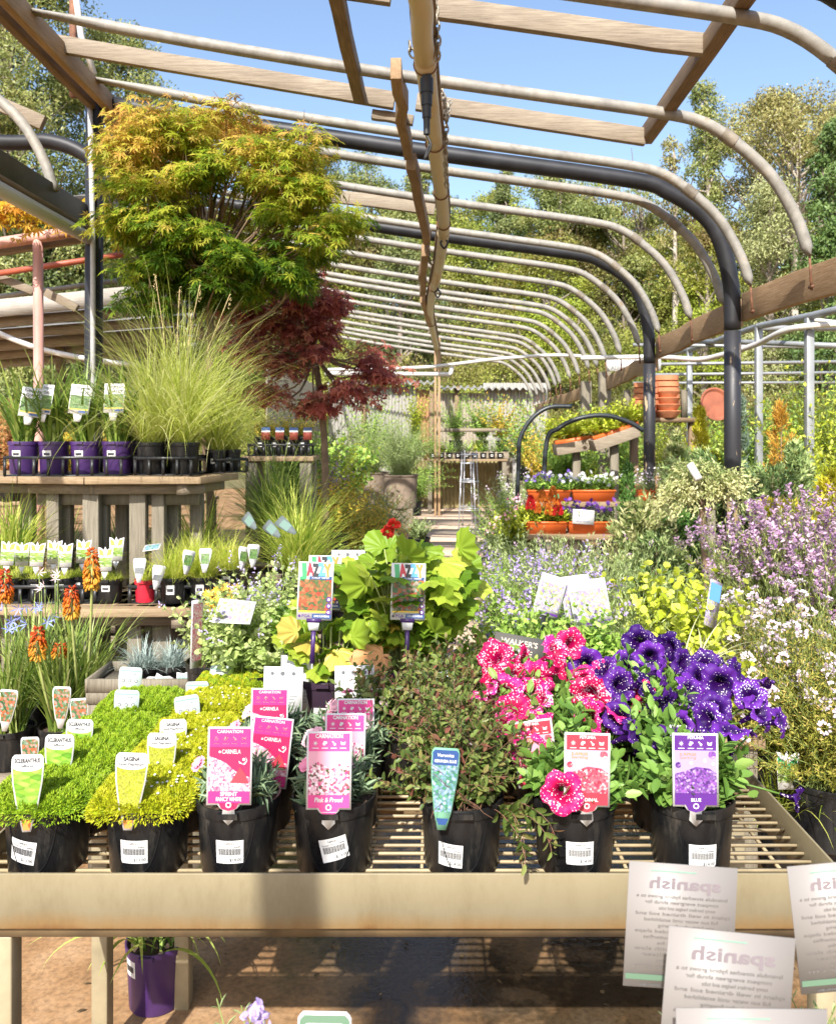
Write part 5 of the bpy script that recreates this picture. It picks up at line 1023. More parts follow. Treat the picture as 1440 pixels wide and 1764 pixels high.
# ---------- red hot pokers and lily on a low bench at left
POKL = leafmat('poker_leaves', [(.09, .17, .03), (.20, .30, .05), (.36, .45, .10), (.50, .54, .2)], .4, .4)
o = thing('low_bench', 'low weathered timber bench under the red hot pokers at the left edge', 'bench', (-1.95, 3.3, 0))
for k in range(5): q = MB(); box(q, (-.75, -.34 + k * .14, .31), (.62, -.34 + k * .14 + .12, .345)); q.build('slat', TIM_X, o, bevel=.003)
for x in (-.6, .5):
    for y in (-.25, .25): q = MB(); box(q, (x - .04, y - .04, 0), (x + .04, y + .04, .309)); q.build('leg', TIM_Z, o)
TUBELET = T_([(-.10, 0, 0), (.10, 0, 0), (0, 0, .10), (-.17, .8, 0), (.17, .8, 0), (0, .8, .17), (0, 1.0, .03)], np.array([[0, 1, 4], [0, 4, 3], [1, 2, 5], [1, 5, 4], [2, 0, 3], [2, 3, 5], [3, 4, 6], [4, 5, 6], [5, 3, 6]]))
POK = leafmat('poker_florets', [(.78, .44, .05), (.78, .28, .02), (.74, .15, .015), (.60, .07, .02)], .35, .45)
def strap_pot(name, label, X, Y, z, r, h, pot, leaf, n, L, lean, droop, W, group=None, st=None, tint=(0, 1), seg=7, base=.6, rot=0):
    t = potted(name, label, POTC, X, Y, z, r, h, pot, group, st=st, rot=rot); lb = MB(); lo = lambda v: rng.uniform(v[0], v[1], n)
    blades(lb, disc(n, r * base) + [0, 0, h - .02], rng.uniform(0, 6.283, n), lo(L), lo(lean), lo(droop), lo(W), seg, np.clip(rng.uniform(*tint, n), 0, 1)); lb.build('foliage', leaf, t); return t
pokers = [(10, 1008, 3.15, .11, 'dark orange poker at the left edge'), (66, 1106, 2.95, .10, 'lowest orange poker'), (124, 1035, 3.0, .10, 'orange poker'), (159, 978, 3.0, .13, 'tallest poker fading to yellow'), (104, 1119, 3.1, .04, 'bud')]
for i, (X, Y, lab) in enumerate(((PX(20, 3.1), 3.1, 'pot of red hot pokers at the very left edge'), (PX(95, 3.05), 3.12, 'pot of red hot pokers with the lowest orange spike'), (PX(135, 3.2), 3.25, 'pot of red hot pokers with the tallest spike, nearest the label cards'))):
    t = strap_pot('potted_red_hot_poker', lab, X, Y, .345, .085, .145, POTB, POKL, 150, (.25, .55), (.02, .55), (.2, 1.3), (.007, .013), 'potted red hot pokers'); sb = MB()
    for j, (x, y, D, s, _) in enumerate(pokers):
        if (0, 1, 2, 2, 1)[j] != i: continue
        c = P(x, y, D) - np.array(t.location); n = int(1500 * s); u = rng.uniform(0, 1, n); a = rng.uniform(0, 6.28, n); rad = .019 * np.sin(np.pi * np.clip(u * .86 + .12, 0, 1)) ** .7
        p = c + np.stack([np.cos(a) * rad, np.sin(a) * rad, (u - .5) * s], 1); dv = np.stack([np.cos(a), np.sin(a), -1.3 + 2.2 * np.clip((u - .75) / .25, 0, 1)], 1); q = MB()
        scatter(q, TUBELET, p, dv, rng.normal(0, 1, (n, 3)), (.026 * (1 - .45 * u)), .024, np.clip((u - .1) * (1.15 if j != 3 else .8) + rng.normal(0, .10, n) + (.25 if j == 0 else 0), 0, 1)); q.build('flower_spike', POK, t)
        tube(sb, spline([(rng.uniform(-.03, .03), 0, .13), c * [.6, .6, .5], c + [0, 0, -s * .5], c + [0, 0, s * .4]], 14), .0048, 6)
    sb.build('flower_stalks', STEMP, t)
AGF = plain('agapanthus_blue', (.22, .26, .62), .6, 0, .2, 50); PINKW = plain('pale_lily_pink', (.75, .58, .58), .6, 0, .1, 50)
t = strap_pot('potted_agapanthus', 'pot of blue agapanthus with open heads among the red hot pokers', PX(55, 3.35), 3.38, .345, .085, .145, POTB, POKL, 90, (.25, .5), (.1, .6), (.2, 1.0), (.009, .015)); q, sb = MB(), MB()
LILY = T_([(0, 0, 0)] + [v for k in range(6) for v in ((math.cos(k * 1.047 - .2) * .3, math.sin(k * 1.047 - .2) * .3, .3), (math.cos(k * 1.047) * .62, math.sin(k * 1.047) * .62, .55), (math.cos(k * 1.047 + .2) * .3, math.sin(k * 1.047 + .2) * .3, .3))], np.array([[0, 1 + 3 * k, 2 + 3 * k] for k in range(6)] + [[0, 2 + 3 * k, 3 + 3 * k] for k in range(6)]))
for x, y in ((16, 1085), (28, 1083), (48, 1075), (82, 1072), (45, 1042), (60, 1045), (70, 1050), (33, 1048), (5, 1052), (38, 1060), (88, 1060), (20, 1070)):
    D = 3.0 + rng.uniform(-.05, .05); c = P(x, y, D) - np.array(t.location); flower_obj(t, LILY, c, (rng.normal(0, .6), -.8, rng.normal(.2, .5)), .042, AGF); tube(sb, spline([(.0, 0, .13), c * [.7, .6, .55] , c + [0, .01, -.01]], 8), .0016, 4)
sb.build('flower_stalks', STEMG, t)
t = strap_pot('potted_lily', 'pot of slender lily with small starry pinkish white flowers beside the pokers', PX(92, 3.4), 3.42, .345, .07, .13, POTB, POKL, 60, (.2, .4), (.1, .5), (.2, .9), (.005, .009)); sb = MB()
for x, y in ((68, 987), (72, 1015), (100, 990), (102, 955), (78, 1010), (96, 998)):
    c = P(x, y, 3.2) - np.array(t.location); flower_obj(t, LILY, c, (rng.normal(0, .5), -.8, .5), .036, PINKW); tube(sb, spline([(.0, 0, .12), c * [.8, .8, .6], c], 10), .002, 4)
sb.build('flower_stalks', STEMG, t)
for x, yt, lab in ((10, 1190, 'round topped flower picture label at the left edge under the pokers'), (52, 1272, 'round topped flower label low between moss labels and poker leaves'), (105, 1185, 'orange flower picture label under the tallest pokers'), (138, 1205, 'orange flower picture label against the black poker pot')):
    D = 2.965; L = Lab(lab, 'orange flower labels').card(taper_outline(.066, .115)); L.part('picture', PIC_ORA, lambda q: poly(q, taper_outline(.066, .112, tail=0, ins=.004), .0012)); L.at(PX(x, D), D, PZ(yt, D) - .113, -.08, rng.normal(0, .06))

# ---------- box of blue fescue between poker pots and mint
FESC = leafmat('fescue', [(.20, .27, .24), (.34, .42, .38), (.48, .55, .50)], .2, .5)
o = thing('timber_tray', 'shallow timber tray of silvery fescue pots behind the moss cushions', 'tray', (PX(262, 2.9), 2.94, .70))
q = MB(); box(q, (-.19, -.10, 0), (.19, .10, .012)); q.build('tray_floor', TIM_Z, o)
for a_ in (((-.19, -.112, 0), (.19, -.101, .045)), ((-.19, .101, 0), (.19, .112, .045)), ((-.202, -.112, 0), (-.191, .112, .045)), ((.191, -.112, 0), (.202, .112, .045))): q = MB(); box(q, *a_); q.build('tray_side', TIM_Z, o)
o2 = thing('side_table', 'small grey stand holding the fescue tray', 'stand', (PX(262, 2.9), 2.94, 0)); q = MB(); box(q, (-.2, -.11, .66), (.2, .11, .699)); q.build('table_top', TIM_Z, o2)
for x in (-.17, .17):
    for y in (-.08, .08): q = MB(); box(q, (x - .025, y - .025, 0), (x + .025, y + .025, .659)); q.build('leg', TIM_Z, o2)
for k, x in enumerate((235, 285)):
    strap_pot('potted_fescue', f"{('left', 'right')[k]} tuft of silvery blue fescue in the timber tray", PX(x, 2.85), 2.92, .712, .05, .06, POTB, FESC, 260, (.07, .14), (.1, 1.2), (.2, 1.2), (.002, .0034), 'fescue tufts')
for k, (x, yt, rl) in enumerate(((255, 1168, -.3), (278, 1165, .2), (322, 1158, -.15))):
    L = Lab(('blue labelled packet tilting left in the tray', 'blue labelled packet in the middle of the tray', 'blue labelled packet at the right of the tray')[k]).card([(-.035, 0), (.035, 0), (.035, .05), (.01, .058), (-.01, .052), (-.035, .06)]); L.part('picture', PIC_BLUE, lambda q: rect(q, -.032, .004, .032, .048, .0012)); L.at(PX(x, 2.84), 2.84, PZ(yt, 2.84) - .055, -.5, rl)

# ---------- the two tier timber stand at left
DECKW = woodmat('stand_board', (.20, .135, .07), (.30, .21, .12), (.38, .285, .18), 0)
st_ = thing('tiered_stand', 'curved two tier grey timber stand with slatted legs carrying grasses at left', 'plant stand', (-2.2, 5.0, 0)); off = Matrix.Translation((2.2, -5.0, 0))
def arc_tier(pts, z, inner, thick=.04):
    for (x0, y0), (x1, y1) in zip(pts[:-1], pts[1:]):
        q = MB(); d = nrm(np.array([x1 - x0, y1 - y0])); nrm_ = np.array([-d[1], d[0]])
        for k in range(inner):
            o0 = k * .115; a = np.array([x0, y0]) + nrm_ * (o0 + .052) + d * .003; b_ = np.array([x1, y1]) + nrm_ * (o0 + .052) - d * .003; beam(q, (*a, z - thick / 2), (*b_, z - thick / 2), .105, thick)
        q.xf(off); q.build('deck_board', DECKW, st_, bevel=.004)
        q = MB(); a = np.array([x0, y0]) + nrm_ * .12; b_ = np.array([x1, y1]) + nrm_ * .12; beam(q, (*a, z - thick - .031), (*b_, z - thick - .031), .05, .06); q.xf(off); q.build('bearer', TIM_X, st_)
Z1, Z2 = .735, 1.325
lo = [(PX(-260, 4.15), 4.15), (PX(118, 3.95), 3.95), (PX(345, 3.98), 3.98), (PX(415, 4.5), 4.5)]; hi = [(PX(-190, 4.75), 4.75), (PX(30, 4.62), 4.62), (PX(145, 4.55), 4.55), (PX(345, 4.58), 4.58), (PX(412, 5.0), 5.0)]
arc_tier(lo, Z1, 5); arc_tier(hi, Z2, 5)
for x, D, zt in ((60, 4.2, Z1), (235, 4.15, Z1), (262, 4.3, Z1), (282, 4.18, Z1), (318, 4.3, Z1), (150, 4.2, Z1), (330, 4.25, Z1), (20, 4.25, Z1), (95, 4.75, Z2), (115, 4.85, Z2), (160, 4.7, Z2), (178, 4.8, Z2), (240, 4.72, Z2), (275, 4.75, Z2), (300, 4.9, Z2), (212, 5.0, Z2), (340, 4.95, Z2), (50, 4.9, Z2)):
    q = MB(); X = PX(x, D); wd = .035 if x not in (160, 282, 240) else .045; box(q, (X - wd, D - .03, 0), (X + wd, D + .03, zt - .042)); q.xf(off); q.build('leg', TIM_Z, st_, bevel=.003)
for D, y, z in ((4.72, 853, 1.2), (4.3, 1160, .35)): q = MB(); beam(q, (PX(60, D), D + .05, z), (PX(340, D), D + .05, z), .04, .09); q.xf(off); q.build('brace', TIM_Z, st_)

TRAYM = plain('tray_black', (.02, .02, .021), .4, 0, .3, 10)
def tray(label, X, Y, z, n, pitch, dep, h, rot=0, hr=.06):
    o = thing('carry_tray', label, 'pot tray', (X, Y, z), rot, 'black carry trays'); q = MB(); w2 = n * pitch / 2
    box(q, (-w2, -dep / 2, .0), (w2, dep / 2, .006)); q.build('tray_floor', TRAYM, o); q = MB()
    for y in (-dep / 2, dep / 2): box(q, (-w2, y - .004, hr), (w2, y + .004, hr + .016))
    for x in (-w2, w2): box(q, (x - .004, -dep / 2 + .004, hr), (x + .004, dep / 2 - .004, hr + .016))
    q.build('tray_rim', TRAYM, o); q = MB()
    for k in range(n * 2 + 1):
        x = -w2 + .008 + k * (2 * w2 - .016) / (n * 2)
        for y in (-dep / 2, dep / 2): box(q, (x - .008, y - .003, .006), (x + .008, y + .003, hr))
    q.build('tray_ribs', TRAYM, o); return o
LIRI = leafmat('liriope_leaves', [(0.075, 0.150, 0.025), (0.163, 0.275, 0.044), (0.350, 0.475, 0.088), (0.550, 0.625, 0.175)], .4, .38); LOMA = leafmat('lomandra_leaves', [(.40, .50, .07), (.58, .64, .14), (.70, .72, .24), (.76, .74, .40)], .6, .5)
LOMG = leafmat('green_grass_leaves', [(0.156, 0.260, 0.039), (0.338, 0.468, 0.065), (0.598, 0.676, 0.117), (0.780, 0.780, 0.234)], .45, .45); SEDG = leafmat('sedge_leaves', [(0.276, 0.391, 0.034), (0.483, 0.575, 0.057), (0.644, 0.667, 0.115), (0.759, 0.736, 0.230)], .45, .5)
tray('black carry tray around the purple pots on the upper tier', PX(125, 4.75), 4.80, Z2, 4, .165, .34, .1, hr=.095); tray('black carry tray around the black grass pots on the upper tier', PX(292, 4.8), 4.86, Z2, 2, .165, .34, .1, hr=.09); tray('short black carry tray at the right end of the upper tier', PX(378, 4.98), 5.08, Z2, 2, .11, .2, .1, rot=.75, hr=.07)
for k, x in enumerate((42, 94, 148, 203, 228)):
    Y = 4.80 if k < 4 else 4.97; t = strap_pot('potted_liriope', ('leftmost purple pot of dark strappy grass on the upper tier', 'second purple pot of strappy grass from the left on the upper tier', 'third purple pot of strappy grass on the upper tier', 'fourth purple pot of strappy grass, beside the black grass pots', 'purple pot of strappy grass behind the fourth one')[k], PX(x, Y), Y, Z2 + .006, .083, .185, POTP, LIRI, 95, (.25, .62), (.02, .65), (.2, 1.6), (.012, .021), 'purple pots of strappy grass', st=dict(fine=False, ang=-.1, z=.62, w=.05, hh=.04))
for k, (x, yt, rl, yaw) in enumerate(((50, 667, .14, .25), (77, 662, .08, -.6), (135, 662, .10, .1), (196, 660, .0, 0), (222, 672, .2, .3))):
    D = 4.66 if k < 4 else 4.85; L = Lab(('leftmost white Evergreen GIANT label tilting right', 'narrow turned Evergreen GIANT label, second from the left', 'third white Evergreen GIANT label above the purple pots', 'rightmost fully visible Evergreen GIANT label', 'Evergreen GIANT label mostly hidden behind the rightmost one')[k], 'labels on the strappy grass pots')
    W, H = .112, .165; L.card([(-W / 2, 0), (W / 2, 0), (W / 2, H), (-W / 2, H)]); L.part('picture', PIC_GRASS, lambda q: rect(q, -W / 2 + .004, .028, W / 2 - .004, .105, .0013)); L.part('band', NAVY, lambda q: rect(q, .0, .008, W * .44, .02, .0013)); L.part('stripe', YEL, lambda q: rect(q, -W * .46, .022, W * .46, .028, .0016))
    L.part('lettering', INK, lambda q: (write(q, 'Evergreen', 0, .147, .022, .0016, W * .78), write(q, 'GIANT', .005, .120, .024, .0016, W * .72))); q = MB(); poly(q, [(-.016, -.045), (.016, -.045), (.024, -.002), (-.024, -.002)], .003, th=.003); q.build('tab', PAPER, L.o); L.at(PX(x, D), D, PZ(yt, D) - H, -.12, rl, yaw)
for k, (x, D, H, n, gm) in enumerate(((262, 4.78, (.35, 1.0), 330, LOMA), (318, 4.78, (.45, 1.15), 560, LOMA), (292, 5.0, (.4, 1.1), 380, LOMA), (372, 5.0, (.35, .85), 380, LOMA), (398, 5.12, (.25, .6), 230, LOMA))):
    strap_pot('potted_lomandra', ('black pot of fine yellow green grass next to the purple pots', 'largest black pot of tall pale grass fountaining over the upper tier', 'tall pale grass growing behind the two black grass pots', 'smaller black pot of drooping pale grass near the right end of the upper tier', 'pot of drooping pale grass at the right end of the upper tier')[k], PX(x, D), D, Z2 + .006, .085 if k < 3 else .06, .18 if k < 3 else .13, POTB, gm, n, H, (.02, 1.05), (.2, 1.9), (.004, .0070), 'black pots of pale grass', seg=9, st=dict(fine=False, z=.5, w=.03, hh=.03) if k > 2 else None)
t = thing('dry_seed_stems', 'thin dry seed stems rising above the pale grass on the upper tier', 'grass stems', (PX(310, 4.9), 4.9, Z2 + .15)); q = MB(); STRAW = plain('straw', (.55, .42, .20), .7, 0, .2)
for x, y in ((268, 475), (310, 498), (345, 490), (396, 508), (330, 540)):
    e = P(x, y, 4.9) - np.array(t.location); s_ = MB(); tube(q, spline([(rng.normal(0, .03), 0, 0), e * .5 + [rng.normal(0, .03), 0, .05], e], 10), .0018, 4); n = 26; u = rng.uniform(-.10, .01, n); scatter(s_, LEAF2, e + u[:, None] * [0, 0, 1] + rng.normal(0, .003, (n, 3)), rdir(n, .2, 1), rdir(n), .013, .004, .5); s_.build('seed_head', STRAW, t)
q.build('stems', STRAW, t)

# lower tier
tray('long black carry tray on the lower tier at left', PX(60, 4.1), 4.22, Z1, 5, .125, .28, .1, hr=.075); tray('black carry tray holding the red pot on the lower tier', PX(297, 4.12), 4.22, Z1, 3, .135, .28, .1, hr=.075)
for k, (x, D) in enumerate(((18, 4.14), (70, 4.15), (112, 4.15), (140, 4.2), (190, 4.12), (45, 4.3), (165, 4.32))):
    t = strap_pot('potted_mondo', ('leftmost small black pot of low green tufts under leaf shaped labels', 'second small black pot of low green tufts on the lower tier', 'third small black pot of low green tufts on the lower tier', 'fourth small black pot of low green tufts on the lower tier', 'small black pot of low green tufts nearest the red pot', 'low green tufts behind the leftmost small pots', 'low green tufts behind the fourth small pot')[k], PX(x, D), D, Z1 + .006, .062, .115, POTB, SEDG, 420, (.03, .07), (.1, 1.0), (.2, 1.1), (.002, .0035), 'small pots under leaf shaped labels', st=dict(fine=False, z=.62, w=.04, hh=.03), base=.9)
LEAFG = flat('print_leaf_green', (.30, .42, .06)); SCAL = [(-.032, 0), (.032, 0), (.037, .075), (.040, .115), (.018, .108), (.008, .10), (.0, .118), (-.008, .10), (-.020, .112), (-.034, .116)]
for k, (x, yt) in enumerate(((12, 932), (38, 934), (63, 934), (93, 930), (112, 935), (143, 929), (181, 942), (200, 925))):
    D = 4.06 + .1 * (k % 2); L = Lab(f"{('leftmost', 'second', 'third', 'fourth', 'fifth', 'sixth', 'seventh', 'rightmost')[k]} scalloped white and green leaf shaped label on the lower tier", 'scalloped leaf shaped labels').card(SCAL); L.part('leaf_print', LEAFG, lambda q: (poly(q, [(-.031, .108), (-.027, .078), (-.004, .072), (-.012, .098)], .0013), poly(q, [(.035, .108), (.014, .102), (.006, .072), (.028, .078)], .0013))); L.part('picture', PIC_LAWN, lambda q: rect(q, -.032, .022, .033, .066, .0013)); q = MB(); poly(q, [(0, -.045), (.016, -.004), (-.016, -.004)], .001, th=.001); q.build('tail', PAPER, L.o); L.at(PX(x, D), D, PZ(yt, D) - .118, -.1, rng.normal(0, .03))
strap_pot('potted_grass', 'small square red pot of wispy green foliage on the lower tier', PX(250, 4.1), 4.12, Z1 + .006, .055, .11, POTR, SEDG, 140, (.06, .16), (.1, 1.2), (.2, 1.4), (.002, .004))
for k, (x, D) in enumerate(((300, 4.1), (350, 4.12), (395, 4.35), (330, 4.35))):
    strap_pot('potted_sedge', ('black pot of bright sedge right of the red pot', 'black pot of bright sedge second right of the red pot', 'bright sedge at the right end of the lower tier', 'bright sedge behind the two black pots beside the red pot')[k], PX(x, D), D, Z1 + .006, .065, .125, POTB, SEDG, 420, (.12, .28), (.05, 1.1), (.3, 1.5), (.002, .0036), 'pots of bright sedge', st=dict(fine=False, z=.55, w=.04, hh=.045), base=.8)
for k, (x, yt, rl, yaw, mt) in enumerate(((240, 962, 0, .1, 0), (270, 974, .2, .4, 0), (322, 948, .25, .6, 1), (353, 945, 0, 0, 1), (418, 942, .25, .7, 1), (436, 938, .1, .4, 1))):
    D = 3.98 if k < 4 else 4.2; L = Lab(('upright white tag in the red pot', 'tilted white tag hanging on the red pot', 'olive picture tag leaning in sedge, left of the square one', 'square olive picture tag standing in sedge', 'narrow turned olive tag at the right end of the lower tier', 'grey olive tag at the right end of the lower tier, furthest right')[k]).card(taper_outline(.06, .085)); L.part('picture', (PGREY if mt == 0 else PIC_GRASS), lambda q: rect(q, -.02, .012, .02, .04 if mt == 0 else .062, .0013)); L.at(PX(x, D), D, PZ(yt, D) - .085, -.2, rl, yaw)
L = Lab('blue tag lying flat on the sedge above the red pot').card([(-.04, 0), (.04, 0), (.045, .05), (-.04, .055)]).part('picture', PIC_BLUE, lambda q: rect(q, -.035, .004, .036, .045, .0012)); L.at(PX(260, 4.1), 4.1, PZ(948, 4.1), -1.1, -.15)

# ---------- big grasses beside and below the tiers
for k, (x, D, z, n, H, gm, W) in enumerate(((515, 4.9, .55, 380, (.35, .75), LOMG, (.005, .009)), (345, 5.1, .50, 260, (.35, .7), LOMG, (.005, .009)), (20, 4.7, .60, 240, (.3, .65), LOMG, (.006, .010)), (470, 5.6, .70, 240, (.35, .75), LIRI, (.006, .012)), (220, 5.3, .5, 200, (.3, .6), LIRI, (.006, .011)), (110, 5.4, .45, 160, (.3, .6), LIRI, (.006, .011)))):
    o = thing('upturned_crate', ('crate under the large bright grass clump right of the tiers', 'crate under the grass behind the lower tier', 'crate under the grass at the left edge', 'crate under the dark grass behind the large clump', 'crate in the shade behind the stand legs', 'second crate in the shade behind the stand legs')[k], 'crate', (PX(x, D), D, 0)); q = MB(); hh = z
    for s in (-1, 1):
        for a in np.arange(0, hh - .05, .11): box(q, (-.16, s * .15 - .008, a), (.16, s * .15 + .008, a + .09)); box(q, (s * .168 - .008, -.14, a), (s * .168 + .008, .14, a + .09))
    q.build('slats', TIM_X, o); q = MB(); box(q, (-.175, -.165, hh - .015), (.175, .165, hh)); q.build('top', TIM_X, o)
    strap_pot('potted_grass', ('large clump of bright arching grass right of the tiered stand', 'bright grass behind the lower tier under the upper boards', 'bright grass at the left edge below the purple pots', 'dark strappy grass rising behind the large bright clump', 'dark grass in the shade behind the stand legs', 'more dark grass in the shade, further left behind the stand legs')[k], PX(x, D), D, z, .1, .18, POTB, gm, int(n * 1.5), H, (.02, .95), (.3, 1.6), W, 'large grasses around the tiered stand', seg=8)
for k, (x, y, rl, yw) in enumerate(((452, 898, .9, .2), (478, 892, .8, .4), (412, 884, .9, .1))):
    L = Lab(('large oval grey backed label tilting over the bright grass clump', 'second slanted label right of the large oval one', 'thin slanted label left of the large oval one')[k]).card(taper_outline(.06, .115), flat('label_blue_grey', (.10, .12, .12), .9)); L.part('picture', flat('print_matt_teal', (.12, .19, .16), .9), lambda q: rect(q, -.02, .02, .02, .085, .0012)); L.at(PX(x + 25, 4.25), 4.25, PZ(y + 22, 4.25), -.9, -rl, yw)

# ---------- maples
TRNK = plain('maple_bark', (.20, .135, .08), .85, 0, .35, 10, bmp=.4)
def maple(label, X, Y, z, clusters, L, per, tm, mats, trunk, tint_of, pot=True, seed=2):
    t = thing('potted_maple', label, 'tree', (X, Y, z)); tb = MB(); cbs = [MB() for _ in mats]; r_ = np.random.default_rng(seed); top = np.array(trunk[-1])
    tube(tb, spline(trunk, 14), np.linspace(.035, .022, 14), 8)
    for (cx, cy, cz, r, mi) in clusters:
        c = np.array([cx, cy, cz]); j = trunk[-1] if cz > top[2] else trunk[-2]; tube(tb, spline([j, (np.array(j) + c) / 2 + r_.normal(0, .06, 3) + [0, 0, -.04], c], 8), np.linspace(.014, .003, 8), 5, cap=False)
        n = per; d = rdir(n, -.9, 1); p = c + d * (rng.uniform(.05, 1.15, n) ** .6)[:, None] * np.array([r, r * .9, r * .55]); 
        for k in range(5): e = c + rdir(1)[0] * r * .9; tube(tb, [c, (c + e) / 2 + [0, 0, .02], e], [.004, .003, .0015], 4, cap=False)
        dv = d * [1, 1, .2] + rng.normal(0, .4, (n, 3)) + [0, -.1, -.75]; scatter(cbs[mi], tm, p, dv, d * .6 + np.array([0, -.35, .9]) + rng.normal(0, .35, (n, 3)), L * rng.uniform(.65, 1.2, n), None, tint_of(p, n))
    tb.build('trunk', TRNK, t, smooth=True)
    for q, (nm, m_) in zip(cbs, mats):
        if q.n: q.build(nm, m_, t)
    return t
LACE = lobed(7, w=.19)
X0, Y0 = PX(355, 5.7), 5.75; cl = []; r0 = rng; rng = np.random.default_rng(42)
def lobes(px, rr_=(.12, .25)):
    for x, y, rr, mi, k in px:
        for _ in range(k): D = Y0 + rng.uniform(-.55, .3); a = rng.uniform(0, 6.28); e = rng.uniform(0, .9); cl.append((PX(x + math.cos(a) * rr * e, D) - X0, D - Y0, PZ(y + math.sin(a) * rr * e, D), rng.uniform(*rr_), mi))
MAPG = leafmat('maple_laceleaf', [(.07, .15, .015), (.14, .25, .02), (.27, .37, .03), (.44, .49, .045), (.62, .58, .08), (.74, .58, .12), (.72, .42, .11)], .6, .5, spec=.2)
lobes([(245, 240, 45, 0, 6), (330, 235, 45, 0, 5), (440, 255, 55, 0, 7), (232, 310, 45, 0, 5), (345, 300, 75, 0, 9), (478, 310, 50, 0, 6), (530, 335, 45, 0, 5), (470, 375, 65, 0, 6), (280, 375, 65, 0, 6), (222, 385, 30, 0, 3), (285, 440, 70, 0, 9), (390, 430, 80, 0, 9), (480, 450, 60, 0, 6), (545, 415, 40, 0, 3), (330, 495, 65, 0, 6), (430, 495, 55, 0, 4), (235, 525, 35, 0, 2), (265, 475, 45, 0, 3), (490, 500, 40, 0, 2), (582, 385, 24, 0, 2), (215, 265, 25, 0, 3), (515, 275, 35, 0, 3), (395, 215, 20, 0, 2), (250, 205, 25, 0, 3)])
ti = lambda p, n: np.clip((p[:, 2] - 2.36) / 1.55 + .09 * np.sin(p[:, 0] * 4.3 + p[:, 1] * 5) + .08 * np.sin(p[:, 0] * 9 + p[:, 2] * 7) + rng.normal(0, .2, n), 0, 1)
maple('large golden orange and green laceleaf maple with fine leaves beside the black post', X0, Y0, 0, cl, .066, 150, LACE, [('leaves', MAPG)], [(0, 0, .25), (.03, 0, .9), (-.02, .02, 1.5), (.02, 0, 2.2), (0, 0, 2.6)], ti)
MAPO = leafmat('maple_gold', [(.36, .36, .02), (.58, .46, .03), (.68, .44, .045), (.66, .30, .05)], .5, .5, spec=.2)
X0, Y0 = PX(520, 6.9), 6.95; cl = []
lobes([(452, 508, 40, 0, 5), (522, 508, 45, 0, 6), (482, 568, 55, 0, 7), (557, 568, 40, 0, 5), (432, 548, 40, 0, 5), (527, 618, 50, 0, 5), (462, 618, 40, 0, 4), (572, 518, 25, 0, 3), (635, 633, 30, 0, 3), (660, 648, 20, 0, 2), (600, 668, 35, 0, 3), (502, 463, 30, 0, 4), (422, 608, 25, 0, 3), (542, 698, 30, 0, 3), (452, 678, 25, 0, 3)], (.10, .24))
MAPR = leafmat('maple_burgundy', [(0.169, 0.046, 0.046), (0.338, 0.085, 0.072), (0.546, 0.156, 0.117), (0.715, 0.286, 0.195)], .5, .45)
maple('dark burgundy maple right of the golden maple', X0, Y0, 0, cl, .062, 95, MAPLE5, [('burgundy_leaves', MAPR)], [(.18, 0, .2), (.19, 0, .9), (.17, .02, 1.6), (.1, 0, 2.2), (.05, 0, 2.6)], lambda p, n: rng.uniform(0, 1, n)); rng = r0
for X, Y, lab, z in ((PX(350, 5.7), 5.75, 'large black tub of the golden maple, behind the tiered stand', 0), (PX(520, 6.9) + .18, 6.95, 'black tub of the burgundy maple', 0)):
    t = thing('plant_tub', lab, 'pot', (X, Y, z)); add_pot(t, .19, .33)
# ================================================================ right side, path sides and far benches
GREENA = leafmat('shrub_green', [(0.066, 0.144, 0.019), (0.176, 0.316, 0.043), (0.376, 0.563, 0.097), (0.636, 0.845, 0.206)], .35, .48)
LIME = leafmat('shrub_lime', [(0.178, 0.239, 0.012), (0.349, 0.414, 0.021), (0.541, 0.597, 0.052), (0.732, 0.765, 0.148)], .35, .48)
GOLDY = leafmat('shrub_gold', [(0.215, 0.243, 0.022), (0.495, 0.438, 0.038), (0.786, 0.572, 0.083), (0.850, 0.515, 0.100)], .35, .48)
SILV = leafmat('shrub_silver', [(0.117, 0.165, 0.062), (0.248, 0.317, 0.124), (0.446, 0.529, 0.232), (0.675, 0.767, 0.373)], .3, .55)
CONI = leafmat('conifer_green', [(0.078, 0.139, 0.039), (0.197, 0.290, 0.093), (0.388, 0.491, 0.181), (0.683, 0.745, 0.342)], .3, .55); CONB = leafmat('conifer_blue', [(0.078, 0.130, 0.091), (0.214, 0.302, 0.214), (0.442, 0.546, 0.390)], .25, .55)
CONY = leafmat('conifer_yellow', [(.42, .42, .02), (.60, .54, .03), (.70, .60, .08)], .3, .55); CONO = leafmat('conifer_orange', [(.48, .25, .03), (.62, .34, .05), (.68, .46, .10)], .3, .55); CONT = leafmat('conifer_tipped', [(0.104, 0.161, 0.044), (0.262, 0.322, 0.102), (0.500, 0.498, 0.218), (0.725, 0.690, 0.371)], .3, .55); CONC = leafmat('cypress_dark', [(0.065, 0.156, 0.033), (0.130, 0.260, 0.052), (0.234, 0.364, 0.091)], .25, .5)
LAVP = leafmat('lavender_petals', [(.20, .09, .22), (.38, .22, .36), (.58, .40, .52), (.70, .54, .62)], .3, .6); CATP = leafmat('catmint_petals', [(0.270, 0.187, 0.494), (0.414, 0.306, 0.627), (0.540, 0.425, 0.703), (0.630, 0.510, 0.722)], .3, .6)
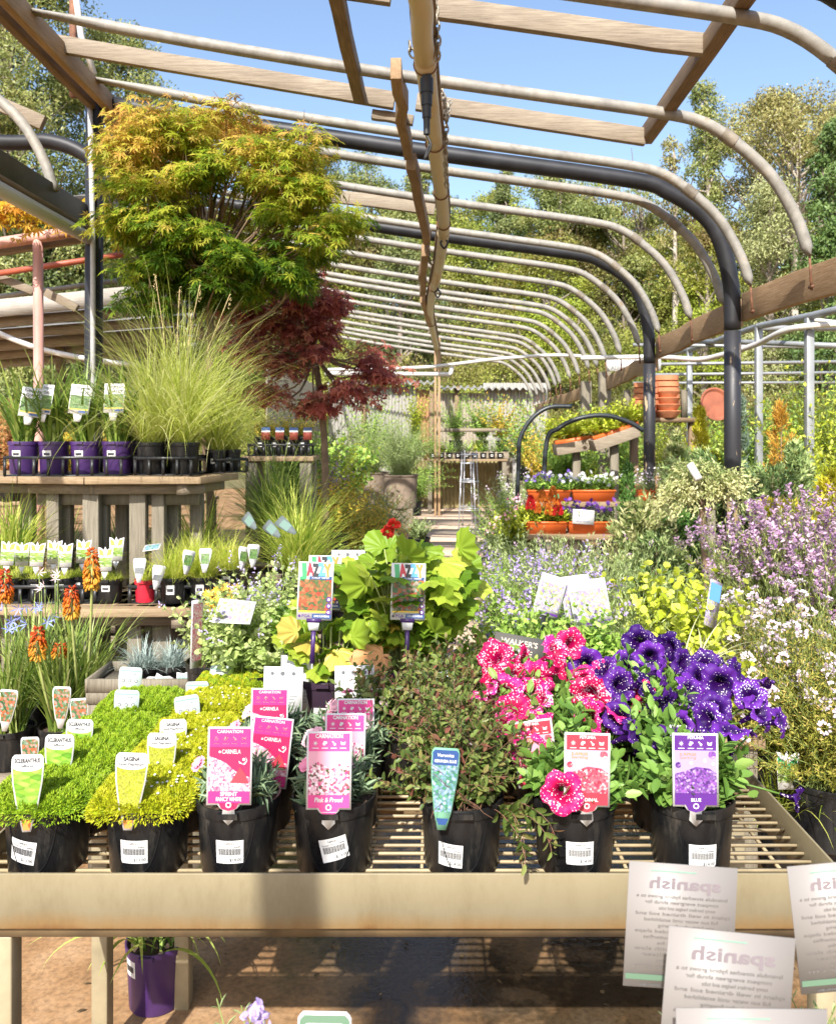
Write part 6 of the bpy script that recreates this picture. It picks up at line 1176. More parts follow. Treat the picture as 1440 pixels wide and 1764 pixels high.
PALEP = leafmat('candytuft_petals', [(.62, .46, .58), (.74, .62, .70), (.80, .74, .78)], .3, .6); WHITEP2 = leafmat('white_petals', [(.62, .60, .64), (.76, .74, .74), (.80, .79, .76)], .3, .6); VIOP = leafmat('viola_petals', [(.14, .05, .42), (.28, .16, .60), (.55, .48, .75), (.75, .72, .78)], .3, .6); DPUR = leafmat('pansy_petals', [(.08, .02, .22), (.17, .05, .36), (.28, .10, .48)], .3, .6)
PGROUP = None
# low benches that carry the plants behind the petunias
def plank_bench(label, x0, x1, y0, y1, z, nb=5, m=None):
    cx, cy = (x0 + x1) / 2, (y0 + y1) / 2; o = thing('plank_bench', label, 'bench', (cx, cy, 0)); w_ = (y1 - y0) / nb
    for k in range(nb): q = MB(); box(q, (x0 - cx, y0 - cy + k * w_ + .006, z - .035), (x1 - cx, y0 - cy + (k + 1) * w_ - .006, z)); q.build('board', m or DECKW, o, bevel=.004)
    for x in (x0 + .06, x1 - .06):
        for y in (y0 + .06, y1 - .06): q = MB(); box(q, (x - cx - .04, y - cy - .035, 0), (x - cx + .04, y - cy + .035, z - .036)); q.build('leg', TIM_Z, o, bevel=.004)
    return o
plank_bench('low plank bench under the lavender and catmint behind the petunias', .12, 1.15, 2.88, 3.75, .52)
BZ = .52
def at(x, D): return (PX(x, D), D)
def leafy(name, label, x, D, z, rp, hp, leaf, n, H, ll, lw, **kw): return bushy(name, label, PX(x, D), D, z, rp, hp, kw.pop('pot', POTB), leaf, n, H, ll, lw, **kw)
# catmint, lavenders, labels in the middle
for k, (x, D, n, lab) in enumerate(((868, 3.05, 60, 'lilac flowered catmint nearest the path, left of the lavender'), (905, 3.15, 45, 'lilac flowered catmint behind the large picture labels'), (985, 3.0, 40, 'tall lilac catmint spikes above the picture labels'), (845, 2.95, 45, 'low lilac catmint beside the rounded geum leaf'))):
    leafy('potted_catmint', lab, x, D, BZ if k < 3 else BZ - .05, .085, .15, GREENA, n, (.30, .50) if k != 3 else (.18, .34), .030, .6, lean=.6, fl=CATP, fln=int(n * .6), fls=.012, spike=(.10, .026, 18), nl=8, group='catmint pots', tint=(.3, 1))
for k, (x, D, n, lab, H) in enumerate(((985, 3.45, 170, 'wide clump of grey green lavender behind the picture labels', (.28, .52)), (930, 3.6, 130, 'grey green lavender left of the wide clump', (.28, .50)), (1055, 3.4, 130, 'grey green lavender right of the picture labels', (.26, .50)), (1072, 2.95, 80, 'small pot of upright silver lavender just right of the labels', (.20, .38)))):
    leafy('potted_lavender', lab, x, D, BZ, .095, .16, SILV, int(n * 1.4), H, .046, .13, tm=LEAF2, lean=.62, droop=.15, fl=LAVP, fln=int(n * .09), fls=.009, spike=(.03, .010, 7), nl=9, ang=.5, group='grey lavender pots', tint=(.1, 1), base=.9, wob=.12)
for k, (x, yt, yb, D, rl, w_, lab) in enumerate(((1023, 1000, 1078, 2.72, -.15, .125, 'large lilac flower picture label tilting left above the petunias'), (1000, 992, 1070, 2.82, -.12, .10, 'second lilac picture label tucked behind the large tilted one'), (938, 990, 1060, 2.8, .30, .09, 'lilac picture label leaning right in the catmint'))):
    H = (yb - yt) / F * D; L = Lab(lab, 'lilac picture labels').card([(-w_ / 2, 0), (w_ / 2, 0), (w_ / 2, H), (-w_ / 2, H)]); L.part('picture', PIC_NEP, lambda q: rect(q, -w_ / 2 + .006, H * .14, w_ / 2 - .006, H * .80, .0013)); L.part('band', PURP, lambda q: rect(q, -w_ * .2, H * .04, w_ * .46, H * .09, .0013))
    q = MB(); box(q, (-.006, .001, -.25), (.006, .004, 0)); q.build('stake', TRAYM, L.o); L.at(PX(x, D), D, PZ(yb, D), -.16, rl, .05)
L = Lab('dark grey label reading WALKERS BLUE behind the pink petunias').card([(-.075, 0), (.075, 0), (.075, .08), (-.075, .08)], flat('label_dark_grey', (.10, .095, .085))); L.part('lettering', flat('print_cream', (.55, .48, .38)), lambda q: (write(q, "WALKER'S", 0, .058, .022, .0013, .11), write(q, 'BLUE', 0, .030, .024, .0013, .08))); L.at(PX(890, 2.45), 2.45, PZ(1125, 2.45) - .03, -.35, .18)
leafy('potted_lily_pad_plant', 'low plant with one large rounded pale leaf left of the picture labels', 850, 2.75, .62, .08, .13, GEUM, 30, (.12, .26), .07, .95, tm=ROUND, lean=.9, nl=2)
leafy('potted_shrub', 'low green leafy plant directly behind the pink petunias', 905, 2.62, ZG, .09, .14, GREENA, 60, (.12, .28), .036, .5, lean=1.0); leafy('potted_shrub', 'low glossy green plant between the two petunia colours', 1035, 2.62, ZG, .09, .14, GREENA, 60, (.10, .24), .038, .6, lean=1.0)
leafy('potted_shrub', 'low green plant under the picture labels behind the petunias', 975, 2.7, ZG - .05, .09, .14, GREENA, 60, (.12, .26), .036, .6, lean=1.1)
strap_pot('potted_variegated_grass', 'cream striped arching grass behind the right end of the violet petunias', PX(1195, 2.6), 2.62, ZG, .08, .14, POTB, leafmat('cream_stripe', [(.40, .44, .14), (.62, .60, .34), (.70, .66, .42)], .3, .45), 60, (.12, .24), (.4, 1.1), (.4, 1.5), (.005, .008))
# lime shrub and its neighbour
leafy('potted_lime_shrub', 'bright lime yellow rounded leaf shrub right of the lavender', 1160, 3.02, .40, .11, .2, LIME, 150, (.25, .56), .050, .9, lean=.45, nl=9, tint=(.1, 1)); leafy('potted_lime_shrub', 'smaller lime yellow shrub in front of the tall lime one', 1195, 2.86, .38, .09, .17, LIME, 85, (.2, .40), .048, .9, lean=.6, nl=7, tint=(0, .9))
def needle_cone(name, label, x, D, z, rp, hp, leaf, r, h, n, L, tm=LEAF2, wr=.22, shape='cone', group=None, tw=60, droop=-.5, pot=POTB, cat=POTC, tint_up=False):
    t = potted(name, label, cat, PX(x, D), D, z, rp, hp, pot, group); lb, sb = MB(), MB(); a = rng.uniform(0, 6.28, tw); u = rng.uniform(.02, 1, tw) ** 1.2
    rad = r * ((1 - u) ** .75 if shape == 'cone' else np.sqrt(np.maximum(.06, 1 - (1.6 * u - .6) ** 2)) if shape == 'dome' else (1 - u ** 3) * .9) * rng.uniform(.65, 1.15, tw)
    tip = np.stack([np.cos(a) * rad, np.sin(a) * rad, hp + h * (u * .95 + .06)], 1); root = np.stack([np.cos(a) * rad * .1, np.sin(a) * rad * .1, np.maximum(hp, tip[:, 2] - rad * .8 - h * .06)], 1)
    tube(sb, [(0, 0, hp - .02), (0, 0, hp + h * .9)], [.008, .003], 6); 
    for p, q in zip(root, tip): tube(sb, [p, (p + q) / 2 - [0, 0, .01], q], [.003, .002, .001], 3, cap=False)
    k = n // tw; v = rng.uniform(.25, 1.03, (tw, k, 1)); pos = (root[:, None] * (1 - v) + tip[:, None] * v + rng.normal(0, 1, (tw, k, 3)) * (.022 + .05 * r) * (1.15 - v)).reshape(-1, 3); dd = np.repeat(nrm(tip - root), k, 0)
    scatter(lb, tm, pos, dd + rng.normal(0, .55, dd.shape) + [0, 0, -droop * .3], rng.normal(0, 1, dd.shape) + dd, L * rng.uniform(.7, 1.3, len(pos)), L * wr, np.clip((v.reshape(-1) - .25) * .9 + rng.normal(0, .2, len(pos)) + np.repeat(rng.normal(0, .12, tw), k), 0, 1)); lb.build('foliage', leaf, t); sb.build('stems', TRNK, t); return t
needle_cone('potted_conifer', 'soft feathery green seedling conifer beside the lime shrub', 1112, 3.15, .48, .08, .14, CONI, .14, .42, 1600, .045, wr=.08, tw=40)
# candytuft mound and lavender bank at right
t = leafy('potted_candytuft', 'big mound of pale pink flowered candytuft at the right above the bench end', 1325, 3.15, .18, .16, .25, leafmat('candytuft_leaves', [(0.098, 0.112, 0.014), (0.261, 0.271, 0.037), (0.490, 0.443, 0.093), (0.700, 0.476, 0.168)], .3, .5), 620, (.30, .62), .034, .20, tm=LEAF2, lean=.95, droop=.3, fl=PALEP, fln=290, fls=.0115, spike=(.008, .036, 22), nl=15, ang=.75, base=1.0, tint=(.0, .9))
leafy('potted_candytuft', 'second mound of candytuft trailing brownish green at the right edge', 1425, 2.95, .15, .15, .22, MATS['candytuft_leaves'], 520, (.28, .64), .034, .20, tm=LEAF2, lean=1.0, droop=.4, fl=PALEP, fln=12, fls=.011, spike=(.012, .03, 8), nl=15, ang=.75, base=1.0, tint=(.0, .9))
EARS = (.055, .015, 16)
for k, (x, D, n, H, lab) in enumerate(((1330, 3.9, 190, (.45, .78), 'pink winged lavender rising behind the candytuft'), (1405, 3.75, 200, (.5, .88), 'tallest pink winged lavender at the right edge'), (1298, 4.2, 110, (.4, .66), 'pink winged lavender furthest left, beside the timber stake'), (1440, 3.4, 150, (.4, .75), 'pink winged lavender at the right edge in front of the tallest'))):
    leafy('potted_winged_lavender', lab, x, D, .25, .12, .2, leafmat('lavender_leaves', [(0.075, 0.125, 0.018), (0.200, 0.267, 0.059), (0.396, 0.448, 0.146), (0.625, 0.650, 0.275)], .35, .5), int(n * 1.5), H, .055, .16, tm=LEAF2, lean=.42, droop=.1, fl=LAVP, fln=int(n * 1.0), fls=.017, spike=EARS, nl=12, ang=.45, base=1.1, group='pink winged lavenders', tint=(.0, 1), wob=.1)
L = Lab('blue and pink plant label leaning in the candytuft').card([(-.035, 0), (.035, 0), (.035, .16), (-.035, .16)], PIC_NEP); L.part('picture', SKYB, lambda q: rect(q, -.03, .09, .03, .15, .0013)); L.at(PX(1222, 2.85), 2.85, PZ(1080, 2.85), -.1, .38, .6)
# strappy pots standing on the ground past the bench end
for k, (x, D, lab) in enumerate(((1352, 3.02, 'black pot of dark green grass with a white leaf shaped label on the ground past the bench'), (1432, 2.98, 'black pot of dark green grass at the right edge on the ground'), (1395, 3.3, 'black pot of grass between and behind the two on the ground'))):
    strap_pot('potted_grass', lab, PX(x, D), D, 0.0 if k < 2 else 0, .088, .19, POTB, LOMG, 190, (.22, .48), (.05, .9), (.3, 1.5), (.004, .007), 'grasses on the ground past the bench end', st=dict(fine=False, z=.62, w=.04, hh=.03, ang=-.25) if k == 0 else None)
L = Lab('white leaf shaped label with a green crest in the pot of grass past the bench').card([(a * 1.1, b * 1.1) for a, b in SCAL]); L.part('leaf_print', GRN, lambda q: poly(q, [(-.033, .112), (0, .085), (.036, .112), (.034, .07), (-.033, .07)], .0013)); L.part('picture', PIC_LAWN, lambda q: rect(q, -.034, .024, .034, .07, .0013)); L.at(PX(1357, 2.9), 2.9, PZ(1360, 2.9), -.1)

# ---------- timber display stand with orange troughs
o = thing('display_stand', 'two step plank stand carrying orange flower troughs right of the path', 'plant stand', (PX(985, 7.3), 7.3, 0)); c = np.array([PX(985, 7.3), 7.3, 0])
def bx(name, a, b_, m): q = MB(); box(q, np.array(a) - c, np.array(b_) - c); q.build(name, m, o, bevel=.004)
ZT, ZL = PZ(863, 7.5), PZ(918, 7.1)
bx('shelf', (PX(905, 7.5), 7.36, ZT - .04), (PX(1140, 7.5), 7.68, ZT), DECKW); bx('shelf', (PX(905, 7.1), 6.96, ZL - .04), (PX(1070, 7.1), 7.26, ZL), DECKW)
for x in (920, 1050, 1128): bx('leg', (PX(x, 7.5) - .04, 7.5, 0), (PX(x, 7.5) + .04, 7.56, ZT - .041), TIM_Z)
for x in (915, 1045): bx('leg', (PX(x, 7.1) - .03, 7.2, 0), (PX(x, 7.1) + .03, 7.25, ZL - .041), TIM_Z)
q = MB(); beam(q, np.array([PX(990, 7.1), 7.1, .35]) - c, np.array([PX(1045, 7.1), 7.1, ZL - .06]) - c, .03, .05); q.build('brace', TIM_X, o)
def trough(label, x0, x1, D, z, group='orange flower troughs', tilt=0, h=.105, dp=.17):
    X0, X1 = PX(x0, D), PX(x1, D); o = thing('flower_trough', label, 'flower trough', ((X0 + X1) / 2, D, z), 0, group); w2 = (X1 - X0) / 2; q = MB(); i = .018
    V = [(-w2 + i, -dp / 2 + i, 0), (w2 - i, -dp / 2 + i, 0), (w2 - i, dp / 2 - i, 0), (-w2 + i, dp / 2 - i, 0), (-w2, -dp / 2, h - .012), (w2, -dp / 2, h - .012), (w2, dp / 2, h - .012), (-w2, dp / 2, h - .012)]; q.add(V, np.array([[0, 3, 2, 1], [0, 1, 5, 4], [1, 2, 6, 5], [2, 3, 7, 6], [3, 0, 4, 7]]))
    for a in (((-w2 - .006, -dp / 2 - .006, h - .016), (w2 + .006, -dp / 2 + .008, h)), ((-w2 - .006, dp / 2 - .008, h - .016), (w2 + .006, dp / 2 + .006, h)), ((-w2 - .006, -dp / 2 + .008, h - .0155), (-w2 + .008, dp / 2 - .008, h - .0005)), ((w2 - .008, -dp / 2 + .008, h - .0155), (w2 + .006, dp / 2 - .008, h - .0005))): box(q, *a)
    q.build('trough', ORANGE, o); q = MB(); box(q, (-w2 + .006, -dp / 2 + .006, h - .04), (w2 - .006, dp / 2 - .006, h - .022)); q.build('soil', SOIL, o); return o, w2
def fill(o, w2, dp, z, leaf, n, H, ll, lw, fl=None, fn=0, fs=.03, tm=DAISY, lean=.7, tint=(0, 1), nl=5, ftint=None):
    lb, sb = MB(), MB(); b0 = np.stack([rng.uniform(-w2, w2, n), rng.uniform(-dp / 2, dp / 2, n), np.full(n, z)], 1); tp, td = shoots(lb, sb, b0, rng.uniform(0, 6.28, n), rng.uniform(*H, n), rng.uniform(0, lean, n), .3, nl, ll, lw, tm=OVAL, tint=tint, end=.3); lb.build('foliage', leaf, o); sb.build('stems', STEMG, o)
    if fl: q = MB(); k = rng.permutation(n)[:fn]; scatter(q, T_(tm[0][:, [0, 2, 1]] * [1, 1, 1], tm[1]), tp[k] + [0, 0, .012], np.stack([rng.normal(0, .5, fn), np.full(fn, -.8), np.full(fn, .6)], 1), rng.normal(0, 1, (fn, 3)), fs * rng.uniform(.7, 1.2, fn), None, rng.uniform(0, 1, fn) if ftint is None else ftint); q.build('blossoms', fl, o)
tr, w2 = trough('orange trough of violet and white violas at the left of the upper shelf', 908, 980, 7.5, ZT); fill(tr, w2, .16, .08, GREENA, 95, (.08, .19), .04, .6, VIOP, 46, .045, tint=(0, .8))
q = MB(); poly(q, [(.0, 0), (.055, 0), (.05, .04), (.015, .05)], .0); tag_ = q.build('tag', GRN, tr, loc=(.03, -.092, .03))
tr, w2 = trough('orange trough of white violas in the middle of the upper shelf', 984, 1056, 7.5, ZT); fill(tr, w2, .16, .08, GREENA, 95, (.08, .18), .04, .6, WHITEP2, 50, .045, tint=(0, .8))
tr, w2 = trough('orange trough of hazy pale pink flowers at the right of the upper shelf', 1096, 1140, 7.5, ZT); fill(tr, w2 * 1.1, .2, .08, SILV, 90, (.08, .22), .02, .3, PALEP, 80, .022, lean=.9)
tr, w2 = trough('orange trough of red and orange plumes on the lower shelf', 903, 975, 7.1, ZL); fill(tr, w2, .14, .08, LIME, 75, (.08, .20), .055, .55, tint=(0, .6)); CELR, CELO = leafmat('plume_red', [(.50, .012, .02), (.62, .03, .03)], .3, .6), leafmat('plume_orange', [(.66, .16, .02), (.70, .28, .05)], .3, .6)
for x, y, s, m_ in ((914, 868, .11, CELR), (934, 862, .14, CELO), (952, 858, .16, CELO), (960, 876, .13, CELR), (945, 880, .08, CELO), (926, 878, .07, CELO)):
    p = P(x, y, 6.98) - np.array(tr.location); n = 240; u = rng.uniform(0, 1, n); a = rng.uniform(0, 6.28, n); rad = s * .32 * (1 - u) ** .8; q = MB(); scatter(q, LEAF2, p + np.stack([np.cos(a) * rad, np.sin(a) * rad, (u - .5) * s], 1), np.stack([np.cos(a) * .6, np.sin(a) * .6, np.ones(n)], 1), rng.normal(0, 1, (n, 3)), .03, .013, rng.uniform(0, 1, n)); q.build('flower_plume', m_, tr)
tr, w2 = trough('orange trough of deep purple pansies on the lower shelf behind the price card', 976, 1050, 7.1, ZL); fill(tr, w2, .14, .08, SILV, 85, (.08, .21), .04, .4, DPUR, 48, .052, tint=(0, .7))
o = thing('price_card', 'white printed card clipped to the front of the pansy trough', 'sign', (PX(1004, 6.95), 6.95, PZ(903, 6.95))); q = MB(); poly(q, [(-.09, 0), (.09, 0), (.09, .12), (-.09, .12)], .001, th=.003); q.build('card', PAPER, o); q = MB(); write(q, 'POTTED COLOUR', 0, .098, .016, .0016, .15, bold=.02); write(q, 'ASSORTED', 0, .070, .014, .0016, .09); write(q, '$20', 0, .045, .014, .0016); write(q, 'MIXED TROUGH', 0, .022, .013, .0016, .11); q.build('lettering', NAVY, o); o.rotation_euler = (-.15, .07, 0)
for x, lab in ((922, 'wrought black bracket lying under the red plume trough'), (0, '')):
    if lab: q = MB(); tube(q, [P(943, 960, 6.6), P(936, 935, 6.7), P(932, 925, 6.7)], .012, 6); tag(q.build('iron_bracket', TRAYM), lab, 'bracket')
for k, (x, yt) in enumerate(((1082, 762),)):
    needle_cone('potted_cypress', 'narrow dark green pencil cypress in front of the plank stand', x, 6.6, .42, .09, .16, CONC, .085, .72, 2600, .04, tm=LEAF2, wr=.35, shape='col', tw=110)
# black hoop hoses
for pts, D, lab in (([(893, 800), (896, 755), (915, 722), (945, 702), (985, 700)], 8.6, 'tall black hose hoop behind the violas'), ([(940, 770), (962, 738), (1000, 720), (1045, 716), (1085, 728), (1108, 742)], 8.2, 'lower black hose hoop bent over the lime seedlings')):
    p = [P(x, y, D) for x, y in pts]; p = [np.array([p[0][0] - .03, D, .4])] + p; q = MB(); tube(q, spline(p, 40), .023, 8); tag(q.build('hose_hoop', plain('hose_black', (.02, .025, .028), .4, 0, .2), smooth=True), lab, 'hose hoop')
# sloping planters with lime seedlings behind
for k, (x0, y0, x1, y1, D) in enumerate(((955, 775, 1030, 762, 9.2), (1020, 768, 1095, 742, 8.9))):
    a, b_ = P(x0, y0, D), P(x1, y1, D); o = thing('sloping_planter', ('timber planter box of lime seedlings left of the second black post', 'tilted timber planter with an orange trough of lime seedlings beside the second black post')[k], 'planter', (0.5 * (a + b_))); c = .5 * (a + b_); q = MB(); beam(q, a - c, b_ - c, .3, .12); q.build('planter_box', TIM_X, o, bevel=.004); q = MB(); beam(q, a - c + [0, -.02, .075], b_ - c + [0, -.02, .075], .2, .05); q.build('trough', ORANGE, o); q = MB(); lb = MB()
    n = 130; u = rng.uniform(0, 1, (n, 1)); shoots(lb, q, (a - c) * (1 - u) + (b_ - c) * u + [0, 0, .08] + rng.normal(0, .07, (n, 3)) * [1, 1, .2], rng.uniform(0, 6.28, n), rng.uniform(.12, .34, n), rng.uniform(0, .8, n), .4, 6, .06, .75, tm=OVAL, tint=(.1, 1), end=.3); lb.build('foliage', LIME, o); q.build('stems', STEMG, o)
    q = MB(); box(q, (-.04, -.04, -c[2]), (.04, .04, -.07)); q.build('leg', TIM_Z, o)
# terracotta pots on a rack
o = thing('timber_rack', 'dark timber rack holding stacked terracotta pots right of the second black post', 'rack', (PX(1135, 9.3), 9.3, 0)); X = PX(1135, 9.3); z0 = PZ(720, 9.3)
q = MB(); box(q, (-.36, -.25, z0 - .05), (.36, .25, z0)); q.build('shelf', TIM_D, o)
for x in (-.32, .32):
    q = MB(); box(q, (x - .04, -.2, 0), (x + .04, -.12, z0 - .051)); q.build('leg', TIM_D, o); q = MB(); box(q, (x - .03, .12, z0 + .001), (x + .03, .18, z0 + .32)); q.build('upright', TIM_Z, o)
def terra(label, x, D, z, r, h, n, name='terracotta_pots', bowl=False):
    o = thing(name, label, 'pot', (PX(x, D), D, z), 0, 'terracotta pots on the rack'); 
    for k in range(n):
        q = MB(); rr = r * (1 - .03 * k); zz = k * h * (.34 if not bowl else .55); lathe(q, [(0, zz), (rr * .72, zz), (rr * .92, zz + h * .72), (rr * 1.06, zz + h * .74), (rr * 1.06, zz + h), (rr * .95, zz + h), (rr * .9, zz + h * .75)] if not bowl else [(0, zz), (rr * .6, zz), (rr, zz + h * .5), (rr * 1.03, zz + h * .55), (rr * .9, zz + h * .6), (0, zz + h * .62)], 24); q.build('pot', TERRA, o, smooth='auto')
terra('stack of wide rimmed terracotta pots left of the post', 1112, 9.15, z0, .135, .19, 4); terra('taller stack of terracotta pots in the middle of the rack', 1146, 9.35, z0, .15, .20, 5); terra('stack of terracotta bowls at the front of the rack', 1150, 9.1, z0, .14, .13, 4, bowl=True)
terra('single terracotta pot on the plinth left of the post foot', 1105, 8.9, .78, .10, .2, 1); terra('large terracotta pot half hidden right of the post foot', 1140, 8.9, .70, .17, .36, 1); t = thing('terracotta_dish', 'round terracotta dish standing on edge beside the thick black post', 'dish', P(1230, 697, 7.6)); q = MB(); lathe(q, [(0, 0), (.13, 0), (.155, .03), (.14, .03), (.12, .012), (0, .012)], 28); q.build('dish', plain('terracotta_dark', (.27, .085, .045), .8, 0, .25, 9), t, smooth='auto'); t.rotation_euler = (1.35, 0, .2)
for x, y in ((1105, 8.9), (1140, 8.9)): pass
o = thing('plinth', 'timber plinth under the two low terracotta pots', 'stand', (PX(1125, 8.9), 8.9, 0)); q = MB(); box(q, (-.3, -.18, .62), (.3, .18, .70)); q.build('top', TIM_D, o)
for x in (-.26, .26): q = MB(); box(q, (x - .04, -.1, 0), (x + .04, .1, .619)); q.build('leg', TIM_D, o)

# ---------- conifers and shrubs right of the stand
GC = 'conifers right of the plank stand'
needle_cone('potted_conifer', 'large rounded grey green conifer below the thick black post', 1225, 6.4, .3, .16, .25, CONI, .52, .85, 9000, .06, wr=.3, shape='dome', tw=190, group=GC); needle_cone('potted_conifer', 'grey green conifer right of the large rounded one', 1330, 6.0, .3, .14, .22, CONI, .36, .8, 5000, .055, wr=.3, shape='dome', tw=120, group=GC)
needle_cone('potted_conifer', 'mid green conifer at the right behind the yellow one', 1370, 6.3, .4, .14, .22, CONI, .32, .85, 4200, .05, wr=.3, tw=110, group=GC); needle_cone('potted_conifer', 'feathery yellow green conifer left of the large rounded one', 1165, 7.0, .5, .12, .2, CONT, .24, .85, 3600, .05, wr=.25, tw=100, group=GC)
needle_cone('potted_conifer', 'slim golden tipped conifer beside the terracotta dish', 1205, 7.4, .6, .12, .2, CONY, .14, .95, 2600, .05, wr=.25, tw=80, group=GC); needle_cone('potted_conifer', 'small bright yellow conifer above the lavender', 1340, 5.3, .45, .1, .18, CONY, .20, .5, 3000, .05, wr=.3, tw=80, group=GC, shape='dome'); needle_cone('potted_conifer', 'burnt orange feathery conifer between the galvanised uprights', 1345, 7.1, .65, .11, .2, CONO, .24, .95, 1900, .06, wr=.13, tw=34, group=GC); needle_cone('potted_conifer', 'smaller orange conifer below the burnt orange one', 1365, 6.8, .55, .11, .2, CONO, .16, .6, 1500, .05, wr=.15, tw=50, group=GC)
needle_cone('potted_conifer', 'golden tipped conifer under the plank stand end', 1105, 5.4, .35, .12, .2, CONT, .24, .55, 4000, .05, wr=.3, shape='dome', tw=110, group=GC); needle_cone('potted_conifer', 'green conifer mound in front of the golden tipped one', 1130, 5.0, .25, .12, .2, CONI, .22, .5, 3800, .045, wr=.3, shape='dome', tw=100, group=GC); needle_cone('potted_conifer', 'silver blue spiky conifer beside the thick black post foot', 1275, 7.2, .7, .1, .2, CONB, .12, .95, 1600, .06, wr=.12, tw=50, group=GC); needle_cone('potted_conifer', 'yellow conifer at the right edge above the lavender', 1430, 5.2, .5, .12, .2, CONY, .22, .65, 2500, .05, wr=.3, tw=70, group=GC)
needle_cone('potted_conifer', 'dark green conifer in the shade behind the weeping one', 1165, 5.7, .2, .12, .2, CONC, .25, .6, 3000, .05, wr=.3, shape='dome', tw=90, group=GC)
# weeping standard on a stake
D = 4.9; X = PX(1210, D); t = thing('weeping_conifer', 'weeping pale tipped conifer grafted on a thick timber stake', 'tree', (X, D, 0)); add_pot(t, .13, .22); q = MB(); tube(q, spline([(.0, 0, .2), (.02, 0, .6), (-.01, 0, 1.28)], 8), .022, 7); q.build('trunk', TRNK, t); q = MB(); box(q, (.02, -.03, .2), (.065, .01, 1.20)); q.build('stake', TIM_Z, t)
lb = MB(); r0 = rng; rng = np.random.default_rng(9)
for k in range(90):
    a = rng.uniform(0, 6.28); q_ = rng.uniform(.05, .30); s = np.array([math.cos(a) * q_ * .3, math.sin(a) * q_ * .3, 1.24 + rng.uniform(0, .13)]); e = np.array([math.cos(a) * q_, math.sin(a) * q_, 1.24 - q_ * rng.uniform(.1, .95) + .05]); n = 170; u = rng.uniform(0, 1, (n, 1)); p = s * (1 - u) ** 2 + 2 * u * (1 - u) * (.5 * (s + e) + [0, 0, .10]) + e * u * u + rng.normal(0, .018, (n, 3)); scatter(lb, LEAF2, p, (e - s)[None] * 1.5 + rng.normal(0, .3, (n, 3)), rng.normal(0, 1, (n, 3)) + [0, 0, 1], .028, .010, np.clip(u[:, 0] * .7 + rng.normal(.15, .2, n), 0, 1))
rng = r0; lb.build('crown', CONT, t); q = MB(); tube(q, [P(1188, 800, 4.7) - np.array(t.location), P(1203, 826, 4.65) - np.array(t.location)], .022, 12); q.build('paper_tag', PAPER, t)
t = bushy('potted_bare_branched_shrub', 'arching brown twigs with yellow leaves above the right lavender', PX(1385, 4.9), 4.9, .5, .1, .18, POTB, LIME, 26, (.4, .75), .05, .2, lean=1.1, nl=6, droop=.9, rs=.006, stem=TRNK)
# climbers and mixed foliage at the back right
for k, (x, D, z, n, H, lf, lab) in enumerate(((1420, 7.8, .4, 170, (.9, 1.75), LIME, 'lime leaved climber at the right edge on the galvanised upright'), (1290, 9.2, .5, 120, (.8, 1.35), GREENA, 'green climber between the galvanised uprights'), (1240, 9.8, .5, 80, (.7, 1.25), LIME, 'yellow leaved climber behind the thick black post'), (1160, 10.5, .5, 70, (.6, 1.1), LIME, 'yellow green shrub behind the terracotta rack'), (1395, 9.5, .5, 130, (.9, 1.6), GREENA, 'dark leaved climber behind the right galvanised upright'), (1060, 10.8, .4, 110, (.8, 1.45), GREENA, 'tall green shrub under the HEDGING sign'), (1010, 12.0, .3, 110, (.8, 1.5), LIME, 'yellow green bush beside the far timber posts'), (965, 13.5, .3, 110, (.8, 1.4), GOLDY, 'golden leaved bush at the right end of the corrugated fence'), (975, 9.9, .55, 140, (.45, .8), GREENA, 'round wispy dark green bush behind the tall hose hoop'), (1440, 6.6, .4, 80, (.5, .9), LIME, 'lime shrub low at the right edge behind the conifers'))):
    leafy('climber' if 'climber' in lab else 'potted_shrub', lab, x, D, z, .13, .22, lf, n, H, .075, .5, lean=.45, nl=12, rs=.004, group='taller shrubs at the back right', tint=(0, 1))
    if z > .3: oo = thing('upturned_crate', lab.replace('climber', 'crate under the climber', 1) if 'climber' in lab else 'crate under the ' + lab, 'crate', (PX(x, D), D, 0)); oo['label'] = 'crate under the ' + lab; q = MB(); box(q, (-.16, -.16, 0), (.16, .16, z)); q.build('top', TIM_X, oo, bevel=.004)
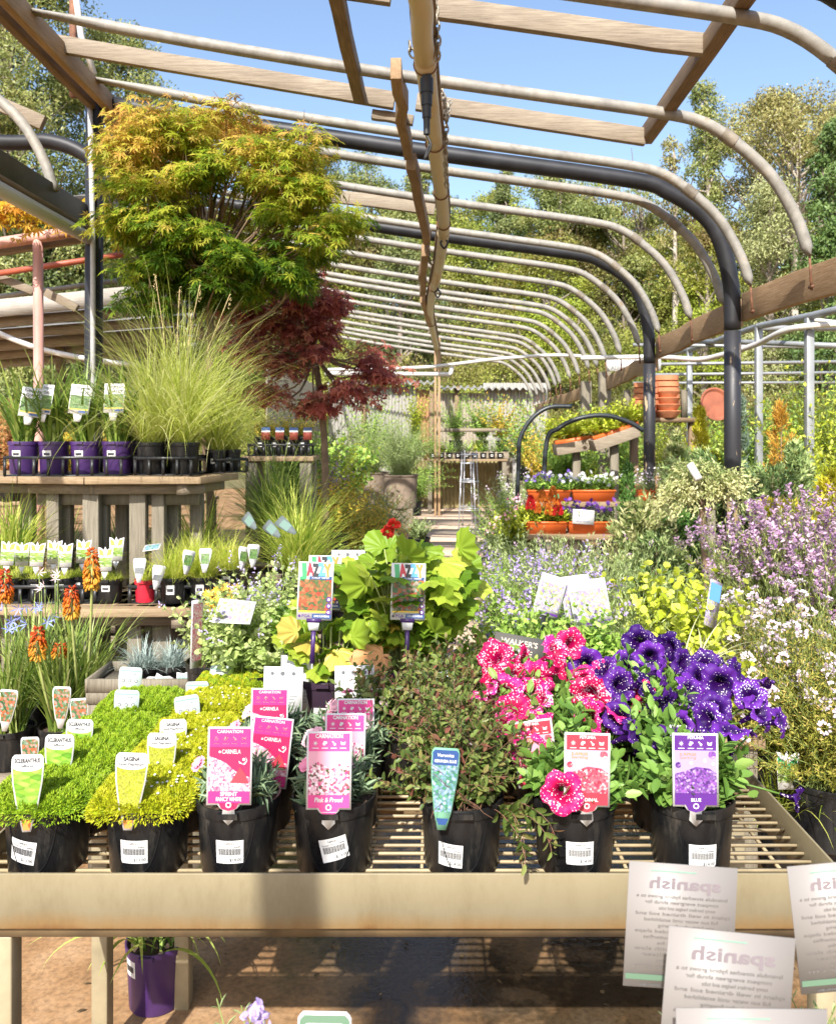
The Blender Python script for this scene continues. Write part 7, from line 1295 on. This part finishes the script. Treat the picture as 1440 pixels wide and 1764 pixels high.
# ---------- plants lining the path
for k, (x, D, z, n, H, ll, lf, lab, kw) in enumerate((
    (872, 8.2, .12, 130, (.35, .7), .05, GREENA, 'green leafy shrub at the right edge of the path', {}), (868, 7.0, .1, 120, (.3, .6), .045, SILV, 'silvery green shrub nearest the path under the red plumes', {}), (880, 9.6, .2, 120, (.4, .75), .05, SILV, 'pale flowering bush beside the tall hose hoop', dict(fl=PALEP, fln=30, fls=.02)), (885, 7.2, .35, 80, (.2, .45), .05, LIME, 'lime plant with pink blooms left of the orange troughs', dict(fl=CPET, fln=8, fls=.03)), (870, 6.2, .05, 110, (.25, .5), .045, GREENA, 'low green shrub between the path and the plank stand', {}),
    (895, 5.5, .05, 90, (.2, .45), .04, GREENA, 'dark green low plant with an orange tag beside the path', {}),
    (690, 15.2, .2, 190, (.7, 1.25), .09, GREENA, 'weeping green shrub in front of the corrugated fence, left', dict(lw=.16, droop=1.5)), (712, 13.2, .2, 130, (.55, 1.0), .08, GREENA, 'weeping narrow leaved shrub left of the far bench', dict(lw=.16, droop=1.4)), (640, 12.0, .5, 150, (.5, .95), .06, SILV, 'silvery fine leaved bush in a stone coloured urn, left', dict(lw=.12)), (690, 11.4, .5, 150, (.5, .9), .06, SILV, 'silvery fine leaved bush in a stone coloured urn, right', dict(lw=.12)),
    (600, 8.6, .05, 240, (.5, .95), .05, GOLDY, 'golden orange nandina at the left of the path', {}), (630, 8.0, .03, 240, (.4, .75), .045, GOLDY, 'low yellow nandina spreading beside the path', {}), (572, 7.2, .45, 120, (.3, .6), .05, GOLDY, 'orange tipped bush above the dark pot beside the grass clump', {}), (585, 6.2, .05, 120, (.3, .55), .04, GREENA, 'dark reddish green shrub at the foot of the big grass clump', {}), (655, 9.4, .0, 220, (.4, .8), .035, SILV, 'small variegated shrub in the black pot by the urns', {}), (722, 10.4, .0, 80, (.15, .32), .035, SILV, 'black potted variegated shrub at the left edge of the path', {}),
    (515, 7.7, .7, 150, (.55, 1.05), .05, GREENA, 'tall green shrub in front of the burgundy maple trunk', {}), (575, 9.0, .5, 120, (.5, 1.0), .055, LIME, 'fresh green shrub right of the burgundy maple trunk', {}),
    (585, 10.5, .4, 60, (.6, 1.0), .16, GREENA, 'tall plant with large heart shaped leaves under the burgundy maple', dict(tm=OVAL, lw=.7)), (545, 8.0, .6, 60, (.3, .7), .05, LAVP, 'pink flower spires beside the fence under the burgundy maple', {}), (640, 16.5, .4, 100, (.8, 1.3), .08, GREENA, 'dark green shrub at the left end of the corrugated fence', {}), (716, 17.6, .8, 40, (.6, 1.0), .09, LIME, 'small lime topped tree against the corrugated fence', dict(lean=.25)), (785, 17.4, .8, 70, (.5, .9), .09, GREENA, 'feathery green shrub behind the far bench', dict(lw=.2)), (830, 17.2, .8, 70, (.5, .95), .08, GREENA, 'dark shrub behind the far bench at its middle', {}), (865, 16.8, .8, 70, (.4, .9), .08, GOLDY, 'golden shrub behind the right end of the far bench', {}), (905, 15.5, .3, 120, (.7, 1.3), .08, GREENA, 'green shrub at the right end of the far bench', {}), (935, 14.8, .3, 110, (.7, 1.3), .08, GOLDY, 'orange green bush under the last hoops at right', {}), (610, 14.0, .4, 120, (.6, 1.1), .07, SILV, 'grey green bush under the left end of the far hoops', {}))):
    if D > 15: z += .3; H = (H[0], H[1] + .25)
    kw = dict(kw); lw = kw.pop('lw', .5); tm = kw.pop('tm', OVAL); dp = kw.pop('droop', .4); ln = kw.pop('lean', .7); urn = 'stone coloured urn' in lab
    leafy('potted_shrub', lab, x, D, z, .14 if not urn else .24, .22 if not urn else .45, lf, n, H, ll, lw, tm=tm, droop=dp, lean=ln, nl=10, rs=.003, tint=(0, 1), group='shrubs lining the path', pot=plain('stone_urn', (.20, .15, .11), .85, 0, .35, 6, bmp=.3) if urn else POTB, **kw)
    if z > .3 : 
        oo = thing('upturned_crate', 'crate under the ' + lab, 'crate', (PX(x, D), D, 0)); oo['label'] = ' '.join(('crate under the ' + lab).split()[:16]); q = MB(); box(q, (-.17, -.17, 0), (.17, .17, z)); q.build('top', TIM_X, oo, bevel=.004)
# shelf with small orange tipped pots at left behind the tall grass
plank_bench('high plank shelf of small red labelled pots behind the pale grass', PX(425, 6.0), PX(545, 6.0), 5.85, 6.2, PZ(785, 6.0), 3); tray('black carry tray of red labelled pots on the high shelf', PX(485, 6.0), 6.0, PZ(785, 6.0) + .001, 4, .11, .2, .1, hr=.07)
for k, x in enumerate((450, 474, 498, 522)):
    t = leafy('potted_shrub', ('leftmost', 'second', 'third', 'rightmost')[k] + ' small orange tipped pot in the red labelled tray', x, 6.0, PZ(785, 6.0) + .008, .048, .13, GOLDY, 45, (.09, .19), .022, .4, lean=.6, nl=7, group='small pots in the red labelled tray', st=dict(fine=False, z=.55, w=.03, hh=.03)); L = Lab(('leftmost', 'second', 'third', 'rightmost')[k] + ' red and navy label in the tray on the high shelf', 'red and navy labels').card([(-.03, 0), (.03, 0), (.03, .09), (-.03, .09)], plain('print_brick', (.22, .045, .03), .5, 0, .3, 60)); L.part('band', NAVY, lambda q: rect(q, -.03, .066, .03, .09, .0013)); L.part('stripe', PAPER, lambda q: rect(q, -.03, .056, .03, .066, .0013)); L.at(PX(x + 8, 5.9), 5.9, PZ(758, 5.9), -.08)
# far bench with seedlings, tomato cages
plank_bench('far plank bench of seedling pots in front of the corrugated fence', PX(735, 15.6), PX(872, 15.6), 15.3, 16.2, PZ(790, 15.6), 5); zb = PZ(790, 15.6)
o = thing('bench_rail', 'bleached horizontal rail above the far seedling bench', 'rail', P(815, 741, 15.9)); q = MB(); box(q, (-.72, -.03, -.035), (.75, .03, .035)); q.build('rail_board', TIM_X, o); 
for x in (-.7, .72): q = MB(); box(q, (x - .03, .031, -(PZ(741, 15.9)) ), (x + .03, .09, .03)); q.build('post', TIM_Z, o)
for k in range(9):
    X = PX(745 + k * 14.5, 15.5); t = potted('potted_seedling', ('leftmost', 'second from left', 'third from left', 'fourth from left', 'middle', 'fourth from right', 'third from right', 'second from right', 'rightmost')[k] + ' small black seedling pot on the far bench', POTC, X, 15.45, zb, .06, .11, None, 'seedling pots on the far bench', st=dict(fine=False, z=.6, w=.045, hh=.045), sides=14); lb, sb = MB(), MB(); n = 26
    shoots(lb, sb, disc(n, .05) + [0, 0, .09], rng.uniform(0, 6.28, n), rng.uniform(.12, .4, n), rng.uniform(0, .7, n), .3, 6, .05, .5, tm=LEAF, tint=(0, 1), end=.3); lb.build('foliage', (GREENA, LIME, GREENA, SILV)[k % 4], t)
o = thing('corrugated_skirt', 'dark corrugated sheet hanging below the far seedling bench', 'sheet', (0, 16.3, 0)); xs = np.linspace(PX(690, 16.3), PX(872, 16.3), 180); n = len(xs); yy = .02 * np.sin(xs / .076 * 6.283); zt = zb - .06
MB().add(np.concatenate([np.stack([xs, yy, np.full(n, .02)], 1), np.stack([xs, yy, np.full(n, zt)], 1)]), np.array([[i, i + 1, n + i + 1, n + i] for i in range(n - 1)])).build('sheet', plain('skirt_iron', (.30, .25, .12), .6, 0, .3, 4), o, smooth=True)
WIRE = plain('galvanised_wire', (.55, .55, .57), .35, .5, .1)
for lab, x0, D, H, r in (('tall wire tomato cage standing on the path', 808, 9.9, 1.32, .17), ('narrower wire tomato cage inside the tall one', 805, 10.3, 1.2, .13)):
    o = thing('tomato_cage', lab, 'plant cage', (PX(x0, D), D, 0)); 
    for k, z in enumerate((.35, .62, .95, H - .05)):
        rr = r * (.95 - .35 * (z / H)) ; q = MB(); a = np.linspace(0, 6.283, 25); tube(q, [(rr * math.cos(v), rr * math.sin(v), z) for v in a], .005, 5, cap=False); q.build('ring', WIRE, o)
    for k in range(4): q = MB(); a = k * 1.571 + .5; tube(q, [(r * math.cos(a), r * math.sin(a), 0), (r * .58 * math.cos(a), r * .58 * math.sin(a), H)], .004, 5); q.build('wire_leg', WIRE, o)

# ================================================================ left background shrubs
for k, (x, D, z, n, H, lf, lab) in enumerate(((20, 7.9, .9, 130, (.5, .85), leafmat('coral_leaves', [(.45, .16, .06), (.58, .28, .12), (.60, .42, .14)], .4, .5), 'coral red maple seedling at the left edge behind the purple pots'), (110, 8.1, .9, 130, (.45, .8), GOLDY, 'golden maple seedling behind the red pipe upright'), (215, 8.3, .9, 130, (.5, .85), GOLDY, 'golden green maple seedling behind the black post'), (300, 8.4, .9, 120, (.4, .75), LIME, 'lime green seedling behind the pale grass'))):
    leafy('potted_maple_seedling', lab, x, D, z, .12, .2, lf, n, H, .07, .8, tm=MAPLE5, lean=.6, nl=9, rs=.004, group='maple seedlings behind the tiered stand', tint=(0, 1))
plank_bench('long plank bench of maple seedlings behind the tiered stand', PX(-60, 8.1), PX(360, 8.1), 7.8, 8.5, .9, 4)
# a gold maple twig reaching in from the left
t = thing('maple_branch', 'twig of golden maple leaves reaching over the red top rail', 'branch', P(50, 385, 6.2)); q, lb = MB(), MB(); 
for e in ((.35, 0, .03), (.1, 0, .14), (-.25, 0, .1), (.45, .05, .0), (-.1, .02, .05)): 
    e = np.array(e); tube(q, spline([(-1.0, 0, -.3), (-.3, 0, -.02), e], 10), .006, 5); n = 70; scatter(lb, MAPLE, e + rng.normal(0, 1, (n, 3)) * [.10, .08, .06], rng.normal(0, .5, (n, 3)) + [0, 0, -.6], rng.normal(0, .4, (n, 3)) + [0, -.4, .9], .075, None, rng.uniform(.4, 1, n))
q.build('twigs', TRNK, t); lb.build('leaves', MAPO, t)

# ================================================================ under and before the bench
t = potted('potted_liriope', 'purple pot with long drooping strap leaves on the ground under the front bench', POTC, PX(258, 2.27), 2.33, 0.002, .082, .175, POTP, None, st=dict(fine=False, ang=-.75, z=.72, w=.045, hh=.045)); lb = MB(); n = 17
a = np.concatenate([rng.uniform(-2.9, -.3, 10), rng.uniform(0, 6.28, 7)]); blades(lb, disc(n, .05) + [0, 0, .155], a, rng.uniform(.25, .42, n), rng.uniform(.5, 1.0, n), rng.uniform(1.2, 2.1, n), rng.uniform(.012, .018, n), 10, rng.uniform(.5, 1, n)); blades(lb, disc(14, .05) + [0, 0, .155], rng.uniform(0, 6.28, 14), .26, rng.uniform(.1, .6, 14), 1.2, .012, 8, rng.uniform(.2, .9, 14)); lb.build('foliage', LIRI, t)
fb_ = thing('near_bench', 'low bench right in front of the camera, just below the picture', 'bench', (.2, .88, 0)); q = MB(); box(q, (-.75, -.24, .56), (.75, .24, .60)); q.build('bench_top', TIM_X, fb_, bevel=.004)
for x in (-.7, .7):
    for y in (-.2, .2): q = MB(); box(q, (x - .03, y - .03, 0), (x + .03, y + .03, .559)); q.build('leg', TIM_Z, fb_)
def spanish(label, x, yt, D, W, H, roll, yaw=0, X=None):
    L = Lab(label, 'care cards seen from behind', 'care_card', 'care card').card([(-W / 2, 0), (W / 2, 0), (W / 2, H), (-W / 2, H)], FPAPER, th=.0012); i = W * .06
    L.part('title', MAUVE, lambda q: write(q, 'spanish', W * .02, H * .84, H * .13, .0013, W * .66, mirror=True, bold=.03))
    def body(q):
        ls = ('lavandula stoechas hybrid grows to a', 'compact evergreen shrub for', 'sunny borders hedges and tubs', 'plant in well drained soil and', 'full sun water until established', 'trim lightly after flowering', 'to keep a tidy rounded shape', 'attracts bees and butterflies', 'frost hardy to minus five', 'feed in spring with slow', 'release fertiliser', 'height sixty cm', 'width sixty cm')
        for k, s in enumerate(ls): write(q, s, W * (.0 + .05 * (k % 3 == 2)), H * (.735 - .047 * k), H * .038, .0013, W * (.84 - .16 * (k % 3)), mirror=True, bold=.012)
        for k in (3, 5): dots(q, W * .44, H * (.735 - .047 * k), .0016, .0013)
    L.part('lettering', FGREY, body); L.part('stripe', FGREEN, lambda q: rect(q, -W / 2 + .002, H * .06, W / 2 - .002, H * .105, .0013)); L.part('footer', PGREY, lambda q: write(q, 'www.plants.com.au', -W * .05, H * .025, H * .032, .0013, W * .6, mirror=True, bold=.012)); L.part('top_strip', TEALP, lambda q: rect(q, -W * .3, H * .935, W * .12, H * .945, .0013))
    q = MB(); box(q, (-.005, .0015, -.22), (.005, .0045, .02)); q.build('stake', PAPER, L.o); return L.at(PX(x, D), D, PZ(yt, D) - H, -.06, roll, yaw)
spanish('care card seen from behind, left of the pair overlapping at lower right', 1166, 1495, .98, .128, .142, .07); spanish('nearest care card seen from behind, overlapping the left one', 1241, 1613, .86, .132, .150, .10); spanish('care card seen from behind, cut off by the right edge', 1473, 1490, .98, .128, .146, -.09); spanish('care card at the bottom right, only its top edge showing', 1297, 1748, .80, .146, .15, .01)
L = Lab('rounded white label tip with a green border at the bottom edge').card(taper_outline(.062, .10)); L.part('border', FGREEN, lambda q: poly(q, taper_outline(.062, .0985, tail=0, ins=.002), .0012)); L.part('panel', PAPER, lambda q: poly(q, taper_outline(.062, .094, tail=0, ins=.006), .0018)); q = MB(); box(q, (-.005, .0015, -.2), (.005, .0045, .0)); q.build('stake', PAPER, L.o); L.at(PX(555, .95), .95, PZ(1752, .95) - .10, -.1, .02)
for k, (x, D, lab, n) in enumerate(((1166, 1.02, 'pot behind the left care card at lower right', 26), (1290, .90, 'pot holding the nearest care cards at lower right', 26), (470, .98, 'pot of lilac flowers whose tips show at the bottom edge', 14), (1440, 1.02, 'pot under the right edge care card', 20))):
    t = bushy('potted_lavender', lab, PX(x, D), D, .60, .07, .13, POTB, SILV, n, (.10, .18) if k != 2 else (.12, .2), .03, .2, lean=.7, nl=7, group='pots on the near bench')
    if k == 2:
        q, sb = MB(), MB()
        for x2, y2 in ((441, 1742), (432, 1745), (446, 1750), (455, 1757)): p = P(x2, y2, .96) - np.array(t.location); m_ = 16; scatter(q, OVAL, p + rng.normal(0, .0035, (m_, 3)), rdir(m_), rdir(m_), .009, .008, rng.uniform(.4, 1, m_)); tube(sb, spline([(rng.normal(0, .02), 0, .12), p * [1, 1, .6], p], 8), .0012, 4)
        q.build('blossoms', CATP, t); sb.build('flower_stems', STEMG, t)

q = MB(); n = 70; p = np.stack([rng.uniform(-1.0, 1.2, n), rng.uniform(2.1, 3.2, n), np.full(n, .006)], 1); scatter(q, OVAL, p, rdir(n, -.05, .1), np.tile([0, 0, 1.0], (n, 1)) + rng.normal(0, .3, (n, 3)), rng.uniform(.008, .03, n), rng.uniform(.005, .013, n), rng.uniform(0, 1, n))
tag(q.build('leaf_litter', leafmat('litter', [(.05, .035, .02), (.16, .10, .04), (.35, .22, .10)], .1, .7)), 'dry leaves and crumbs scattered on the wet concrete under the bench', 'leaf litter', kind='stuff')
